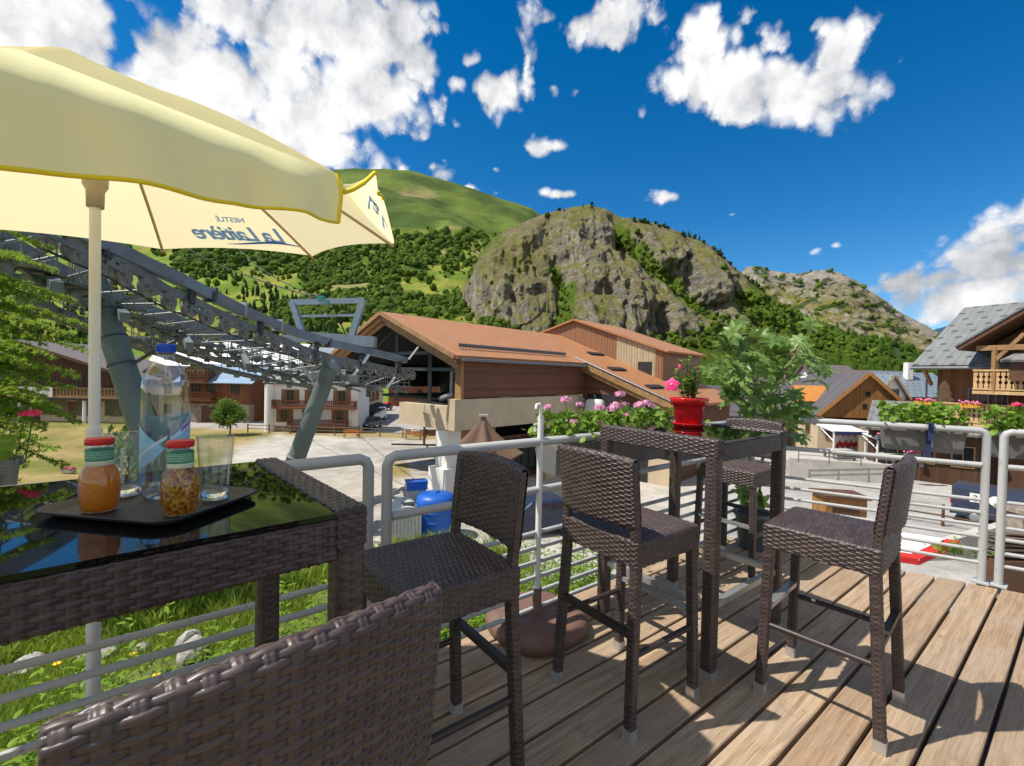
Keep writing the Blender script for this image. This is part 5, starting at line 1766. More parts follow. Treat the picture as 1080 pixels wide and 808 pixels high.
# ------------------------------------------------------------------ trees that stand alone
def leafy_tree(name, label, p, h, spread, n, lm, seed, leaf=.09, trunk=.08, group=None, ncl=16, flat=1.0):
    rs = np.random.RandomState(seed)
    t = thing(name, label, 'tree' if 'tree' in name else 'bush', p, 0, group)
    m = MB(); tips = []
    top = V((rs.uniform(-.1, .1), rs.uniform(-.1, .1), h * .8))
    m.tube([(0, 0, -.1), tuple(top * .5 + V((.06, 0, 0))), tuple(top)], [trunk, trunk * .7, trunk * .2], 7)
    for i in range(ncl):
        f = rs.uniform(.25, .95); a = rs.uniform(0, 6.28); r_ = spread * rs.uniform(.35, 1) * (1.15 - .6 * abs(f - .5) * 2 * .8)
        tip = V((r_ * math.cos(a), r_ * math.sin(a), h * (f * .85 + .14)))
        b = top * (f * .8)
        m.tube([b, (b + tip) / 2 + V((0, 0, .05 * h)), tip], [trunk * .4, trunk * .25, trunk * .08], 5); tips.append(tip)
    m.build('trunk', m_plain('bark', (.11, .08, .055), .9, var=.3, scale=12, bump=.5, bscale=25), t)
    cen = np.array([tips[k] for k in rs.randint(0, len(tips), n)])
    pos = cen + rs.normal(0, 1, (n, 3)) * np.array([spread * .22, spread * .22, h * .085])
    q = rs.normal(0, 1, (n, 3)); q /= np.linalg.norm(q, axis=1, keepdims=True)
    w = rs.normal(0, 1, (n, 3)); w -= q * (w * q).sum(1, keepdims=True); w /= np.linalg.norm(w, axis=1, keepdims=True)
    s_ = leaf * rs.uniform(.6, 1.4, (n, 1))
    vs = np.stack([pos - q * s_, pos + w * s_ * .5, pos + q * s_, pos - w * s_ * .5], 1).reshape(-1, 3)
    o = big_mesh('crown', vs, np.arange(n * 4).reshape(-1, 4), lm, False, attrs={'rnd': np.repeat(rs.rand(n), 4)}, parent=t)
    return t


mt_lv = m_leaf('broad_leaves', (.05, .105, .015), (.13, .23, .03), .3, .5, 2.0)
leafy_tree('young_tree', 'young round leafy tree at the edge of the square left of the fence', gpt(243, 48.5), 3.5, 1.15, 5200, mt_lv, 4, .13, .09, ncl=26)
leafy_tree('shrub', 'small leafy shrub growing in front of the left lift column', V((at(135, 15, 0).x, 15, -1.6 + 0)), 1.5, .4, 700, mt_lv, 5, .05, .02)
COL.objects['shrub'].location.z = float(ground_z(at(135, 15, 0).x, 15)); COL.objects['shrub'].scale = (1, 1, 1)
s0 = COL.objects['shrub']; zt = P(140, 425, 15).z - s0.location.z; s0.scale = (zt / 1.55 * .55, zt / 1.55 * .55, zt / 1.55)

# ------------------------------------------------------------------ right side of the street
F = Fr(at(863, 40, 0), (.97, -.24)); t = thing('chalet', 'chalet with an orange boarded gable and dark slate roof across the street', 'chalet', F(0, 0, ZG))
gw = 7.6
gable_walls(t, F, gw, 12, -1.75, -1.7, 2.05, 'n', mt_orange); gable_roof(t, F, gw, 12, -1.7, 2.05, 'n', mt_slate, .28, .2, fascia=m_plain('orange_verge', (.45, .20, .06), .6))
m = MB(); m.boxf(F(.12, .1, ZG - .3), F.e * (gw - .24), F.n * 11.8, up * 3.95); m.build('ground_floor', mt_cream, t)
for (u, z) in ((gw * .5, .15), (gw * .47, -.9)): m = MB(); m.boxf(F(u - .17, -.03, z), F.e * .34, F.n * .02, up * .42); m.build('vent', mt_dark, t)
window(t, F(1.0, .1, -3.6), F.e, -F.n, .6, .75, mt_shutter, mt_pane, bars=0)
# dormer on the left slope
dm = Fr(F(.3, 3.2, 0), (-F.n.x, -F.n.y)); dn_ = MB()
dn_.prism([F(-.2, 3.2, -1.2), F(-.2, 5.2, -1.2), F(-.2, 5.2, -.4), F(-.2, 4.2, .75), F(-.2, 3.2, -.4)], F.e * 2.4); d_ = dn_.build('dormer', mt_orange, t)
m = MB()
for a, b in ((F(-.6, 2.9, -.62), F(-.6, 4.2, .85)), (F(-.6, 5.5, -.62), F(-.6, 4.2, .85))):
    nn_ = F.e.cross(b - a).normalized(); nn_ = nn_ if nn_.z > 0 else -nn_
    m.boxf(a, F.e * 2.8, b - a, nn_ * .14)
m.build('dormer_roof', m_plain('orange_trim', (.50, .20, .04), .6), t)
window(t, F(-.2, 4.2, -1.0), F.n, -F.e, .8, .8, mt_shutter, mt_pane)
for v in (2.2, 6.5, 9.5): window(t, F(.12, v, -3.4), F.n, -F.e, 1.0, 1.1, mt_shutter, mt_pane)
under(t)
for c in t.children:
    pass

F = Fr(at(917, 34.5, 0), (.74, -.67)); t = thing('annex', 'low restaurant annex with a grey seamed roof and a skylight', 'annex', F(0, 0, ZG))
m = MB(); m.boxf(F(0, .5, ZG - .3), F.e * 6.4, F.n * 4.0, up * 4.0); m.build('wall', mt_brownwood, t)
m = MB(); a = F(-.1, -.7, -2.15); r1_ = F(-.1, 4.7, -.25) - a; nn_ = F.e.cross(r1_).normalized(); nn_ = nn_ if nn_.z > 0 else -nn_
m.boxf(a, F.e * 6.6, r1_, nn_ * .16); m.build('roof', mt_greyroof, t)
m = MB(); m.boxf(F(2.2, 1.2, -2.15 + 1.9 * .352) + nn_ * .18, F.e * 1.5, r1_.normalized() * 1.1, nn_ * .08); sk = m.build('skylight', mt_gutter, t)
m = MB(); m.boxf(F(2.3, 1.3, -2.15 + 2.0 * .352) + nn_ * .255, F.e * 1.3, r1_.normalized() * .9, nn_ * .02); m.build('pane', mt_pane, sk)
for u in (1.2, 3.2, 5.2): window(t, F(u, .5, ZG + 1.3), F.e, -F.n, 1.2, 1.5, mt_beam, mt_pane)
under(t)
F = Fr(at(925, 55, 0), (1, .12)); t = thing('house', 'small white gabled house with timber verges and a dish beside it', 'house', F(0, 0, ZG))
gable_walls(t, F, 4.0, 8, ZG - .3, -.35, 2.25, 'n', mt_white); gable_roof(t, F, 4.0, 8, -.35, 2.25, 'n', mt_bluegrey, .45, .16, fascia=mt_paletimber)
window(t, F(2.3, 0, -.7), F.e, -F.n, 1.3, 1.3, mt_pane, mt_pane); m = MB(); m.boxf(F(-.6, -.6, -2.3), F.e * 7, F.n * .12, up * 1.6); m.build('balcony_front', mt_redwood, t)
under(t)
F = Fr(at(946, 56, 0), (1, .05)); t = thing('house', 'house with a broad blue-grey seamed roof behind the white gable', 'house', F(0, 0, ZG))
gable_walls(t, F, 7.5, 7, ZG - .3, -.1, 2.6, 'e', mt_redwood); gable_roof(t, F, 7.5, 7, -.1, 2.6, 'e', mt_bluegrey, .6, .16)
window(t, F(2, 0, -2.4), F.e, -F.n, 1.2, 1.3, mt_shutter, mt_pane); window(t, F(5, 0, -2.4), F.e, -F.n, 1.2, 1.3, mt_shutter, mt_pane)
m = MB(); m.boxf(F(3.3, 2.0, 1.8), F.e * .7, F.n * .7, up * 2.2); m.build('chimney', mt_white, t)
under(t)
F = Fr(at(888, 74, 0), (1, -.02)); t = thing('house', 'long white house with a brown-grey roof at the end of the street', 'house', F(0, 0, ZG))
gable_walls(t, F, 11.5, 7, ZG - .3, 1.2, 3.2, 'e', mt_white); gable_roof(t, F, 11.5, 7, 1.2, 3.2, 'e', mt_brownroof, .6, .18)
for u in (4.3, 6.2, 9.0): window(t, F(u, 0, -.9), F.e, -F.n, 1.4, 1.5, mt_darktimber, mt_pane)
m = MB(); m.boxf(F(1.5, -.25, -3.2), F.e * 5, F.n * .2, up * 1.0); m.build('balcony_front', mt_redwood, t)
under(t)
F = Fr(at(866, 66, 0), (1, .02)); t = thing('house', 'grey roofed house with a small orange gable behind the slate roof', 'house', F(0, 0, ZG))
gable_walls(t, F, 6, 7, ZG - .3, .8, 3.7, 'e', mt_white); gable_roof(t, F, 6, 7, .8, 3.7, 'e', mt_brownroof, .6, .18)
m = MB(); m.prism([F(2.4, -.8, .4), F(4.8, -.8, .4), F(4.8, -.8, 1.1), F(3.6, -.8, 2.7), F(2.4, -.8, 1.1)], F.n * 3); m.build('gable', mt_orange, t)
window(t, F(1.4, 0, -2), F.e, -F.n, 1.2, 1.3, mt_darktimber, mt_pane)
under(t)
F = Fr(at(820, 60, 0), (1, .05)); t = thing('house', 'cream house with a pale roof partly behind the potted shrub', 'house', F(0, 0, ZG))
gable_walls(t, F, 7, 8, ZG - .3, -.8, 1.6, 'e', mt_cream); gable_roof(t, F, 7, 8, -.8, 1.6, 'e', mt_slate, .6, .18)
for u in (2, 5): window(t, F(u, 0, -2.9), F.e, -F.n, 1.2, 1.3, mt_darktimber, mt_pane)
under(t)
F = Fr(at(752, 44, 0), (1, .2)); t = thing('house', 'low cream house with a grey roof between the station and the potted shrub', 'house', F(0, 0, ZG))
gable_walls(t, F, 8.5, 8, ZG - .3, -2.0, .5, 'e', mt_cream); gable_roof(t, F, 8.5, 8, -2.0, .5, 'e', mt_slate, .7, .18)
for u in (1.5, 4.2, 7): window(t, F(u, 0, -4.2), F.e, -F.n, 1.2, 1.3, mt_darktimber, mt_pane)
under(t)

# the big chalet on the right
F = Fr((23.7, 27.0), (.40, -.917)); F.n = V((.917, .40, 0))
t = thing('chalet', 'big timber chalet with a grey-green seamed roof and carved yellow balconies at the right', 'chalet', F(0, 1, ZG))
EZ, RZ, RUN = 2.25, 6.1, 5.75
m = MB(); a = F(0, 0, EZ); r1_ = F(0, RUN, RZ) - a; nn_ = F.e.cross(r1_).normalized(); nn_ = nn_ if nn_.z > 0 else -nn_
m.boxf(a, F.e * 13, r1_, nn_ * .22)
bk = F(0, 2 * RUN, EZ); r2_ = F(0, RUN, RZ) - bk; n2_ = F.e.cross(r2_).normalized(); n2_ = n2_ if n2_.z > 0 else -n2_
m.boxf(bk, F.e * 13, r2_, n2_ * .22); m.build('roof', mt_greyroof, t)
m = MB(); m.tube([F(-.05, -.06, EZ + .02), F(6, -.06, EZ + .02)], .09, 8); m.tube([F(.3, .95, EZ - .2), F(.3, .95, ZG)], .05, 6); m.build('gutter', mt_gutter, t)
m = MB(); m.prism([F(.7, 1.2, ZG), F(.7, 2 * RUN - 1.2, ZG), F(.7, 2 * RUN - 1.2, EZ + .65), F(.7, RUN, RZ - .15), F(.7, 1.2, EZ + .65)], F.e * 12); m.build('wall', m_planks('chestnut_boards', (.27, .115, .042), .2, .65, .25), t)
m = MB(); m.boxf(F(.6, 1.1, ZG - .2), F.e * 12.2, F.n * .2, up * 4.0); m.build('ground_floor', mt_brownwood, t)
balcony(t, F(.2, 1.2, -.75), F.e, -F.n, 8.5, 1.25, 1.05, mt_paletimber, step=.2)
m = MB()
for u in (.5, 3.2, 6): m.bar(F(u, .2, -.85), F(u, 1.15, -1.9), .14, .14); m.bar(F(u, 1.0, 1.3), F(u, .15, EZ - .05), .14, .16)
m.build('bracket', mt_beam, t)
for u, z, w_, h_ in ((2.55, -.7, .9, 1.9), (3.5, -.7, .5, 1.9), (5.4, .0, 1.2, 1.0)): window(t, F(u, 1.2, z), F.e, -F.n, w_, h_, mt_gutter if w_ < 1 else mt_beam, mt_pane, bars=1)
# cross gable with its deep porch roof
ga = F(2.95, -1.2, 0); gz0, gz1 = 3.15, 5.55
m = MB()
for sgn in (0, 1):
    a = F(2.6 if sgn == 0 else 9.4, -1.3, gz0); b = F(6.0, -1.3, gz1); dr = b - a; nq = F.n.cross(dr).normalized(); nq = nq if nq.z > 0 else -nq
    m.boxf(a, dr, F.n * 5.5, nq * .2)
m.build('gable_roof', mt_darktimber, t)
m = MB()
for sgn in (0, 1):
    a = F(2.6 if sgn == 0 else 9.4, -1.36, gz0); b = F(6.0, -1.36, gz1); dr = b - a; nq = F.n.cross(dr).normalized(); nq = nq if nq.z > 0 else -nq
    m.boxf(a + nq * .2, dr, F.n * 5.6, nq * .08)
m.build('gable_sheet', mt_gutter, t)
m = MB(); m.bar(F(3.2, -.9, 3.25), F(8.8, -.9, 3.25), .2, .26); m.bar(F(3.9, -.9, 1.0), F(3.9, -.9, 3.3), .2, .2); m.bar(F(3.9, -.9, 2.6), F(4.9, -.9, 3.9), .16, .16); m.build('porch_frame', mt_beam, t)
m = MB(); m.prism([F(3.6, .2, 1.0), F(8.6, .2, 1.0), F(8.6, .2, 3.6), F(6, .2, 5.3), F(3.6, .2, 3.6)], F.n * 3); m.build('gable_wall', mt_brownwood, t)
window(t, F(5.0, .2, 1.3), F.e, -F.n, 1.2, 1.7, mt_beam, mt_pane)
balcony(t, F(3.1, .2, 1.05), F.e, -F.n, 5.6, 1.2, 1.05, mt_paletimber, step=.2)
m = MB(); m.boxf(F(4.6, -1.25, 1.6), F.e * 3, F.n * .9, up * .9); pb = m.build('lean_to', mt_darktimber, t)
m = MB(); a = F(4.3, -1.5, 2.5); r1_ = F(4.9, .2, 3.3) - a; nq = F.e.cross(r1_).normalized(); nq = nq if nq.z > 0 else -nq; m.boxf(a, F.e * 3.5, r1_, nq * .12); m.build('lean_to_roof', mt_greyroof, t)
# cut-out fir tree on the facade
m = MB(); pts_ = [(-.07, 0), (-.07, .35)]
for k, (w0, z0) in enumerate(((.62, .35), (.50, .75), (.40, 1.1), (.28, 1.42))): pts_ += [(-w0, z0 + .02), (-w0 * .5, z0 + .36)]
pts_ += [(0, 1.95)] + [(-x, z) for x, z in reversed(pts_)]
m.prism([F(1.05 + x * 1.0, 1.13, -.35 + z) for x, z in pts_], F.n * .06); m.build('fir_cutout', mt_paletimber, t)
under(t)
for k, (u, w_, lab, cols) in enumerate(((.75, .8, 'orange trough of pink flowers at the left end of the lower balcony', (mt_flowerp, mt_flowerr)), (2.75, .85, 'orange trough of purple flowers right of the fir cut-out', (mt_flowerp,)), (4.75, .9, 'orange trough of red flowers at the right end of the lower balcony', (mt_flowerr, mt_flowerp)))):
    flowerbox('', F(u, -.22, .12), F.e, w_, 'flower troughs on the chalet balcony', cols, label=lab)

for o in [q for q in COL.objects if q.parent is None and q.get('category') in ('chalet', 'flower box') and (q.get('label', '').startswith('big timber') or 'lower balcony' in q.get('label', '') or 'fir cut-out' in q.get('label', ''))]:
    o.location = EYE + (V(o.location) - EYE) * 1.26; o.scale = (1.26, 1.26, 1.26)

# terrace with its wall, awnings and tables
TZ = -4.6
m = MB(); a, b = at(836, 33.6, ZG), at(948, 31.5, ZG); dr = (b - a).normalized(); nq = V((-dr.y, dr.x, 0))
m.boxf(a - up * .1, b - a, nq * .35, up * 1.45); tag(m.build('retaining_wall', mt_concrete), 'low pale concrete wall edging the terrace along the street', 'wall')
m = MB(); m.boxf(a + nq * .36 - up * .2, b - a, nq * 5.5, up * 1.29); tag(m.build('terrace', mt_concrete), kind='structure')
mt_navy = m_plain('navy_valance', (.02, .035, .10), .8)


def awning(label, px0, px1, d, ytop):
    p0, p1 = P(px0, ytop, d), P(px1, ytop + .8, d); t = thing('awning', label, 'awning', (p0.x, p0.y, TZ), 0, 'white framed awnings on the terrace')
    ax = p1 - p0; ax.z = 0; nr = V((-ax.y, ax.x, 0)).normalized(); z = p0.z
    o = V((p0.x, p0.y, z))
    m = MB(); m.boxf(o, ax, nr * 2.0 + up * .35, up * .10); m.build('cloth', mt_white_paint, t)
    m = MB(); m.boxf(o - nr * .03 - up * .18, ax, nr * .025, up * .24); m.build('valance', mt_navy, t)
    m = MB()
    for f in (.02, .98): m.bar(o + ax * f + up * -.02, V(((o + ax * f).x, (o + ax * f).y, TZ)), .09, .09); m.bar(o + ax * f - up * .7, o + ax * f + nr * 1.6 + up * .2, .06, .06)
    m.build('frame', mt_white_paint, t); under(t)
    return t


awning('white awning with a navy edge in front of the lettered banner', 879, 914, 35.5, 456)
awning('white awning with a navy edge in front of the annex', 925, 962, 34, 464)
# lettered banner: red brush script too far off to read
p0, p1 = P(880, 449, 37.2), P(906, 449.5, 37.6); ax = p1 - p0; ax.z = 0; nr = V((-ax.y, ax.x, 0)).normalized()
t = thing('banner', 'tall white banner with illegible red brush lettering beneath the orange gable', 'banner', (p0.x, p0.y, TZ))
m = MB(); m.boxf(p0, ax, nr * .03, up * -2.3); m.build('sheet', mt_white_paint, t)
m = MB(); rs = np.random.RandomState(3)
for row in range(2):
    q = []
    for i in range(46):
        f = .06 + .88 * i / 45
        q.append(p0 + ax * f - nr * .02 - up * (.55 + row * 1.0 + .26 * math.sin(i * 1.3 + row) + .12 * math.sin(i * .53)))
    m.tube(q, .055, 5)
m.build('lettering', mt_red, t); under(t)
for i, (px, d, lab) in enumerate(((888, 35.2, 'terrace table beneath the awning by the banner'), (940, 33.8, 'terrace table beneath the awning by the annex'), (965, 33.5, 'terrace table beside the flower troughs'))):
    p = at(px, d, TZ); t = thing('terrace_table', lab, 'table', p, R(15 * i), 'tables on the terrace')
    m = MB(); m.box((0, 0, .72), (1.6, .8, .05)); m.build('top', mt_concrete, t)
    m = MB()
    for sx_, sy_ in ((-.6, -.3), (.6, -.3), (-.6, .3), (.6, .3)): m.bar((sx_, sy_, 0), (sx_, sy_, .7), .05, .05)
    m.build('leg', mt_gutter, t)
    for s_ in (-.75, .75): m = MB(); m.box((0, s_, .42), (1.6, .3, .04)); m.box((-.6, s_, .2), (.05, .26, .4)); m.box((.6, s_, .2), (.05, .26, .4)); m.build('bench_seat', mt_gutter, t)
for (px, d, y, w_, lab) in ((930, 33.6, 462, .8, 'basket of red flowers hanging under the annex eave'), (968, 31.2, 474, 1.4, 'trough of pink flowers on the terrace wall'), (962, 31.4, 481, 1.0, 'lower trough of magenta flowers on the terrace wall')):
    flowerbox('', P(px, y, d), (1, 0, 0), w_, 'flowers around the terrace', (mt_flowerr, mt_flowerp), mt_gutter, lab)
# cable-net fence along the wall
a, b = at(845, 33.0, ZG + 1.36), at(946, 31.3, ZG + 1.36)
rail_fence('thin grey railing on top of the pale terrace wall', [a, b], .75, 1.5, (.35, .7), mt_gutter, .03)
# dark rail fence along the street, low ramp wall
rail_fence('dark rustic fence on the kerb in front of the blue van', [V(gpt(955, 23.5)), V(gpt(1000, 22.5)), V(gpt(1058, 21))], 1.05, 1.25, (.5, .95), mt_darktimber, .055)
m = MB(); a, b = at(985, 18.0, ZG), at(1066, 18.5, ZG); dr = b - a; nq = V((-dr.y, dr.x, 0)).normalized()
m.prism([a - up * .1, b - up * .1, b + up * 1.35, a + up * .55], nq * .35); tag(m.build('ramp_wall', mt_concrete), 'sloping concrete ramp wall below the rustic fence', 'wall')
# hut, pillar, stacked boards
p = at(889, 21, ZG); t = thing('wooden_hut', 'small orange-brown wooden hut standing on the street', 'hut', p, R(-8))
m = MB(); m.box((0, 0, .9), (1.7, 1.2, 1.8)); m.build('wall', mt_orange, t); m = MB(); m.box((0, 0, 1.86), (1.95, 1.5, .12)); m.build('roof', mt_darktimber, t); m = MB(); m.box((0, -.61, 1.2), (1.1, .03, .6)); m.build('hatch', mt_darktimber, t)
p = at(1076, 16.5, ZG); m = MB(); m.box((p.x + .5, p.y, ZG + 1.2), (1.3, .8, 2.6)); m.box((p.x + .5, p.y, ZG + 2.56), (1.5, 1.0, .14)); tag(m.build('stone_pillar', mt_stone), 'squat stone pillar with a cap at the right edge', 'pillar')
for k in range(7):
    p = at(1076, 14.5, ZG); m = MB(); m.box((p.x + .3 + .07 * (k % 3), p.y, ZG + 1.6 + .12 * k), (2.2, .3 + .04 * (k % 2), .05), R(-12 + 7 * (k % 3)))
    m.box((p.x + .3, p.y, ZG + 1.55 + .12 * k), (.12, .3, .06))
    tag(m.build('loose_board', mt_fence), 'grey board in the untidy stack behind the gate railing', 'board', 'boards stacked beyond the gate')
m = MB(); m.box((p.x + .3, p.y, ZG + .75), (2.0, .5, 1.5)); tag(m.build('trestle', mt_darktimber), 'dark trestle carrying the stack of grey boards', 'trestle')
# red and white market parasol below the deck
p = at(926, 12.5, ZG); t = thing('market_parasol', 'red and white square parasol open below the far railing', 'parasol', p, R(8))
m = MB(); zt, ze = 1.38 - 154 * 12.5 / 480 - ZG, 1.38 - 167 * 12.5 / 480 - ZG
cr = [V((2.45, -.3, ze)), V((0, 1.5, ze)), V((-2.1, 0, ze)), V((.2, -1.1, ze - .1))]; ap = V((0, 0, zt))
for i in range(4):
    a, b = cr[i], cr[(i + 1) % 4]; f = .84
    a2, b2 = ap + (a - ap) * f, ap + (b - ap) * f
    m.add([ap, a2, b2], [(0, 1, 2)], 0); m.add([a2, a, b, b2], [(0, 1, 2, 3)], 1); m.add([a, a - up * .16, b - up * .16, b], [(0, 1, 2, 3)], 1)
m.build('canopy', [m_plain('white_canvas', (.75, .73, .72), .9, var=.04), m_plain('red_canvas', (.55, .025, .02), .9, var=.06)], t)
m = MB(); m.tube([(0, 0, 0), (0, 0, zt)], .04, 8); m.build('pole', mt_white_paint, t)
m = MB()
for c in cr: m.tube([(0, 0, zt - .05), tuple(c - up * .03)], .015, 5)
m.build('rib', mt_white_paint, t)
# ------------------------------------------------------------------ the deck
def SN2(s, n, z=0.0): return SP_ * s + NP_ * n + V((0, 0, z))


AD = math.atan2(SP_.y, SP_.x)
t_ = NT('deck_boards'); v_ = t_.coord('Object')
sp_ = t_.n('SeparateXYZ'); t_.l(v_, sp_.inputs[0])
bi = t_.math('FLOOR', t_.math('DIVIDE', t_.math('SUBTRACT', sp_.outputs[1], .38), .151))
wn_ = t_.n('TexWhiteNoise', noise_dimensions='1D'); t_.l(bi, wn_.inputs['W'])
cx_ = t_.n('CombineXYZ'); t_.l(t_.math('ADD', t_.math('MULTIPLY', sp_.outputs[0], 1.3), t_.math('MULTIPLY', wn_.outputs[0], 37)), cx_.inputs[0])
t_.l(t_.math('MULTIPLY', sp_.outputs[1], 26), cx_.inputs[1]); t_.l(sp_.outputs[2], cx_.inputs[2])
gr_ = t_.noise(cx_.outputs[0], 1.6, 7, .65, .8)
fine_ = t_.n('CombineXYZ'); t_.l(t_.math('MULTIPLY', sp_.outputs[0], 6), fine_.inputs[0]); t_.l(t_.math('MULTIPLY', sp_.outputs[1], 260), fine_.inputs[1]); t_.l(bi, fine_.inputs[2])
fg_ = t_.noise(fine_.outputs[0], 1.0, 4, .7)
kn = t_.n('TexVoronoi', feature='F1'); kc = t_.n('CombineXYZ'); t_.l(t_.math('ADD', t_.math('MULTIPLY', sp_.outputs[0], 1.5), t_.math('MULTIPLY', wn_.outputs[0], 91)), kc.inputs[0]); t_.l(t_.math('MULTIPLY', sp_.outputs[1], 4.2), kc.inputs[1]); t_.l(kc.outputs[0], kn.inputs['Vector']); kn.inputs['Scale'].default_value = 1.6
kf = t_.mr(kn.outputs['Distance'], .03, .085, 1, 0)
col_ = t_.mix(wn_.outputs[0], (.36, .25, .158), (.50, .365, .24))
col_ = t_.mix(t_.mr(gr_, .40, .66, 0, .85), col_, (.235, .15, .085))
col_ = t_.mix(t_.mr(t_.noise(v_, 2.1, 5, .6), .42, .66, 0, .55), col_, (.37, .30, .225))
col_ = t_.mix(t_.mr(t_.noise(v_, 5.5, 6, .7), .58, .72, 0, .55), col_, (.17, .125, .09))
col_ = t_.mix(t_.mr(fg_, .46, .72, 0, .7), col_, (.15, .095, .055))
col_ = t_.mix(t_.math('MULTIPLY', kf, .7), col_, (.22, .12, .06))
t_.base(col_); t_.rough(.75); t_.spec(.25)
t_.bump(t_.math('ADD', t_.math('MULTIPLY', gr_, .6), t_.math('MULTIPLY', fg_, .4)), .55, .0035)
m = MB(); W0 = .1355
for k in range(-17, 11):
    n0 = .38 + .151 * k + .007; n1_ = n0 + W0
    if n0 > 1.8: n1_ = n0 + .10
    e0, e1 = 4.505 - .346 * (n0 - .38), 4.505 - .346 * (n1_ - .38)
    jit = random.uniform(-.012, .012); dz = random.uniform(-.0015, .0015)
    s0_ = -3.2; ch = .004
    prof = [(n0, -.034), (n0, -ch), (n0 + ch, 0), (n1_ - ch, 0), (n1_, -ch), (n1_, -.034)]
    vs = [V((s0_, n, z + dz)) for n, z in prof] + [V((e0 + (e1 - e0) * (n - n0) / (n1_ - n0) + jit, n, z + dz)) for n, z in prof]
    fs = [(i, i + 1, i + 7, i + 6) for i in range(5)] + [(5, 0, 6, 11), (5, 4, 3, 2, 1, 0), (6, 7, 8, 9, 10, 11)]
    m.add(vs, [f[::-1] for f in fs])
for k in range(-17, 11):
    for j in range(9):
        for q_ in (.03, .107): m.lathe([(.0, .0012), (.0035, .001), (.0042, -.001)], (-3 + j * .85 + .035 + random.uniform(-.006, .006), .38 + .151 * k + .007 + q_ * (1 if .38 + .151 * k < 1.75 else .7) + random.uniform(-.004, .004), 0.0006), 8, 1)
deck = m.build('wooden_deck', [t_.mat, mt_gutter]); deck.rotation_euler = (0, 0, AD); tag(deck, kind='structure')
m = MB()
for k in range(9): m.boxf(V((-3 + k * .85, -2.2, -.20)), (.07, 0, 0), (0, 4.05, 0), (0, 0, .16))
m.boxf(V((-3.2, 1.80, -.24)), (7.1, 0, 0), (0, .05, 0), (0, 0, .20))
dj = m.build('deck_joists', mt_darktimber); dj.rotation_euler = (0, 0, AD); tag(dj, kind='structure')
m = MB(); m.boxf(V((-3.2, -2.2, -.0385)), (7.1, 0, 0), (0, 4.0, 0), (0, 0, .002)); m.boxf(V((3.905, -2.2, -.0385)), (.5, 0, 0), (0, 2.6, 0), (0, 0, .002)); dm_ = m.build('gap_shade_sheet', mt_rubber); dm_.rotation_euler = (0, 0, AD); tag(dm_, kind='structure')  # black sheet added under the boards, standing for shade in the gaps
for s_, n_ in ((-2.5, 1.6), (.5, 1.6), (3.4, 1.4), (4.1, -.8), (-2.5, -1.6), (2.0, -1.6)):
    m = MB(); p = SN2(s_, n_); zg = float(ground_z(p.x, p.y)) - .3; m.boxf(p + V((-.09, -.09, zg)), (.18, 0, 0), (0, .18, 0), (0, 0, -.205 - zg)); tag(m.build('deck_post', mt_darktimber), kind='structure')

# ------------------------------------------------------------------ railings
mt_rail = m_plain('grey_painted_steel', (.335, .345, .335), .45, .1, var=.14, scale=3.0, bump=.06, bscale=90, bdist=.001)
_t = NT('worn_rail'); _v = _t.coord('Object')
_c = _t.mix(_t.mr(_t.noise(_v, 2.5, 4), .3, .7, 0, 1), (.39, .395, .385), (.45, .45, .435))
_c = _t.mix(_t.mr(_t.noise(_v, 22, 6, .7), .60, .68, 0, .8), _c, (.20, .175, .15))
_t.base(_c); _t.rough(.42); _t.spec(.5); _t.bump(_t.noise(_v, 160, 3), .12, .0006); mt_rail = _t.mat
mt_rail2 = mt_rail


def railing(label, a, b, zt, zm, zbars, rt=.023, rm=.019, rb=.0125, posts=(), dz=.0):
    """welded tube panel from a to b (deck level)"""
    a, b = V(a), V(b); dr = (b - a).normalized(); c = (a + b) / 2
    t = thing('railing', label, 'railing', (c.x, c.y, 0), 0, 'grey tube railings round the deck')
    m = MB(); r_ = .035
    loop = [a + V((0, 0, -.16)), a + V((0, 0, zt - r_)), a + dr * .012 + V((0, 0, zt - .012)), a + dr * r_ + V((0, 0, zt)), b - dr * r_ + V((0, 0, zt)), b - dr * .012 + V((0, 0, zt - .012)), b + V((0, 0, zt - r_)), b + V((0, 0, -.16))]
    m.tube(loop, rt, 14); m.build('frame', mt_rail, t)
    m = MB(); m.tube([a + dr * .02 + V((0, 0, zm)), b - dr * .02 + V((0, 0, zm))], rm, 12); m.build('mid_rail', mt_rail, t)
    for z in zbars: m = MB(); m.tube([a + dr * .02 + V((0, 0, z + dz)), b - dr * .02 + V((0, 0, z + dz))], rb, 10); m.build('bar', mt_rail, t)
    for s_ in posts:
        m = MB(); q = a + dr * s_; m.tube([q, q + V((0, 0, zt - rt * 1.2))], .018, 10); m.box(q + V((0, 0, .004)), (.09, .09, .008), AD); m.build('post', mt_rail, t)
    for q in (a, b):
        m = MB(); m.box(q + V((0, 0, .006)), (.10, .085, .01), AD); m.build('foot_plate', mt_rail, t)
    under(t); return t


ZB = (.527, .445, .365, .283, .20, .114)
railing('grey tube railing panel on the left, passing behind the table with the drinks', SN2(-3.1, RAIL), SN2(.687, RAIL), 1.02, .76, ZB)
railing('long grey railing panel behind the two left bar stools', SN2(.7685, RAIL), SN2(3.98, RAIL), 1.02, .76, ZB, posts=(1.40,))
CR = V((2.075, 3.90, 0)); PR = V((3.30, 3.15, 0))
railing('grey railing panel at the far end of the deck, behind the right bar stool', CR, PR, 1.06, .82, (.577, .489, .40, .32, .225, .137))
dR = (PR - CR).normalized()
railing('grey railing panel cut off by the right edge of the picture', PR + dR * .085, PR + dR * 2.3, 1.06, .82, (.577, .489, .40, .32, .225, .137))

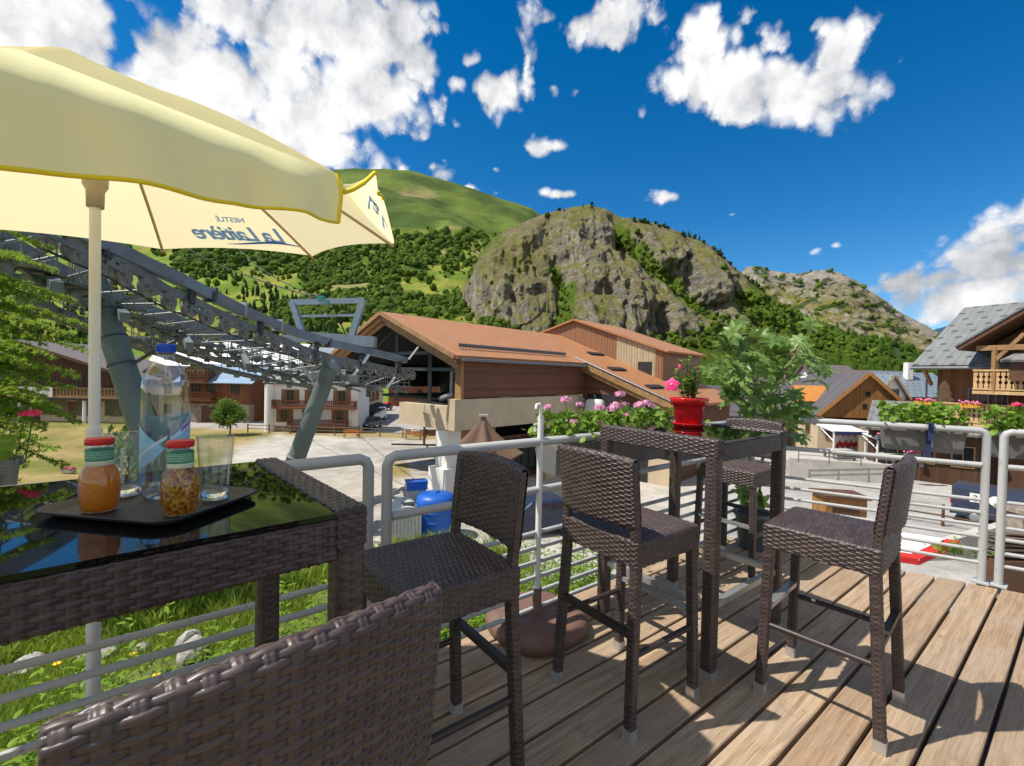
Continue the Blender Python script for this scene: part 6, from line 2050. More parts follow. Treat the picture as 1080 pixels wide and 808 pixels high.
# ------------------------------------------------------------------ woven furniture
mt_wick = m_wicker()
mt_silver = m_plain('brushed_aluminium', (.55, .55, .54), .35, .75, var=.08, scale=12)
mt_darkmetal = m_plain('dark_wrapped_metal', (.045, .032, .028), .45, .1, var=.15, bump=.3, bscale=300, bdist=.0008)
tq = NT('black_table_glass'); tq.base((.004, .004, .004)); tq.rough(.02); tq.spec(.62); tq.bs.inputs['IOR'].default_value = 1.5
mt_blackglass = tq.mat


def bar_table(name, label, o, rz, lx, ly, H=1.10, foot=True):
    t = thing(name, label, 'bar table', o, rz, 'woven bar tables')
    LG, BH, AH = .058, .078, .082
    for x in (0, lx - LG):
        for y in (0, ly - LG):
            w = Woven(); w.leg((x + LG / 2, y + LG / 2, .03), (x + LG / 2, y + LG / 2, H - BH), LG, LG)
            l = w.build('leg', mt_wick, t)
            m = MB(); m.box((x + LG / 2, y + LG / 2, .018), (LG + .004, LG + .004, .036)); m.build('foot_cap', mt_silver, l)
        w = Woven()
        w.block((x, 0, H - BH), (LG, 0, 0), (0, ly, 0), (0, 0, BH), sides='bB', top=False, bottom=True)
        w.rect((x, ly, H), (0, -ly, 0), (LG, 0, 0))
        w.rect((x, 0, H - BH), (LG, 0, 0), (0, 0, BH), per=LG / 4); w.rect((x + LG, ly, H - BH), (-LG, 0, 0), (0, 0, BH), per=LG / 4)
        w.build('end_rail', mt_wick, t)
    gz = H - .004
    for y in (.004, ly - .034):
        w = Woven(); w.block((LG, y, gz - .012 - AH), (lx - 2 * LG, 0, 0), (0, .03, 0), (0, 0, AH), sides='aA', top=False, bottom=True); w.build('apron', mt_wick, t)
    m = MB(); g = .004
    m.boxf((LG + .002, .001, gz - .010), (lx - 2 * LG - .004, 0, 0), (0, ly - .002, 0), (0, 0, .010)); m.build('glass_top', mt_blackglass, t)
    if foot:
        z = .325; i = LG / 2
        for (a, b) in (((i, LG, z), (i, ly - LG, z)), ((lx - i, LG, z), (lx - i, ly - LG, z)), ((LG, i, z), (lx - LG, i, z)), ((LG, ly - i, z), (lx - LG, ly - i, z))):
            m = MB(); m.bar(a, b, .03, .03); m.build('foot_rail', mt_silver, t)
    return t


bar_table('bar_table', 'square woven bar table with black glass top holding the red flower pot', (.933, 2.047, 0), AD, .745, .69)
eL = V((.745, .667, 0)).normalized(); nL = V((-eL.y, eL.x, 0)); LX = 1.32
OL = V((-.2986, .943, 0)) - eL * LX
bar_table('bar_table', 'long woven bar table with black glass top holding the tray of drinks', OL, math.atan2(eL.y, eL.x), LX, .665)


def stool():
    t = thing('bar_stool', '', 'bar stool', (0, 0, 0), 0, 'woven bar stools')
    w = Woven(); zt, zb = .755, .650
    kx = dict(ru=6, rv=4)
    # seat with softened rim: the top sheet rolls over front and sides a little
    def seat_top(u, v):
        x = u - .21; y = v - .20
        d = np.minimum(np.minimum(.21 - np.abs(x), y + .20), .21 - y)
        return np.stack([x, y, zt - .010 * np.exp(-np.maximum(d, 0) / .012) + .004 * np.cos(x * 7) - .006 * ((y / .2) ** 2 * .3)], -1)
    w.sheet(seat_top, .42, .41)
    w.block((-.21, -.20, zb), (.42, 0, 0), (0, .41, 0), (0, 0, zt - .008 - zb), top=False, bottom=True)
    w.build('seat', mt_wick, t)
    lean = lambda z: -.183 - .10 * np.maximum(z - .755, 0)
    for sx_ in (-1, 1):
        a = np.array([sx_ * .191, .188, zb + .01]); b = np.array([sx_ * .205, .203, .045])
        w = Woven(); w.leg(b, a, .037, .037); l = w.build('leg', mt_wick, t)
        m = MB(); m.box((sx_ * .2055, .2036, .0225), (.041, .041, .045)); m.build('foot_cap', mt_silver, l)
        a = np.array([sx_ * .191, -.181, zb + .01]); b = np.array([sx_ * .206, -.213, .045])
        w = Woven(); w.leg(b, a, .037, .037); l = w.build('leg', mt_wick, t)
        m = MB(); m.box((sx_ * .2065, -.214, .0225), (.041, .041, .045)); m.build('foot_cap', mt_silver, l)
        m = MB(); m.tube([(sx_ * .2, .19, .31), (sx_ * .2, -.20, .31)], .0125, 8); m.build('side_rung', mt_darkmetal, t)
    m = MB(); m.bar((-.19, .197, .375), (.19, .197, .375), .034, .020); m.build('foot_rail', mt_silver, t)
    m = MB(); m.bar((-.19, -.2, .39), (.19, -.2, .39), .026, .026); m.build('back_rung', mt_darkmetal, t)
    # backrest: one sheet running up the front, over the top and down the back, between two posts
    w = Woven(); z0, z1, th = .815, 1.062, .017
    hgt = z1 - z0; arc = math.pi * th; tot = 2 * hgt + 2 * arc

    def back(u, v):
        v = np.mod(v, tot); x = u - .205
        seg = np.select([v < hgt, v < hgt + arc, v < 2 * hgt + arc], [0, 1, 2], 3)
        an = np.where(seg == 1, (v - hgt) / th, (v - 2 * hgt - arc) / th)
        z = np.select([seg == 0, seg == 1, seg == 2], [z0 + v, z1 + th * np.sin(an), z1 - (v - hgt - arc)], z0 - th * np.sin(an))
        off = np.select([seg == 0, seg == 1, seg == 2], [th + 0 * v, th * np.cos(an), -th + 0 * v], -th * np.cos(an))
        bow = .028 * (1 - (x / .205) ** 2)
        sag = -.012 * (x / .205) ** 2 * np.clip((z - z0) / hgt, 0, 1.2)
        return np.stack([-x, lean(z) - bow + off, z + sag], -1)
    w.sheet(back, .41, tot, ru=16, rv=12, amp=.0046, flip=False)
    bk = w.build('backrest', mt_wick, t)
    for sx_ in (-1, 1):
        w = Woven()
        zz = [.735, .85, .96, 1.057]
        for za, zb_ in zip(zz[:-1], zz[1:]):
            w.leg((sx_ * .188, float(lean(za)), za), (sx_ * .188, float(lean(zb_)), zb_), .032, .030, n=(1, 0, 0))
        m_ = w.build('back_post', mt_wick, t)
        m = MB(); m.box((sx_ * .188, float(lean(1.05)), 1.052), (.026, .026, .012)); m.build('post_cap', mt_darkmetal, m_)
    return t


def face(v): return math.atan2(v[1], v[0]) - math.pi / 2      # turn local +Y toward v


s0 = stool()
sc_ = lambda a, b, dv: ((a[0] + b[0]) / 2 + dv[0] * .213, (a[1] + b[1]) / 2 + dv[1] * .213, 0)
dv = (-.67, .742); s0.location = (1.416, 1.977, 0); s0.rotation_euler = (0, 0, face(dv)); s0['label'] = 'woven bar stool seen from its side, standing alone at the right, facing the square table'
dup(s0, (.527, 2.0, 0), face((.81, .587)), 'woven bar stool with its back turned, pushed against the square table at the left')
dup(s0, (-.247, 1.534, 0), face((-.80, -.60)), 'woven bar stool in shade between the drinks table and the railing, its seat toward us')
dup(s0, (1.84 - .79 * .2, 3.46 - .61 * .2, 0), face((-.79, -.61)), 'woven bar stool half hidden behind the square table, below the shrub')
# nearest stool: only its backrest and upper part show
dv = V((-.698, .716, 0)).normalized()
dup(s0, (-.403, .682, 0), face(dv), 'nearest woven bar stool, its broad backrest cut off by the bottom edge')

# ------------------------------------------------------------------ drinks on the left table
ZT = 1.097
mt_glass = m_thin('clear_glass', (.975, .985, .982), 1.7)
mt_solid = m_glass('solid_glass', (.97, .99, .98))
mt_pet = m_thin('clear_bottle_plastic', (.985, .99, .992), 2.2)
mt_water = m_glass('water', (.97, .99, 1), 0, 1.33)
tray_c = V((-.722, .925, ZT)); tu = V((.985, -.17, 0)).normalized(); ta = math.atan2(tu.y, tu.x)
t = thing('serving_tray', 'dark ribbed serving tray under the bottles and glasses', 'tray', tray_c, ta)
m = MB()


def rrect(w, d, r, z, k=7):
    q = []
    for cx, cy, a0 in ((w / 2 - r, d / 2 - r, 0), (-w / 2 + r, d / 2 - r, 90), (-w / 2 + r, -d / 2 + r, 180), (w / 2 - r, -d / 2 + r, 270)):
        for i in range(k): a = R(a0 + 90 * i / (k - 1)); q.append(V((cx + r * math.cos(a), cy + r * math.sin(a), z)))
    return q


rings = [rrect(.265, .20, .03, .001), rrect(.265, .20, .03, .005), rrect(.30, .235, .042, .014), rrect(.308, .243, .045, .015), rrect(.308, .243, .045, .012), rrect(.27, .205, .031, .0005)]
k = len(rings[0]); vs = [v for r_ in rings for v in r_]
fs = [(i * k + j, i * k + (j + 1) % k, (i + 1) * k + (j + 1) % k, (i + 1) * k + j) for i in range(1, 5) for j in range(k)]
m.add(vs, fs, 0, True); m.add(rings[1], [tuple(range(k))], 0); m.add(rings[5], [tuple(range(k - 1, -1, -1))], 0)
tt_ = NT('tray_plastic'); vv_ = tt_.coord('Object'); wv_ = tt_.n('TexWave', wave_type='BANDS', bands_direction='X'); tt_.l(vv_, wv_.inputs[0]); wv_.inputs['Scale'].default_value = 62
tt_.base((.028, .026, .025)); tt_.rough(.5); tt_.bump(wv_.outputs['Fac'], .35, .0012)
m.build('plate', tt_.mat, t)
zt_ = ZT + .0065


def liquid(name, c, c2, sc, trans, rough=.2):
    q = NT(name); v = q.coord('Object'); n_ = q.noise(v, sc, 4, .6)
    q.base(q.mix(q.mr(n_, .4, .6, 0, 1), c, c2)); q.rough(rough); q.set(q.bs.inputs['Transmission Weight'], trans); q.bs.inputs['IOR'].default_value = 1.34
    if True:
        tl = q.n('BsdfTranslucent'); q.l(q.mix(q.mr(n_, .42, .58, 0, 1) if trans > .2 else .3, mul(c, 1.15), c2), tl.inputs[0]); mm = q.n('MixShader'); mm.inputs[0].default_value = .5 if trans < .2 else .4
        q.l(q.bs.outputs[0], mm.inputs[1]); q.l(tl.outputs[0], mm.inputs[2]); q.l(mm.outputs[0], q.out.inputs[0])
    return q.mat


def juice(px, py, label, lm, rzt):
    b = G(px, py, zt_); t = thing('juice_bottle', label, 'juice bottle', (b.x, b.y, zt_), rzt, 'small juice bottles'); t.scale = (.86, .86, .90)
    sc = 1.0
    outer = [(.0, .0), (.027, .0), (.031, .003), (.0345, .020), (.0365, .040), (.0365, .060), (.0345, .076), (.030, .089), (.0245, .098), (.0235, .104), (.0240, .131), (.0225, .135), (.0225, .146)]
    m = MB(); m.lathe(outer, n=36); m.build('glass', mt_glass, t)
    m = MB(); m.lathe([(max(r_ - .0012, 0), z + (.0015 if i < 3 else 0)) for i, (r_, z) in enumerate(outer[:10])] + [(.0, .104)], n=36); m.build('juice', lm, t)
    m = MB(); m.lathe([(.0246, .100), (.0248, .101), (.0250, .131), (.0246, .132)], n=36); lb = m.build('label', m_plain('green_label', (.025, .20, .065), .5, var=.3, scale=90), t)
    m = MB(); m.lathe([(.0251, .098), (.0254, .100), (.0254, .107), (.0251, .108)], n=36); m.build('label_band', m_plain('pale_label', (.62, .60, .40), .5, var=.15, scale=120), lb)
    m = MB()
    for k in range(5):     # lines of tiny print, too small to read
        z = .112 + k * .0036
        m.lathe([(.02535, z), (.02545, z + .0006), (.02545, z + .0012), (.02535, z + .0018)], n=36)
    pr_ = m.build('print_lines', m_plain('label_print', (.30, .52, .36), .5, var=.7, scale=900), lb)
    m = MB(); m.lathe([(.0, .1548), (.0240, .1545), (.0258, .1525), (.0262, .1425), (.0252, .1410), (.0, .1410)][::-1], n=40); m.build('cap', m_plain('red_cap', (.62, .012, .008), .35, var=.06), t)
    return t


juice(105, 538, 'small bottle of cloudy orange juice with a red cap', liquid('orange_juice', (.80, .36, .02), (.74, .28, .012), 60, .0, .4), 0)
juice(190, 541, 'small bottle of clear amber juice with a red cap', liquid('amber_juice', (1.0, .60, .06), (.30, .09, .004), 150, .55, .06), 1.2)


def tumbler(px, py, label, h=.148, r0=.0275, r1=.0385):
    b = G(px, py, zt_); t = thing('drinking_glass', label, 'drinking glass', (b.x, b.y, zt_), random.random() * 3, 'clear tumblers'); t.scale = (.90, .90, .90)
    prof = [(.0, 0), (r0 - .002, 0), (r0, .002), (r1, h - .001), (r1 - .0008, h), (r1 - .0016, h - .001), (r0 + .0008, .022)]
    m = MB(); m.lathe(prof[2:], n=40); m.build('body', mt_glass, t)
    m = MB(); m.lathe([(.0, 0), (r0 - .002, 0), (r0, .002), (r0 + .0012, .019), (r0 - .004, .015), (.0, .014)], n=40); m.build('base', mt_solid, t)
    m = MB(); m.lathe([(r1 - .0018, h - .0015), (r1 - .0018, h), (r1 - .0008, h + .0006), (r1, h - .0005), (r1 - .0002, h - .0015)], n=40); m.build('rim', m_thin('glass_rim', (.98, .985, .98), 1.2), t)
    m = MB(); a0 = 0.0        # etched stem of writing up the side
    fr = NT('frosted_etch'); fr.base((.85, .87, .86)); fr.rough(.6)
    for k in range(24):
        z = .035 + k * .0035; rr = r0 + (r1 - r0) * z / h + .0002
        for s_ in (-1, 0, 1):
            if (k * 7 + s_ * 5) % 4 == 0 and s_: continue
            w = -1.0 + s_ * .07 + .03 * math.sin(k)
            c = V((rr * math.cos(w), rr * math.sin(w), z)); tv = V((-math.sin(w), math.cos(w), 0)) * .0013
            m.add([c - tv, c + tv, c + tv + V((0, 0, .0022)), c - tv + V((0, 0, .0022))], [(0, 1, 2, 3)])
    m.build('etching', fr.mat, t)
    return t


tumbler(227, 525.5, 'empty clear tumbler to the right of the amber juice bottle')
tumbler(131, 522, 'empty clear tumbler behind the orange juice bottle')
b = G(174, 524, zt_); t = thing('water_bottle', 'clear water bottle with a blue cap and pale blue label', 'water bottle', (b.x, b.y, zt_), .5)
pb = [(.0, .004), (.018, .004), (.026, .0), (.036, .002), (.0415, .012), (.0425, .03)]
for k in range(13): z = .04 + k * .0145; pb += [(.0425, z), (.0418 if not (4 < k < 9) else .0423, z + .007)]
pb += [(.0425, .232), (.041, .246), (.035, .264), (.024, .284), (.0165, .294), (.0145, .300), (.0145, .306), (.0168, .307), (.0168, .309), (.0138, .310), (.0138, .322)]
inner = [(max(r_ - .0005, 0), z + (.0005 if z < .02 else 0)) for r_, z in pb]
m = MB(); m.lathe(pb, n=44); m.lathe(inner[::-1], n=44); m.build('bottle', mt_pet, t)
m = MB(); m.lathe([(.0155, .307), (.0165, .308), (.0168, .324), (.0155, .3265), (.0, .3265)], n=30)
for k in range(30):
    w = k * math.pi / 15; m.box((.0168 * math.cos(w), .0168 * math.sin(w), .316), (.0012, .0012, .013), w)
m.build('cap', m_plain('blue_cap', (.01, .09, .52), .35, var=.05), t)
# label: two pale wings swept round the bottle
mt_lab = m_plain('pale_blue_label', (.32, .58, .74), .45, var=.12, scale=50); mt_lab2 = m_plain('white_blue_label', (.62, .76, .82), .45, var=.06)
lb = None
for (w0, w1, za, zb_, tip, mt_) in ((-2.95, -1.35, .085, .165, .105, mt_lab), (-1.25, .45, .095, .185, .135, mt_lab), (.4, 3.35, .075, .19, .19, mt_lab)):
    m = MB(); K = 24; vs = []
    for i in range(K + 1):
        f = i / K; w = w0 + (w1 - w0) * f
        if tip == .105: lo, hi = za - .02 + .05 * f ** 2, zb_ - .058 * f
        elif tip == .135: lo, hi = zb_ - .062 - .03 * f, zb_ - .06 + .075 * f ** .8
        else: lo, hi = za + .02 * math.sin(f * 3.1), zb_ - .02 * math.sin(f * 3.1)
        for z in (lo, hi): vs.append(V((.0432 * math.cos(w), .0432 * math.sin(w), z)))
    m.add(vs, [(2 * i, 2 * i + 2, 2 * i + 3, 2 * i + 1) for i in range(K)], 0, True); q = m.build('label', mt_, t)
    m = MB(); vs = []
    for i in range(K + 1):
        f = i / K; w = w0 + (w1 - w0) * f; lo = vs0 = None
        z = (za - .005 + .05 * f if tip == .105 else zb_ - .06 + .045 * f if tip == .135 else (za + zb_) / 2)
        vs += [V((.0435 * math.cos(w), .0435 * math.sin(w), z)), V((.0435 * math.cos(w), .0435 * math.sin(w), z + .007))]
    m.add(vs, [(2 * i, 2 * i + 2, 2 * i + 3, 2 * i + 1) for i in range(K)], 0, True); m.build('label_stripe', mt_lab2, q)
m = MB(); K = 14; vs = []
for i in range(K + 1):
    w = -.75 + .9 * i / K
    z = .150 + .020 * i / K; a_ = .006 + .004 * math.sin(i * 2.2)
    vs += [V((.0437 * math.cos(w), .0437 * math.sin(w), z - a_)), V((.0437 * math.cos(w), .0437 * math.sin(w), z))]
m.add(vs, [(2 * i, 2 * i + 2, 2 * i + 3, 2 * i + 1) for i in range(K)], 0, True); m.build('label_motif', m_plain('pink_motif', (.62, .05, .22), .45), q)

# ------------------------------------------------------------------ yellow parasol over the left
KU = .80
pd_ = 1.80 * KU
hub = P(101, 86, pd_); hub = V((hub.x, hub.y, hub.z))
RZ_ = EYE.z + .67 * KU
T = [P(172, 263, 2.55 * KU), P(330, 270, 2.70 * KU), P(415, 257, 2.40 * KU), V((-.61 * KU, 1.56 * KU, RZ_)), V((-1.06 * KU, .985 * KU, RZ_)), V((-1.9 * KU, .95 * KU, RZ_)), V((-2.60 * KU, 1.25 * KU, RZ_)), V((-2.65, 2.05, RZ_))]
T[7] = P(-110, 236, 2.2 * KU)
C_ = sum(T, V((0, 0, 0))) / 8
par = thing('parasol', 'open pale yellow parasol with a yellow piped valance and blue script', 'parasol', (hub.x, hub.y, float(ground_z(hub.x, hub.y))))
ct = NT('yellow_canvas'); cv = ct.coord('Object')
n_ = ct.noise(cv, 40, 4); n2_ = ct.noise(cv, 3.0, 3)
colc = ct.mix(ct.mr(n2_, .3, .7, 0, 1), (.95, .87, .44), (.97, .91, .50))
ct.base(colc); ct.rough(.9); ct.spec(.1); ct.bump(ct.noise(cv, 9, 4, .6), .25, .01)
trl = ct.n('BsdfTranslucent'); trl.inputs[0].default_value = (.97, .83, .50, 1); msx = ct.n('MixShader'); msx.inputs[0].default_value = .60
ct.l(ct.bs.outputs[0], msx.inputs[1]); ct.l(trl.outputs[0], msx.inputs[2]); ct.l(msx.outputs[0], ct.out.inputs[0])
mt_canvas = ct.mat
vt = mt_canvas.copy(); vt.name = 'valance_canvas'
for nd in vt.node_tree.nodes:
    if nd.type == 'MIX_SHADER': nd.inputs[0].default_value = .22
mt_valance = vt
mt_pipe = m_plain('bright_yellow_piping', (.92, .66, .01), .6, var=.05)
mt_ribw = m_plain('pale_rib', (.55, .42, .26), .5, var=.1); mt_pole = m_plain('white_pole', (.74, .73, .70), .35, var=.05)
apex = hub + V((0, 0, .03))


def panel_pt(i, f, g):
    """f: hub to rim, g: across the panel between ribs i and i+1"""
    a, b = T[i], T[(i + 1) % 8]
    pa, pb_ = apex + (a - apex) * f, apex + (b - apex) * f
    bow = .10 * math.sin(math.pi * f) * .35
    p = pa + (pb_ - pa) * g + V((0, 0, bow))
    # the hem is cut back between the ribs, cloth dips a little
    cut = .035 * (1 - (2 * g - 1) ** 2) * f ** 6
    p = p + (apex - p) * cut - V((0, 0, .03 * (1 - (2 * g - 1) ** 2) * f * (1 - f)))
    return p


def sheet(fn, nu, nv, mb, m=0):
    vs = [fn(i / nu, j / nv) for i in range(nu + 1) for j in range(nv + 1)]
    mb.add(vs, [(i * (nv + 1) + j, (i + 1) * (nv + 1) + j, (i + 1) * (nv + 1) + j + 1, i * (nv + 1) + j + 1) for i in range(nu) for j in range(nv)], m, True)


m = MB()
for i in range(8): sheet(lambda f, g, i=i: panel_pt(i, f, g), 14, 12, m)
can = m.build('canopy', mt_canvas, par)
# valance hanging from the near edges, lifted by the wind at the right corner
def vdrop(i, g):
    pts = {3: (.165, .32), 4: (.335, .325), 5: (.27, .22), 6: (.2, .18)}[i]
    return (pts[0] + (pts[1] - pts[0]) * g) * KU


def val_pt(i, g, h):
    p = panel_pt(i, 1.0, g); out = (p - V((C_.x, C_.y, p.z))); out.z = 0; out.normalize()
    d = vdrop(i, g); wob = .012 * math.sin(g * 11 + i * 2) + .008 * math.sin(g * 23 + i)
    k_ = min(h / .55, 1.0); fl_ = (1 - (1 - k_) ** 1.7) * .21 * (1 if i != 3 else min(1, .08 + g)) * KU
    fold = .030 * abs(math.sin(g * 8.3 + i * 1.7 + h * .8)) ** 5 * max(0, h - .3) + .006 * math.sin(g * 31 + h * 5) * max(0, h - .2)
    return p + V((0, 0, -d * (h * .9 + .1 * h * h) - .004 * math.sin(g * 14) * h)) + out * (fl_ + wob * h + fold)


for i in (3, 4, 5, 6):
    m = MB(); sheet(lambda g, h, i=i: val_pt(i, g, h), 64, 14, m); vo = m.build('valance', mt_valance, par)
    m = MB(); m.tube([val_pt(i, g / 40, 1.0) for g in range(41)], .0042, 6); m.build('piping', mt_pipe, vo)
    if i == 3: m = MB(); m.tube([val_pt(3, 0, h / 4) for h in range(5)], .0055, 6); m.build('piping', mt_pipe, vo)
# flipped corner flap
hin = [panel_pt(2, 1.0, 1 - g / 12) for g in range(13)]
tops = [P(x, y, d * KU) for x, y, d in ((362, 203, 1.60), (372, 200, 1.66), (384, 193, 1.74), (396, 181.5, 1.82), (397.5, 192, 1.88), (399, 205, 1.95), (403, 206, 2.02), (407, 219, 2.10), (411, 235, 2.2), (415.5, 254, 2.38))]


def samp(l, f):
    x = f * (len(l) - 1); i = min(int(x), len(l) - 2); return l[i] + (l[i + 1] - l[i]) * (x - i)


def flap_pt(g, h):
    a, b = samp(hin, g), samp(tops, g); p = a + (b - a) * h
    return p + V((-.02, -.03, 0)) * math.sin(math.pi * h) * (1 - g) * .8
m = MB(); sheet(flap_pt, 40, 8, m); fl_ = m.build('flap', mt_canvas, par)
m = MB(); m.tube([flap_pt(g / 40, 1.0) for g in range(0, 15)], .0065, 6); m.tube([flap_pt(g / 40, 1.0) for g in range(21, 29)], .0055, 6); m.build('piping', mt_pipe, fl_)
for i in range(8):
    m = MB(); a = apex + (T[i] - apex) * .03; pts_ = [panel_pt(i, f, 0) - V((0, 0, .012)) for f in np.linspace(.04, 1.0, 12)]
    m.tube(pts_, .006, 6); m.build('rib', mt_ribw, par)
gz_ = float(ground_z(hub.x, hub.y))
m = MB(); zc = P(99, 455, pd_).z
m.tube([(hub.x, hub.y, zc), (hub.x, hub.y, hub.z)], .0145, 16); m.tube([(hub.x, hub.y, gz_ - .2), (hub.x, hub.y, zc)], .0185, 16); m.tube([(hub.x, hub.y, zc - .005), (hub.x, hub.y, zc + .01)], .0202, 16); m.build('pole', mt_pole, par)
zr = P(101, 188, pd_).z; zr2 = P(101, 219, pd_).z
m = MB(); m.lathe([(.0, zr2), (.022, zr2), (.023, zr2 + .05), (.032, zr2 + .068), (.034, zr + .04), (.0, zr + .04)], (hub.x, hub.y, 0), 20); m.build('runner', m_plain('beige_plastic', (.52, .44, .30), .5), par)
for i in range(8):
    m = MB(); a = V((hub.x, hub.y, zr + .04)); b = panel_pt(i, .5, 0) - V((0, 0, .015)); m.tube([a, b], .005, 5)
    m.build('strut', mt_ribw, par)
m = MB(); m.box((hub.x, hub.y, gz_ + .02), (.55, .55, .1)); m.build('base', mt_concrete, par)
# script printed through the panel between the two far right ribs (read from outside)
_i = NT('blue_print'); _i.base((.12, .26, .72)); _i.rough(.7); _tr = _i.n('BsdfTranslucent'); _tr.inputs[0].default_value = (.22, .38, .80, 1); _ms = _i.n('MixShader'); _ms.inputs[0].default_value = .6
_i.l(_i.bs.outputs[0], _ms.inputs[1]); _i.l(_tr.outputs[0], _ms.inputs[2]); _i.l(_ms.outputs[0], _i.out.inputs[0]); mt_ink = _i.mat
a_, b_ = T[0], T[1]
rimx = (b_ - a_).normalized(); midr = (a_ + b_) / 2
toward = (apex - midr); toward = (toward - rimx * toward.dot(rimx)).normalized(); nrm_ = rimx.cross(toward).normalized()


def on_panel(cx, up_, size, body, shear, bold, nm, spacing=1.0):
    """lettering laid on the underside; readable from outside, so mirrored from below"""
    Mx = Matrix.Identity(4)
    X, Y = -rimx, toward
    Z = X.cross(Y)
    org = midr + rimx * cx + toward * up_
    for r_ in range(3): Mx[r_][0], Mx[r_][1], Mx[r_][2], Mx[r_][3] = X[r_], Y[r_], Z[r_], org[r_]
    o = text_mesh(body, size, mt_ink, nm, par, Mx, shear, bold, spacing=spacing)
    # press the letters against the bowed cloth
    me = o.data
    for v in me.vertices:
        d = v.co - apex
        # find panel parameters of the point
        pa = a_ - apex; pb2 = b_ - apex
        q = np.linalg.lstsq(np.array([[pa.x, pb2.x], [pa.y, pb2.y], [pa.z, pb2.z]]), np.array(d), rcond=None)[0]
        f = float(q.sum()); g = float(q[1] / max(f, 1e-6))
        v.co = panel_pt(0, f, g) - V((0, 0, .004))
    return o


on_panel(.045 * KU, .075 * KU, .130 * KU, 'La Laitière', .4, .0025, 'script_lettering', .86)
on_panel(.02 * KU, .195 * KU, .042 * KU, 'NESTLÉ', .0, .0008, 'small_lettering', 1.0)
m = MB()
q = []
for i in range(21):
    f = i / 20; p = midr + rimx * (.36 - .40 * f) * KU + toward * (.045 + .012 * math.sin(f * 3.14 * 1.5))
    d = p - apex; pa = a_ - apex; pb2 = b_ - apex
    w_ = np.linalg.lstsq(np.array([[pa.x, pb2.x], [pa.y, pb2.y], [pa.z, pb2.z]]), np.array(d), rcond=None)[0]; ff_ = float(w_.sum())
    q.append(panel_pt(0, ff_, float(w_[1] / ff_)) - V((0, 0, .004)))
m.tube(q, [.001 + .004 * math.sin(math.pi * i / 20) for i in range(21)], 5); m.build('swash', mt_ink, par)
# the same words on the flap, upside down because the wind has turned it over
tx = text_mesh('La L', .16, mt_ink, 'script_lettering', par, Matrix.Identity(4), .3, .003, align='LEFT', spacing=.8)
xs = [v.co.x for v in tx.data.vertices]; x0, x1 = min(xs), max(xs)
for v in tx.data.vertices:
    g = .50 + .40 * (v.co.x - x0) / (x1 - x0); h = .66 - (v.co.y / .12) * .36
    p = flap_pt(g, h); v.co = p + (EYE - p).normalized() * .006
under(par)

# ------------------------------------------------------------------ brown parasol foot with bare white pole by the railing
bc = SN2(2.02 - .33 + .0, 2.04)
bp_ = G(566, 640, .12); bc = V((bp_.x, bp_.y, 0))
t = thing('weighted_stand', 'rounded brown plastic parasol foot straddling the deck edge, with a bare white pole', 'parasol stand', (bc.x, bc.y, 0), AD)
m = MB(); pr_ = [(.0, .002), (.225, .002), (.25, .015), (.258, .045), (.25, .075), (.225, .094), (.205, .100), (.20, .101), (.12, .106), (.055, .109), (.0, .110)]
vs, fs, N = [], [], 40
for (r_, z) in pr_:
    for j in range(N):
        w = 2 * math.pi * j / N; c, s_ = math.cos(w), math.sin(w)
        vs.append(V((r_ * math.copysign(abs(c) ** .75, c), r_ * math.copysign(abs(s_) ** .75, s_), z)))
for i in range(len(pr_) - 1):
    for j in range(N): fs.append((i * N + j, i * N + (j + 1) % N, (i + 1) * N + (j + 1) % N, (i + 1) * N + j))
m.add(vs, fs, 0, True); mt_brp = m_plain('brown_plastic', (.17, .095, .07), .5, var=.12, bump=.15, bscale=80, bdist=.002); m.build('foot', mt_brp, t)
m = MB(); m.lathe([(.046, .105), (.044, .112), (.028, .118), (.025, .16), (.025, .225), (.0, .226)], n=18); m.build('socket', mt_brp, t)
m = MB(); m.tube([(0, 0, .2), (0, 0, 1.16)], .0165, 14); m.build('pole', mt_pole, t)
m = MB(); m.tube([(0, 0, 1.14), (0, 0, 1.20), (-.012, 0, 1.225), (-.03, 0, 1.222), (-.034, 0, 1.20)], .009, 8); m.build('hook', mt_pole, t)

# ------------------------------------------------------------------ planters and plants
mt_plgrey = m_plain('grey_planter', (.16, .155, .145), .6, var=.12, scale=4)
mt_gerl = m_leaf('geranium_leaves', (.07, .15, .016), (.22, .36, .035), .25, .55, 8.0)
mt_gpink = m_plain('geranium_pink', (.78, .25, .45), .6, var=.2, scale=60, var2=(.80, .42, .58)); mt_gred = m_plain('geranium_red', (.74, .05, .16), .6, var=.25, scale=60)


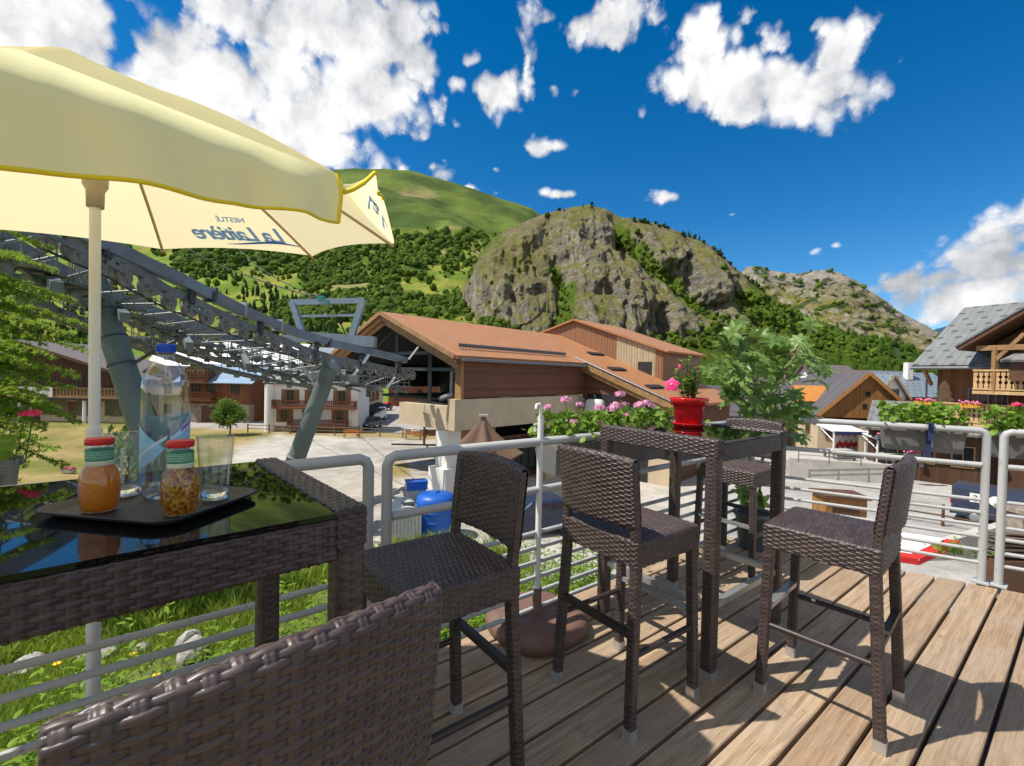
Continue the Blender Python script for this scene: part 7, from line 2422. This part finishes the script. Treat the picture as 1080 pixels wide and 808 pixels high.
def geranium(label, c, ax, L, nl, heads, seed, petal, hang=True, hgt=.2, boxmat=None, leafmat=None, nm='geranium_planter'):
    rs = np.random.RandomState(seed); ax = V(ax).normalized(); nr = V((-ax.y, ax.x, 0))
    t = thing(nm, label, 'planter', c)
    m = MB(); w0, w1, h = .075, .10, .17
    m.add([-ax * L / 2 - nr * w0, ax * L / 2 - nr * w0, ax * L / 2 + nr * w0, -ax * L / 2 + nr * w0,
           -ax * (L / 2 + .015) - nr * w1 + up * h, ax * (L / 2 + .015) - nr * w1 + up * h, ax * (L / 2 + .015) + nr * w1 + up * h, -ax * (L / 2 + .015) + nr * w1 + up * h],
          [(0, 3, 2, 1), (0, 1, 5, 4), (1, 2, 6, 5), (2, 3, 7, 6), (3, 0, 4, 7), (4, 5, 6, 7)])
    for s_ in (-1, 1): m.boxf(-ax * (L / 2 + .02) + nr * (s_ * w1 - .012) + up * (h - .02), ax * (L + .04), nr * .024, up * .03)
    m.build('trough', boxmat or mt_plgrey, t)
    n = nl; pos = np.array([list(ax * rs.uniform(-L / 2 - .03, L / 2 + .03) + nr * rs.normal(0, .085) + up * (h + hgt * rs.beta(1.6, 1.6))) for _ in range(n)])
    vs, fs, b = [], [], 0
    for p in pos:      # round scalloped leaves
        q = Euler((rs.normal(0, .7), rs.normal(0, .7), rs.rand() * 6)).to_matrix(); r_ = rs.uniform(.013, .026)
        ring = [V(p) + q @ V((r_ * math.cos(w) * (1 + .1 * math.cos(7 * w)), r_ * math.sin(w) * (1 + .1 * math.cos(7 * w)), .25 * r_)) for w in np.linspace(0, 2 * math.pi, 10, endpoint=False)]
        vs += [tuple(p)] + [tuple(v) for v in ring]; fs += [(b, b + 1 + k, b + 1 + (k + 1) % 10) for k in range(10)]; b += 11
    big_mesh('foliage', vs, fs, leafmat or mt_gerl, False, attrs={'rnd': np.repeat(rs.rand(n), 11)}, parent=t)
    st_ = MB()
    for (f, dz, r_, off) in heads:
        c0 = ax * (f * L / 2) + nr * off + up * (h + dz)
        st_.tube([ax * (f * L / 2 * .9) + up * h, c0], .0022, 5)
        fm = MB()
        for k in range(26):
            d = V(rs.normal(0, 1, 3)).normalized(); d.z = abs(d.z) * .6 - .1
            p = c0 + d * r_ * rs.uniform(.45, .85); q = d.to_track_quat('Z', 'Y').to_matrix() @ Matrix.Rotation(rs.rand() * 6, 3, 'Z'); s_ = r_ * .34
            for j in range(5):
                w = j * 2 * math.pi / 5; u_ = V((math.cos(w), math.sin(w), .15)); v_2 = V((-math.sin(w), math.cos(w), 0))
                fm.add([p, p + q @ (u_ * s_ * .7 - v_2 * s_ * .35), p + q @ (u_ * s_), p + q @ (u_ * s_ * .7 + v_2 * s_ * .35)], [(0, 1, 2, 3)])
        fm.build('flower_head', petal, t)
    st_.build('stalks', mt_gerl, t)
    return t


geranium('grey planter of pink geraniums hung outside the railing beside the white pole', SN2(2.36, 2.0, .80), SP_, 1.08, 900,
         [(-.98, .22, .04, .0), (-.70, .26, .045, .02), (-.30, .21, .045, -.06), (-.10, .20, .05, -.08), (.04, .22, .05, -.05), (.22, .29, .05, .0), (.32, .22, .035, .0), (.50, .215, .055, -.05), (.74, .225, .055, -.02), (-.35, .12, .032, -.11), (-.78, .14, .03, -.10), (.9, .2, .04, .0), (.12, .16, .04, -.10), (-.5, .23, .035, .0)], 3, mt_gpink)
# second trough under the far end of the table
geranium('grey planter behind the square table, its flowers hidden by the table top', SN2(3.42, 2.0, .76), SP_, .8, 120, [(-.3, .1, .03, 0)], 5, mt_gpink, hgt=.1)
cL = V((0, 0, 0)); pL = P(-62, 510, 1.33); geranium('geranium planter at the left edge with a crimson flower head', (pL.x, pL.y, .90), SP_, .26, 60, [(1.45, .155, .024, .0), (1.25, .15, .018, .04), (-.3, .2, .03, 0)], 7, mt_gred, hgt=.10)
aR = dR; nRo = V((dR.y, -dR.x, 0)); nRo = nRo if nRo.dot(V((1, 1, 0))) > 0 else -nRo
for (sd_, L_, lab, hd) in ((1.12, .44, 'grey planter of leafy plants hung outside the far railing', [(.9, .05, .03, -.05)]), (1.74, .5, 'grey planter with red flowers hung beyond the far railing at the right edge', [(-.5, .2, .04, -.02), (-.2, .15, .035, 0), (.3, .2, .04, 0)])):
    c = CR + dR * sd_ + nRo * .17; geranium(lab, (c.x, c.y, .87), dR, L_, 420, hd, int(sd_ * 10), mt_gred, hgt=.19)
# brackets that hold the far planters
for sd_ in (1.14, 1.66):
    c = CR + dR * sd_; t = thing('planter_bracket', 'dark blue strap clamped over the far railing to hold the left planter' if sd_ < 1.5 else 'dark blue strap clamped over the railing at the right edge', 'bracket', (c.x, c.y, .8))
    m = MB(); m.boxf(c - dR * .015 + nRo * .03 + up * .80, dR * .03, nRo * .008, up * .27); m.boxf(c - dR * .015 - nRo * .034 + up * 1.084, dR * .03, nRo * .072, up * .008); m.boxf(c - dR * .015 - nRo * .036 + up * .97, dR * .03, nRo * .008, up * .12)
    m.build('strap', mt_navy, t); under(t)
# low plants at the feet of the far railing
def leafpatch(name, label, pts, mat, seed, n=60, r=.12, h=.12, leaf=.02, cat='plant'):
    rs = np.random.RandomState(seed); c = V(pts)
    t = thing(name, label, cat, c)
    m = MB()
    vs, fs, b = [], [], 0
    for i in range(n):
        p = V((rs.normal(0, r * .5), rs.normal(0, r * .5), abs(rs.normal(0, h * .6)))); q = Euler((rs.normal(0, .8), rs.normal(0, .8), rs.rand() * 6)).to_matrix(); s_ = leaf * rs.uniform(.6, 1.4)
        vs += [tuple(p + q @ V(v) * s_) for v in ((-1, 0, 0), (0, -.45, .1), (1, 0, 0), (0, .45, .1))]; fs.append((b, b + 1, b + 2, b + 3)); b += 4
    big_mesh('foliage', vs, fs, mat, False, attrs={'rnd': np.repeat(rs.rand(n), 4)}, parent=t)
    m = MB(); m.tube([(0, 0, -.06), (0, 0, h * .4)], .004, 5); m.build('stem', mt_gerl, t)
    return t


for i, (px, py, lab) in enumerate(((1006, 592, 'low green plant with pink buds at the deck end near the gap in the railing'), (880, 583, 'low plant at the deck end left of the right stool'))):
    p = G(px, py, -.1); p = p + V((p.x, p.y, 0)).normalized() * .12
    leafpatch('low_plant', lab, (p.x, p.y, -.05), mt_gerl, 30 + i, 190, .15, .07, .020)

# red pot on the square table
pc = G(726, 449.5, 1.10); t = thing('flower_pot', 'glossy red flower pot with saucer and a pink trumpet flower on the square table', 'flower pot', (pc.x, pc.y, 1.098), .4)
mt_redpot = m_plain('red_glazed_pot', (.56, .010, .012), .22, var=.06, spec=.6)
m = MB(); m.lathe([(.0, .012), (.066, .012), (.070, .014), (.088, .120), (.089, .122), (.1000, .124), (.108, .165), (.107, .169), (.098, .168), (.094, .15), (.0, .148)], n=48); m.build('pot', mt_redpot, t)
m = MB(); m.lathe([(.0, .0), (.080, .0), (.090, .018), (.092, .022), (.089, .022), (.078, .006), (.0, .006)], n=48); m.build('saucer', mt_redpot, t)
m = MB(); m.lathe([(.0, .1485), (.092, .1515), (.094, .149)], n=24); m.build('soil', m_plain('soil', (.05, .035, .025), .95, var=.3, bump=.5, bscale=60), t)


def leafblade(vs, fs, p, d, L, Wd, up_hint, curl=.25, fold=.15):
    """a pointed oval leaf of ten faces"""
    d = d.normalized(); s_ = d.cross(up_hint); s_ = s_.normalized() if s_.length > 1e-4 else d.orthogonal().normalized(); n = s_.cross(d)
    b = len(vs); K = 5
    for i in range(K + 1):
        f = i / K; w = Wd * math.sin(math.pi * min(1, f * .96 + .04)) ** .75 * (1 - .25 * f)
        c = p + d * L * f - n * curl * L * f * f
        vs += [tuple(c - s_ * w + n * fold * w), tuple(c), tuple(c + s_ * w + n * fold * w)]
    for i in range(K):
        a = b + 3 * i; fs += [(a, a + 1, a + 4, a + 3), (a + 1, a + 2, a + 5, a + 4)]
    return 3 * (K + 1)


rs = np.random.RandomState(11); vs, fs, rn = [], [], []
stems = MB()
for k in range(13):
    a = rs.rand() * 6.28; hh = rs.uniform(.10, .24); rr = rs.uniform(.03, .09); base = V((.03 * math.cos(a), .03 * math.sin(a), .15)); tip = V((rr * math.cos(a), rr * math.sin(a), .15 + hh))
    if k == 0: tip = V((-.035, -.04, .40))
    stems.tube([base, (base + tip) / 2 + V((.01, 0, .02)), tip], .0022, 5)
    for j in range(13):
        f = .2 + .8 * j / 12; p = base + (tip - base) * f; w = j * 2.4 + k; d = V((math.cos(w), math.sin(w), .55))
        r0 = rs.rand(); n_ = leafblade(vs, fs, p, d, rs.uniform(.035, .06), rs.uniform(.010, .016), up); rn += [r0] * n_
big_mesh('foliage', vs, fs, m_leaf('pot_leaves', (.07, .15, .015), (.22, .34, .03), .28, .4, 12.0), True, attrs={'rnd': np.array(rn)}, parent=t)
stems.build('stems', mt_gerl, t)
m = MB(); m.tube([(.05, .02, .15), (.055, .02, .245)], .008, 8); m.build('stake', mt_darktimber, t)
fp_ = P(708.5, 405.5, 2.40); M0 = Matrix.Translation(t.location) @ Matrix.Rotation(.4, 4, 'Z'); fl = M0.inverted() @ fp_
look = (M0.inverted().to_3x3() @ (EYE - fp_)).normalized(); qf = (look + V((-.2, 0, .25))).normalized().to_track_quat('Z', 'Y').to_matrix()
vs, fs = [], []
for j in range(5):
    w = j * 2 * math.pi / 5 + .3; dloc = qf @ V((math.cos(w), math.sin(w), .12)); leafblade(vs, fs, fl, dloc, .040, .019, qf @ V((0, 0, 1)), .35, -.1)
big_mesh('flower', vs, fs, m_plain('hot_pink_petal', (.78, .03, .22), .5, var=.15, scale=60), True, parent=t)
m = MB(); m.lathe([(.0, .006), (.007, .003), (.0075, -.004)], fl, 12, M=qf); m.tube([fl, V((-.03, 0, .2))], .002, 5); m.build('flower_throat', m_plain('yellow_throat', (.75, .45, .03), .5), t)
bd = M0.inverted() @ P(717, 387, 2.44); m = MB(); m.lathe([(.0, -.016), (.009, -.004), (.007, .008), (.0, .016)], bd, 10); m.tube([bd, V((-.02, -.02, .3))], .002, 5); m.build('bud', mt_gred, t)

# tall shrub in a grey pot in the corner
pp = G(790, 583, 0); PX_ = V((pp.x + .09, pp.y + .12, 0))
t = thing('potted_shrub', 'tall shrub of hand-shaped leaves in a dark grey pot in the deck corner', 'potted shrub', PX_)
m = MB(); m.lathe([(.0, 0), (.095, 0), (.105, .01), (.135, .26), (.148, .262), (.150, .30), (.138, .30), (.13, .27), (.0, .265)], n=36); m.build('pot', m_plain('dark_grey_pot', (.10, .115, .12), .5, var=.1), t)
crn = [(500, 60), (440, 150), (520, 140), (600, 110), (470, 220), (400, 250), (340, 290), (370, 340), (600, 300), (560, 240), (700, 110), (760, 180), (860, 110), (930, 40), (930, 250), (980, 290), (1020, 290), (880, 150), (820, 330), (760, 290), (690, 300), (640, 380), (700, 380), (560, 400), (470, 430), (420, 470), (500, 480), (600, 480), (680, 500), (760, 470), (800, 540), (850, 560), (920, 560), (860, 640), (850, 700), (730, 440), (430, 350), (520, 330), (650, 220), (840, 230), (950, 350), (410, 130), (640, 80), (470, 60), (720, 230), (580, 180), (610, 440), (540, 540), (650, 560), (460, 330), (700, 560), (480, 270), (800, 110), (740, 130), (880, 500), (840, 450)]
rs = np.random.RandomState(21); vs, fs, rn = [], [], []; st = MB(); loc = V(PX_)
trunks = [[V((-.03, 0, .25)), P(775, 470, 3.85) - loc, P(783, 420, 3.9) - loc, P(795, 385, 3.95) - loc, P(800, 362, 3.95) - loc], [V((.03, 0, .25)), P(805, 480, 3.85) - loc, P(820, 420, 3.8) - loc, P(832, 385, 3.8) - loc, P(846, 362, 3.8) - loc], [V((0, .03, .25)), P(790, 490, 4.0) - loc, P(788, 440, 4.05) - loc, P(772, 400, 4.0) - loc]]
for q in trunks: st.tube(q, [.011, .010, .009, .007, .004][:len(q)], 8)
allb = [p for q in trunks for a, b in zip(q[1:-1], q[2:]) for p in (a, (a + b) / 2, b)]
clusters = [(690 + x / 5.684, 340 + y / 5.684, 3.75 + .3 * rs.rand() - .15) for x, y in crn]
for x, y in crn:
    for k in range(1): clusters.append((690 + (x + rs.normal(0, 38)) / 5.684, 340 + (y + rs.normal(0, 38)) / 5.684, 3.9 + .25 * rs.rand()))
for k in range(10): clusters.append((784 + rs.normal(0, 10), 520 + rs.normal(0, 16), 3.72))
for (x, y, d) in clusters:
    c = P(x, y, d) - loc
    nb = min(allb, key=lambda q: (q - c).length); st.tube([nb, (nb + c) / 2 + V((0, 0, -.02)), c], .0026, 5)
    ax_ = (V((rs.normal(0, .5), rs.normal(-.55, .5), rs.normal(.75, .35)))).normalized(); X = ax_.orthogonal().normalized(); Y = ax_.cross(X); r0 = rs.rand(); k0 = rs.rand() * 6
    nlf = rs.randint(6, 9); sz = rs.uniform(.085, .125)
    for j in range(nlf):
        w = k0 + j * 2 * math.pi / nlf; d_ = X * math.cos(w) + Y * math.sin(w) + ax_ * rs.uniform(.0, .35)
        n_ = leafblade(vs, fs, c, d_, sz * rs.uniform(.8, 1.1), sz * .225, ax_, rs.uniform(.1, .4), .2); rn += [min(1, max(0, r0 + rs.normal(0, .12)))] * n_
big_mesh('foliage', vs, fs, m_leaf('shrub_leaves', (.04, .095, .018), (.25, .38, .09), .32, .42, 6.0, .4), True, attrs={'rnd': np.array(rn)}, parent=t)
st.build('stems', m_plain('pale_bark', (.26, .19, .12), .8, var=.3, scale=30), t)

# ------------------------------------------------------------------ bank beside the deck: grass, weeds, stones, larch
rs = np.random.RandomState(2)
def blades(name, n, smin, smax, nmin, nmax, h0, h1_, wd, mat, dens=None, lean=.35):
    s_ = rs.uniform(smin, smax, n * 2); n_ = nmin + (nmax - nmin) * rs.rand(n * 2) ** 1.4
    p = np.stack([s_ * SP_.x + n_ * NP_.x, s_ * SP_.y + n_ * NP_.y], 1)
    pr = fbm(p[:, 0] * 1.3 + 40, p[:, 1] * 1.3, 4) * .5 + fbm(p[:, 0] * .25, p[:, 1] * .25, 4) * .5
    keep = rs.rand(n * 2) < np.clip(1.15 - sstep(.48, .62, pr) * 1.05, .06, 1)
    p = p[keep][:n]; z = ground_z(p[:, 0], p[:, 1]); k = len(p)
    a = rs.rand(k) * 6.28; h = rs.uniform(h0, h1_, k) * (.6 + .8 * fbm(p[:, 0] * 2.2, p[:, 1] * 2.2, 3))
    w = wd * rs.uniform(.6, 1.4, k); lx, ly = rs.normal(0, lean, k) * h, rs.normal(0, lean, k) * h
    b = np.stack([p[:, 0], p[:, 1], z - .01], 1); dx = np.stack([np.cos(a) * w, np.sin(a) * w, 0 * w], 1)
    mid_ = b + np.stack([lx * .35, ly * .35, h * .6], 1); tip = b + np.stack([lx, ly, h * .95], 1)
    vs = np.stack([b - dx, b + dx, mid_ + dx * .8, mid_ - dx * .8, tip], 1).reshape(-1, 3)
    i = np.arange(k) * 5
    f3 = np.concatenate([np.stack([i, i + 1, i + 2], 1), np.stack([i, i + 2, i + 3], 1), np.stack([i + 3, i + 2, i + 4], 1)])
    o = big_mesh(name, vs, f3, mat, False, attrs={'rnd': np.repeat(rs.rand(k), 5)}); tag(o, kind='stuff'); return o


mt_grass = m_leaf('meadow_grass', (.075, .14, .012), (.30, .36, .04), .35, .6, 3.0, .2)
blades('grass', 70000, -3.5, 4.5, 1.98, 5.2, .04, .13, .0035, mt_grass)
blades('tall_grass', 13000, .25, 4.8, 2.0, 4.6, .14, .34, .0045, mt_grass)
blades('bank_grass', 22000, -5, 5, 4.8, 9, .08, .22, .009, mt_grass)
# leafy weeds
vs, fs, rn = [], [], []
for k in range(560):
    s_ = rs.uniform(-.45, 4.4); n_ = 2.12 + abs(rs.normal(0, .55)); p = SN2(s_, n_)
    dens_ = 1 - sstep(.9, 1.6, abs(s_ - 1.2) - .6)
    z = float(ground_z(p.x, p.y)); h = rs.uniform(.3, .80) * (1.15 - .18 * max(0, s_ - .6)) * (.55 + .45 * min(1, max(0, (s_ + .5) / .6)))
    tip = V((rs.normal(0, .10), rs.normal(0, .10), h)); b0 = V((p.x, p.y, z)); r0 = rs.rand()
    nl_ = int(9 + h * 26)
    for j in range(nl_):
        f = .15 + .85 * j / nl_; q = b0 + tip * f; w = j * 2.4 + k; d = V((math.cos(w), math.sin(w), rs.uniform(.15, .7)))
        n2_ = leafblade(vs, fs, q, d, rs.uniform(.05, .10) * (1.15 - .5 * f), rs.uniform(.008, .014), up, .3, .1); rn += [r0] * n2_
    b = len(vs); t3 = b0 + tip
    vs += [tuple(b0 + V((-.003, 0, 0))), tuple(b0 + V((.003, 0, 0))), tuple(t3 + V((.001, 0, 0))), tuple(t3 + V((-.001, 0, 0)))]; fs.append((b, b + 1, b + 2, b + 3)); rn += [r0] * 4
tag(big_mesh('weeds', vs, fs, m_leaf('weed_leaves', (.085, .165, .012), (.24, .36, .035), .35, .5, 4.0, .25), True, attrs={'rnd': np.array(rn)}), kind='stuff')
# yellow and white meadow flowers
fm = MB()
for (px, py) in ((512, 728), (516, 733), (140, 690), (165, 712), (60, 700), (300, 690), (110, 735), (455, 700)):
    p = G(px, py, -.35)
    for j in range(6): w = j; fm.box(p + V((.012 * math.cos(w), .012 * math.sin(w), .0)), (.016, .010, .006), w)
tag(fm.build('meadow_flowers', m_plain('dandelion', (.75, .50, .02), .6)), kind='stuff')
mt_rock = m_plain('limestone_rock', (.36, .335, .30), .9, var=.3, scale=9, bump=.9, bscale=14, bdist=.02)
for i, (px, py, r_, lab) in enumerate(((62, 657, .07, 'rounded brown-grey stone in the grass left of the parasol pole'), (88, 655, .095, 'pale stone in the grass just behind the parasol pole'), (112, 659, .075, 'pale grey stone in the grass right of the parasol pole'), (150, 656, .06, 'small pale stone between the two larger ones in the grass'), (200, 651, .10, 'upright white stone among the weeds'), (205, 668, .11, 'broad pale stone lying in front of the upright white one'), (207, 700, .05, 'little white stone low in the grass'), (30, 665, .12, 'earthy stone at the left end of the row in the grass'))):
    p = G(px, py, -.58); z = float(ground_z(p.x, p.y))
    bm = bmesh.new(); bmesh.ops.create_icosphere(bm, subdivisions=3, radius=1); rr = np.random.RandomState(40 + i)
    dirs = [V(rr.normal(0, 1, 3)).normalized() for _ in range(11)]; cuts = rr.uniform(.62, .95, 11)
    for v in bm.verts:
        for d, c in zip(dirs, cuts):
            k = v.co.dot(d)
            if k > c: v.co -= d * (k - c)
        v.co = v.co * (r_ * (1 + .12 * (vnoise(v.co.x * 6 + i, v.co.y * 6 + v.co.z * 5) - .5)))
        v.co.z *= 1.25 if 'upright' in lab else .75
    me = bpy.data.meshes.new('rock'); bm.to_mesh(me); bm.free(); me.materials.append(mt_rock)
    o = bpy.data.objects.new('rock', me); COL.objects.link(o); o.location = (p.x, p.y, z + r_ * .22); o.rotation_euler = (0, 0, rr.rand() * 6); tag(o, lab, 'rock', 'stones in the grass bank')
# larch reaching in from the left
mt_larch = m_leaf('larch_needles', (.11, .22, .012), (.34, .46, .035), .42, .55, 3.0, .2)
rs = np.random.RandomState(8)
tp = at(-115, 4.3, 0); zt0 = float(ground_z(tp.x, tp.y))
t = thing('larch_tree', 'bright green larch reaching its feathery branches in from the left edge', 'tree', (tp.x, tp.y, zt0))
o0 = V((tp.x, tp.y, zt0)); m = MB(); m.tube([(0, 0, -.2), (.03, 0, 1.5), (0, .02, 3.4), (0, .02, 5.4)], [.10, .075, .045, .015], 9)
tips = [(60, 285, 4.0), (82, 318, 4.1), (55, 262, 4.3), (100, 345, 4.0), (72, 352, 3.9), (98, 372, 4.0), (86, 398, 4.0), (52, 412, 3.8), (62, 432, 3.9), (30, 440, 4.0), (88, 446, 4.1), (60, 476, 3.7), (30, 492, 3.6), (70, 492, 3.9), (20, 330, 4.4), (14, 380, 4.2), (40, 400, 4.3), (25, 300, 4.5), (8, 465, 3.5), (45, 362, 4.3), (20, 510, 3.5), (92, 360, 4.2), (40, 335, 4.2), (60, 378, 3.9), (76, 410, 4.1), (10, 415, 3.8), (35, 460, 3.7), (5, 350, 4.0), (30, 385, 3.8), (15, 440, 4.0), (50, 450, 4.0), (55, 395, 4.2)] + [(rs.uniform(-260, -20), rs.uniform(60, 400), rs.uniform(3.9, 4.6)) for _ in range(26)] + [(rs.uniform(-20, 50), rs.uniform(270, 480), rs.uniform(3.7, 4.4)) for _ in range(16)]
vs, fs, rn = [], [], []
for (px, py, d) in tips:
    tip = P(px, py, d) - o0; base = V((0, 0, min(5.2, tip.z + .35))); mid_ = (base + tip) / 2 + V((0, 0, .10))
    path = [base + (mid_ - base) * (i / 5) for i in range(5)] + [mid_ + (tip - mid_) * (i / 7) for i in range(8)]
    m.tube(path, [.014 - .0105 * i / 12 for i in range(13)], 5)
    L = (tip - base).length
    for k in range(40):
        f = .25 + .75 * k / 40; x = f * 12; i = min(int(x), 11); c = path[i] + (path[i + 1] - path[i]) * (x - i); dr = (path[i + 1] - path[i]).normalized()
        sd_ = dr.cross(up).normalized() * (1 if k % 2 else -1); tl = rs.uniform(.06, .26) * (1.25 - f)
        tw = (dr * .8 + sd_ * .9 + up * rs.uniform(-.7, .45)).normalized(); e_ = c + tw * tl; m.tube([c, e_], .0016, 4, caps=False); r0 = rs.rand()
        for j in range(max(2, int(tl / .016))):
            q = c + tw * (tl * (j + .5) / max(2, int(tl / .016)))
            for z in range(10):
                dd_ = (V(rs.normal(0, 1, 3)).normalized() + tw * .5).normalized(); w_ = dd_.orthogonal() * .0034; ln = rs.uniform(.022, .040); b = len(vs)
                vs += [tuple(q - w_), tuple(q + w_), tuple(q + dd_ * ln)]; fs.append((b, b + 1, b + 2)); rn += [r0] * 3
m.build('trunk', m_plain('larch_bark', (.12, .08, .05), .9, var=.3, scale=20), t)
big_mesh('needles', vs, fs, mt_larch, False, attrs={'rnd': np.array(rn)}, parent=t)
p = at(72, 30, ZG); flowerbox('', (p.x, p.y, ZG), (1, 0, 0), .9, None, (mt_flowerr, mt_flowerp), mt_concrete, 'tub of red flowers out on the lawn beyond the drinks table')
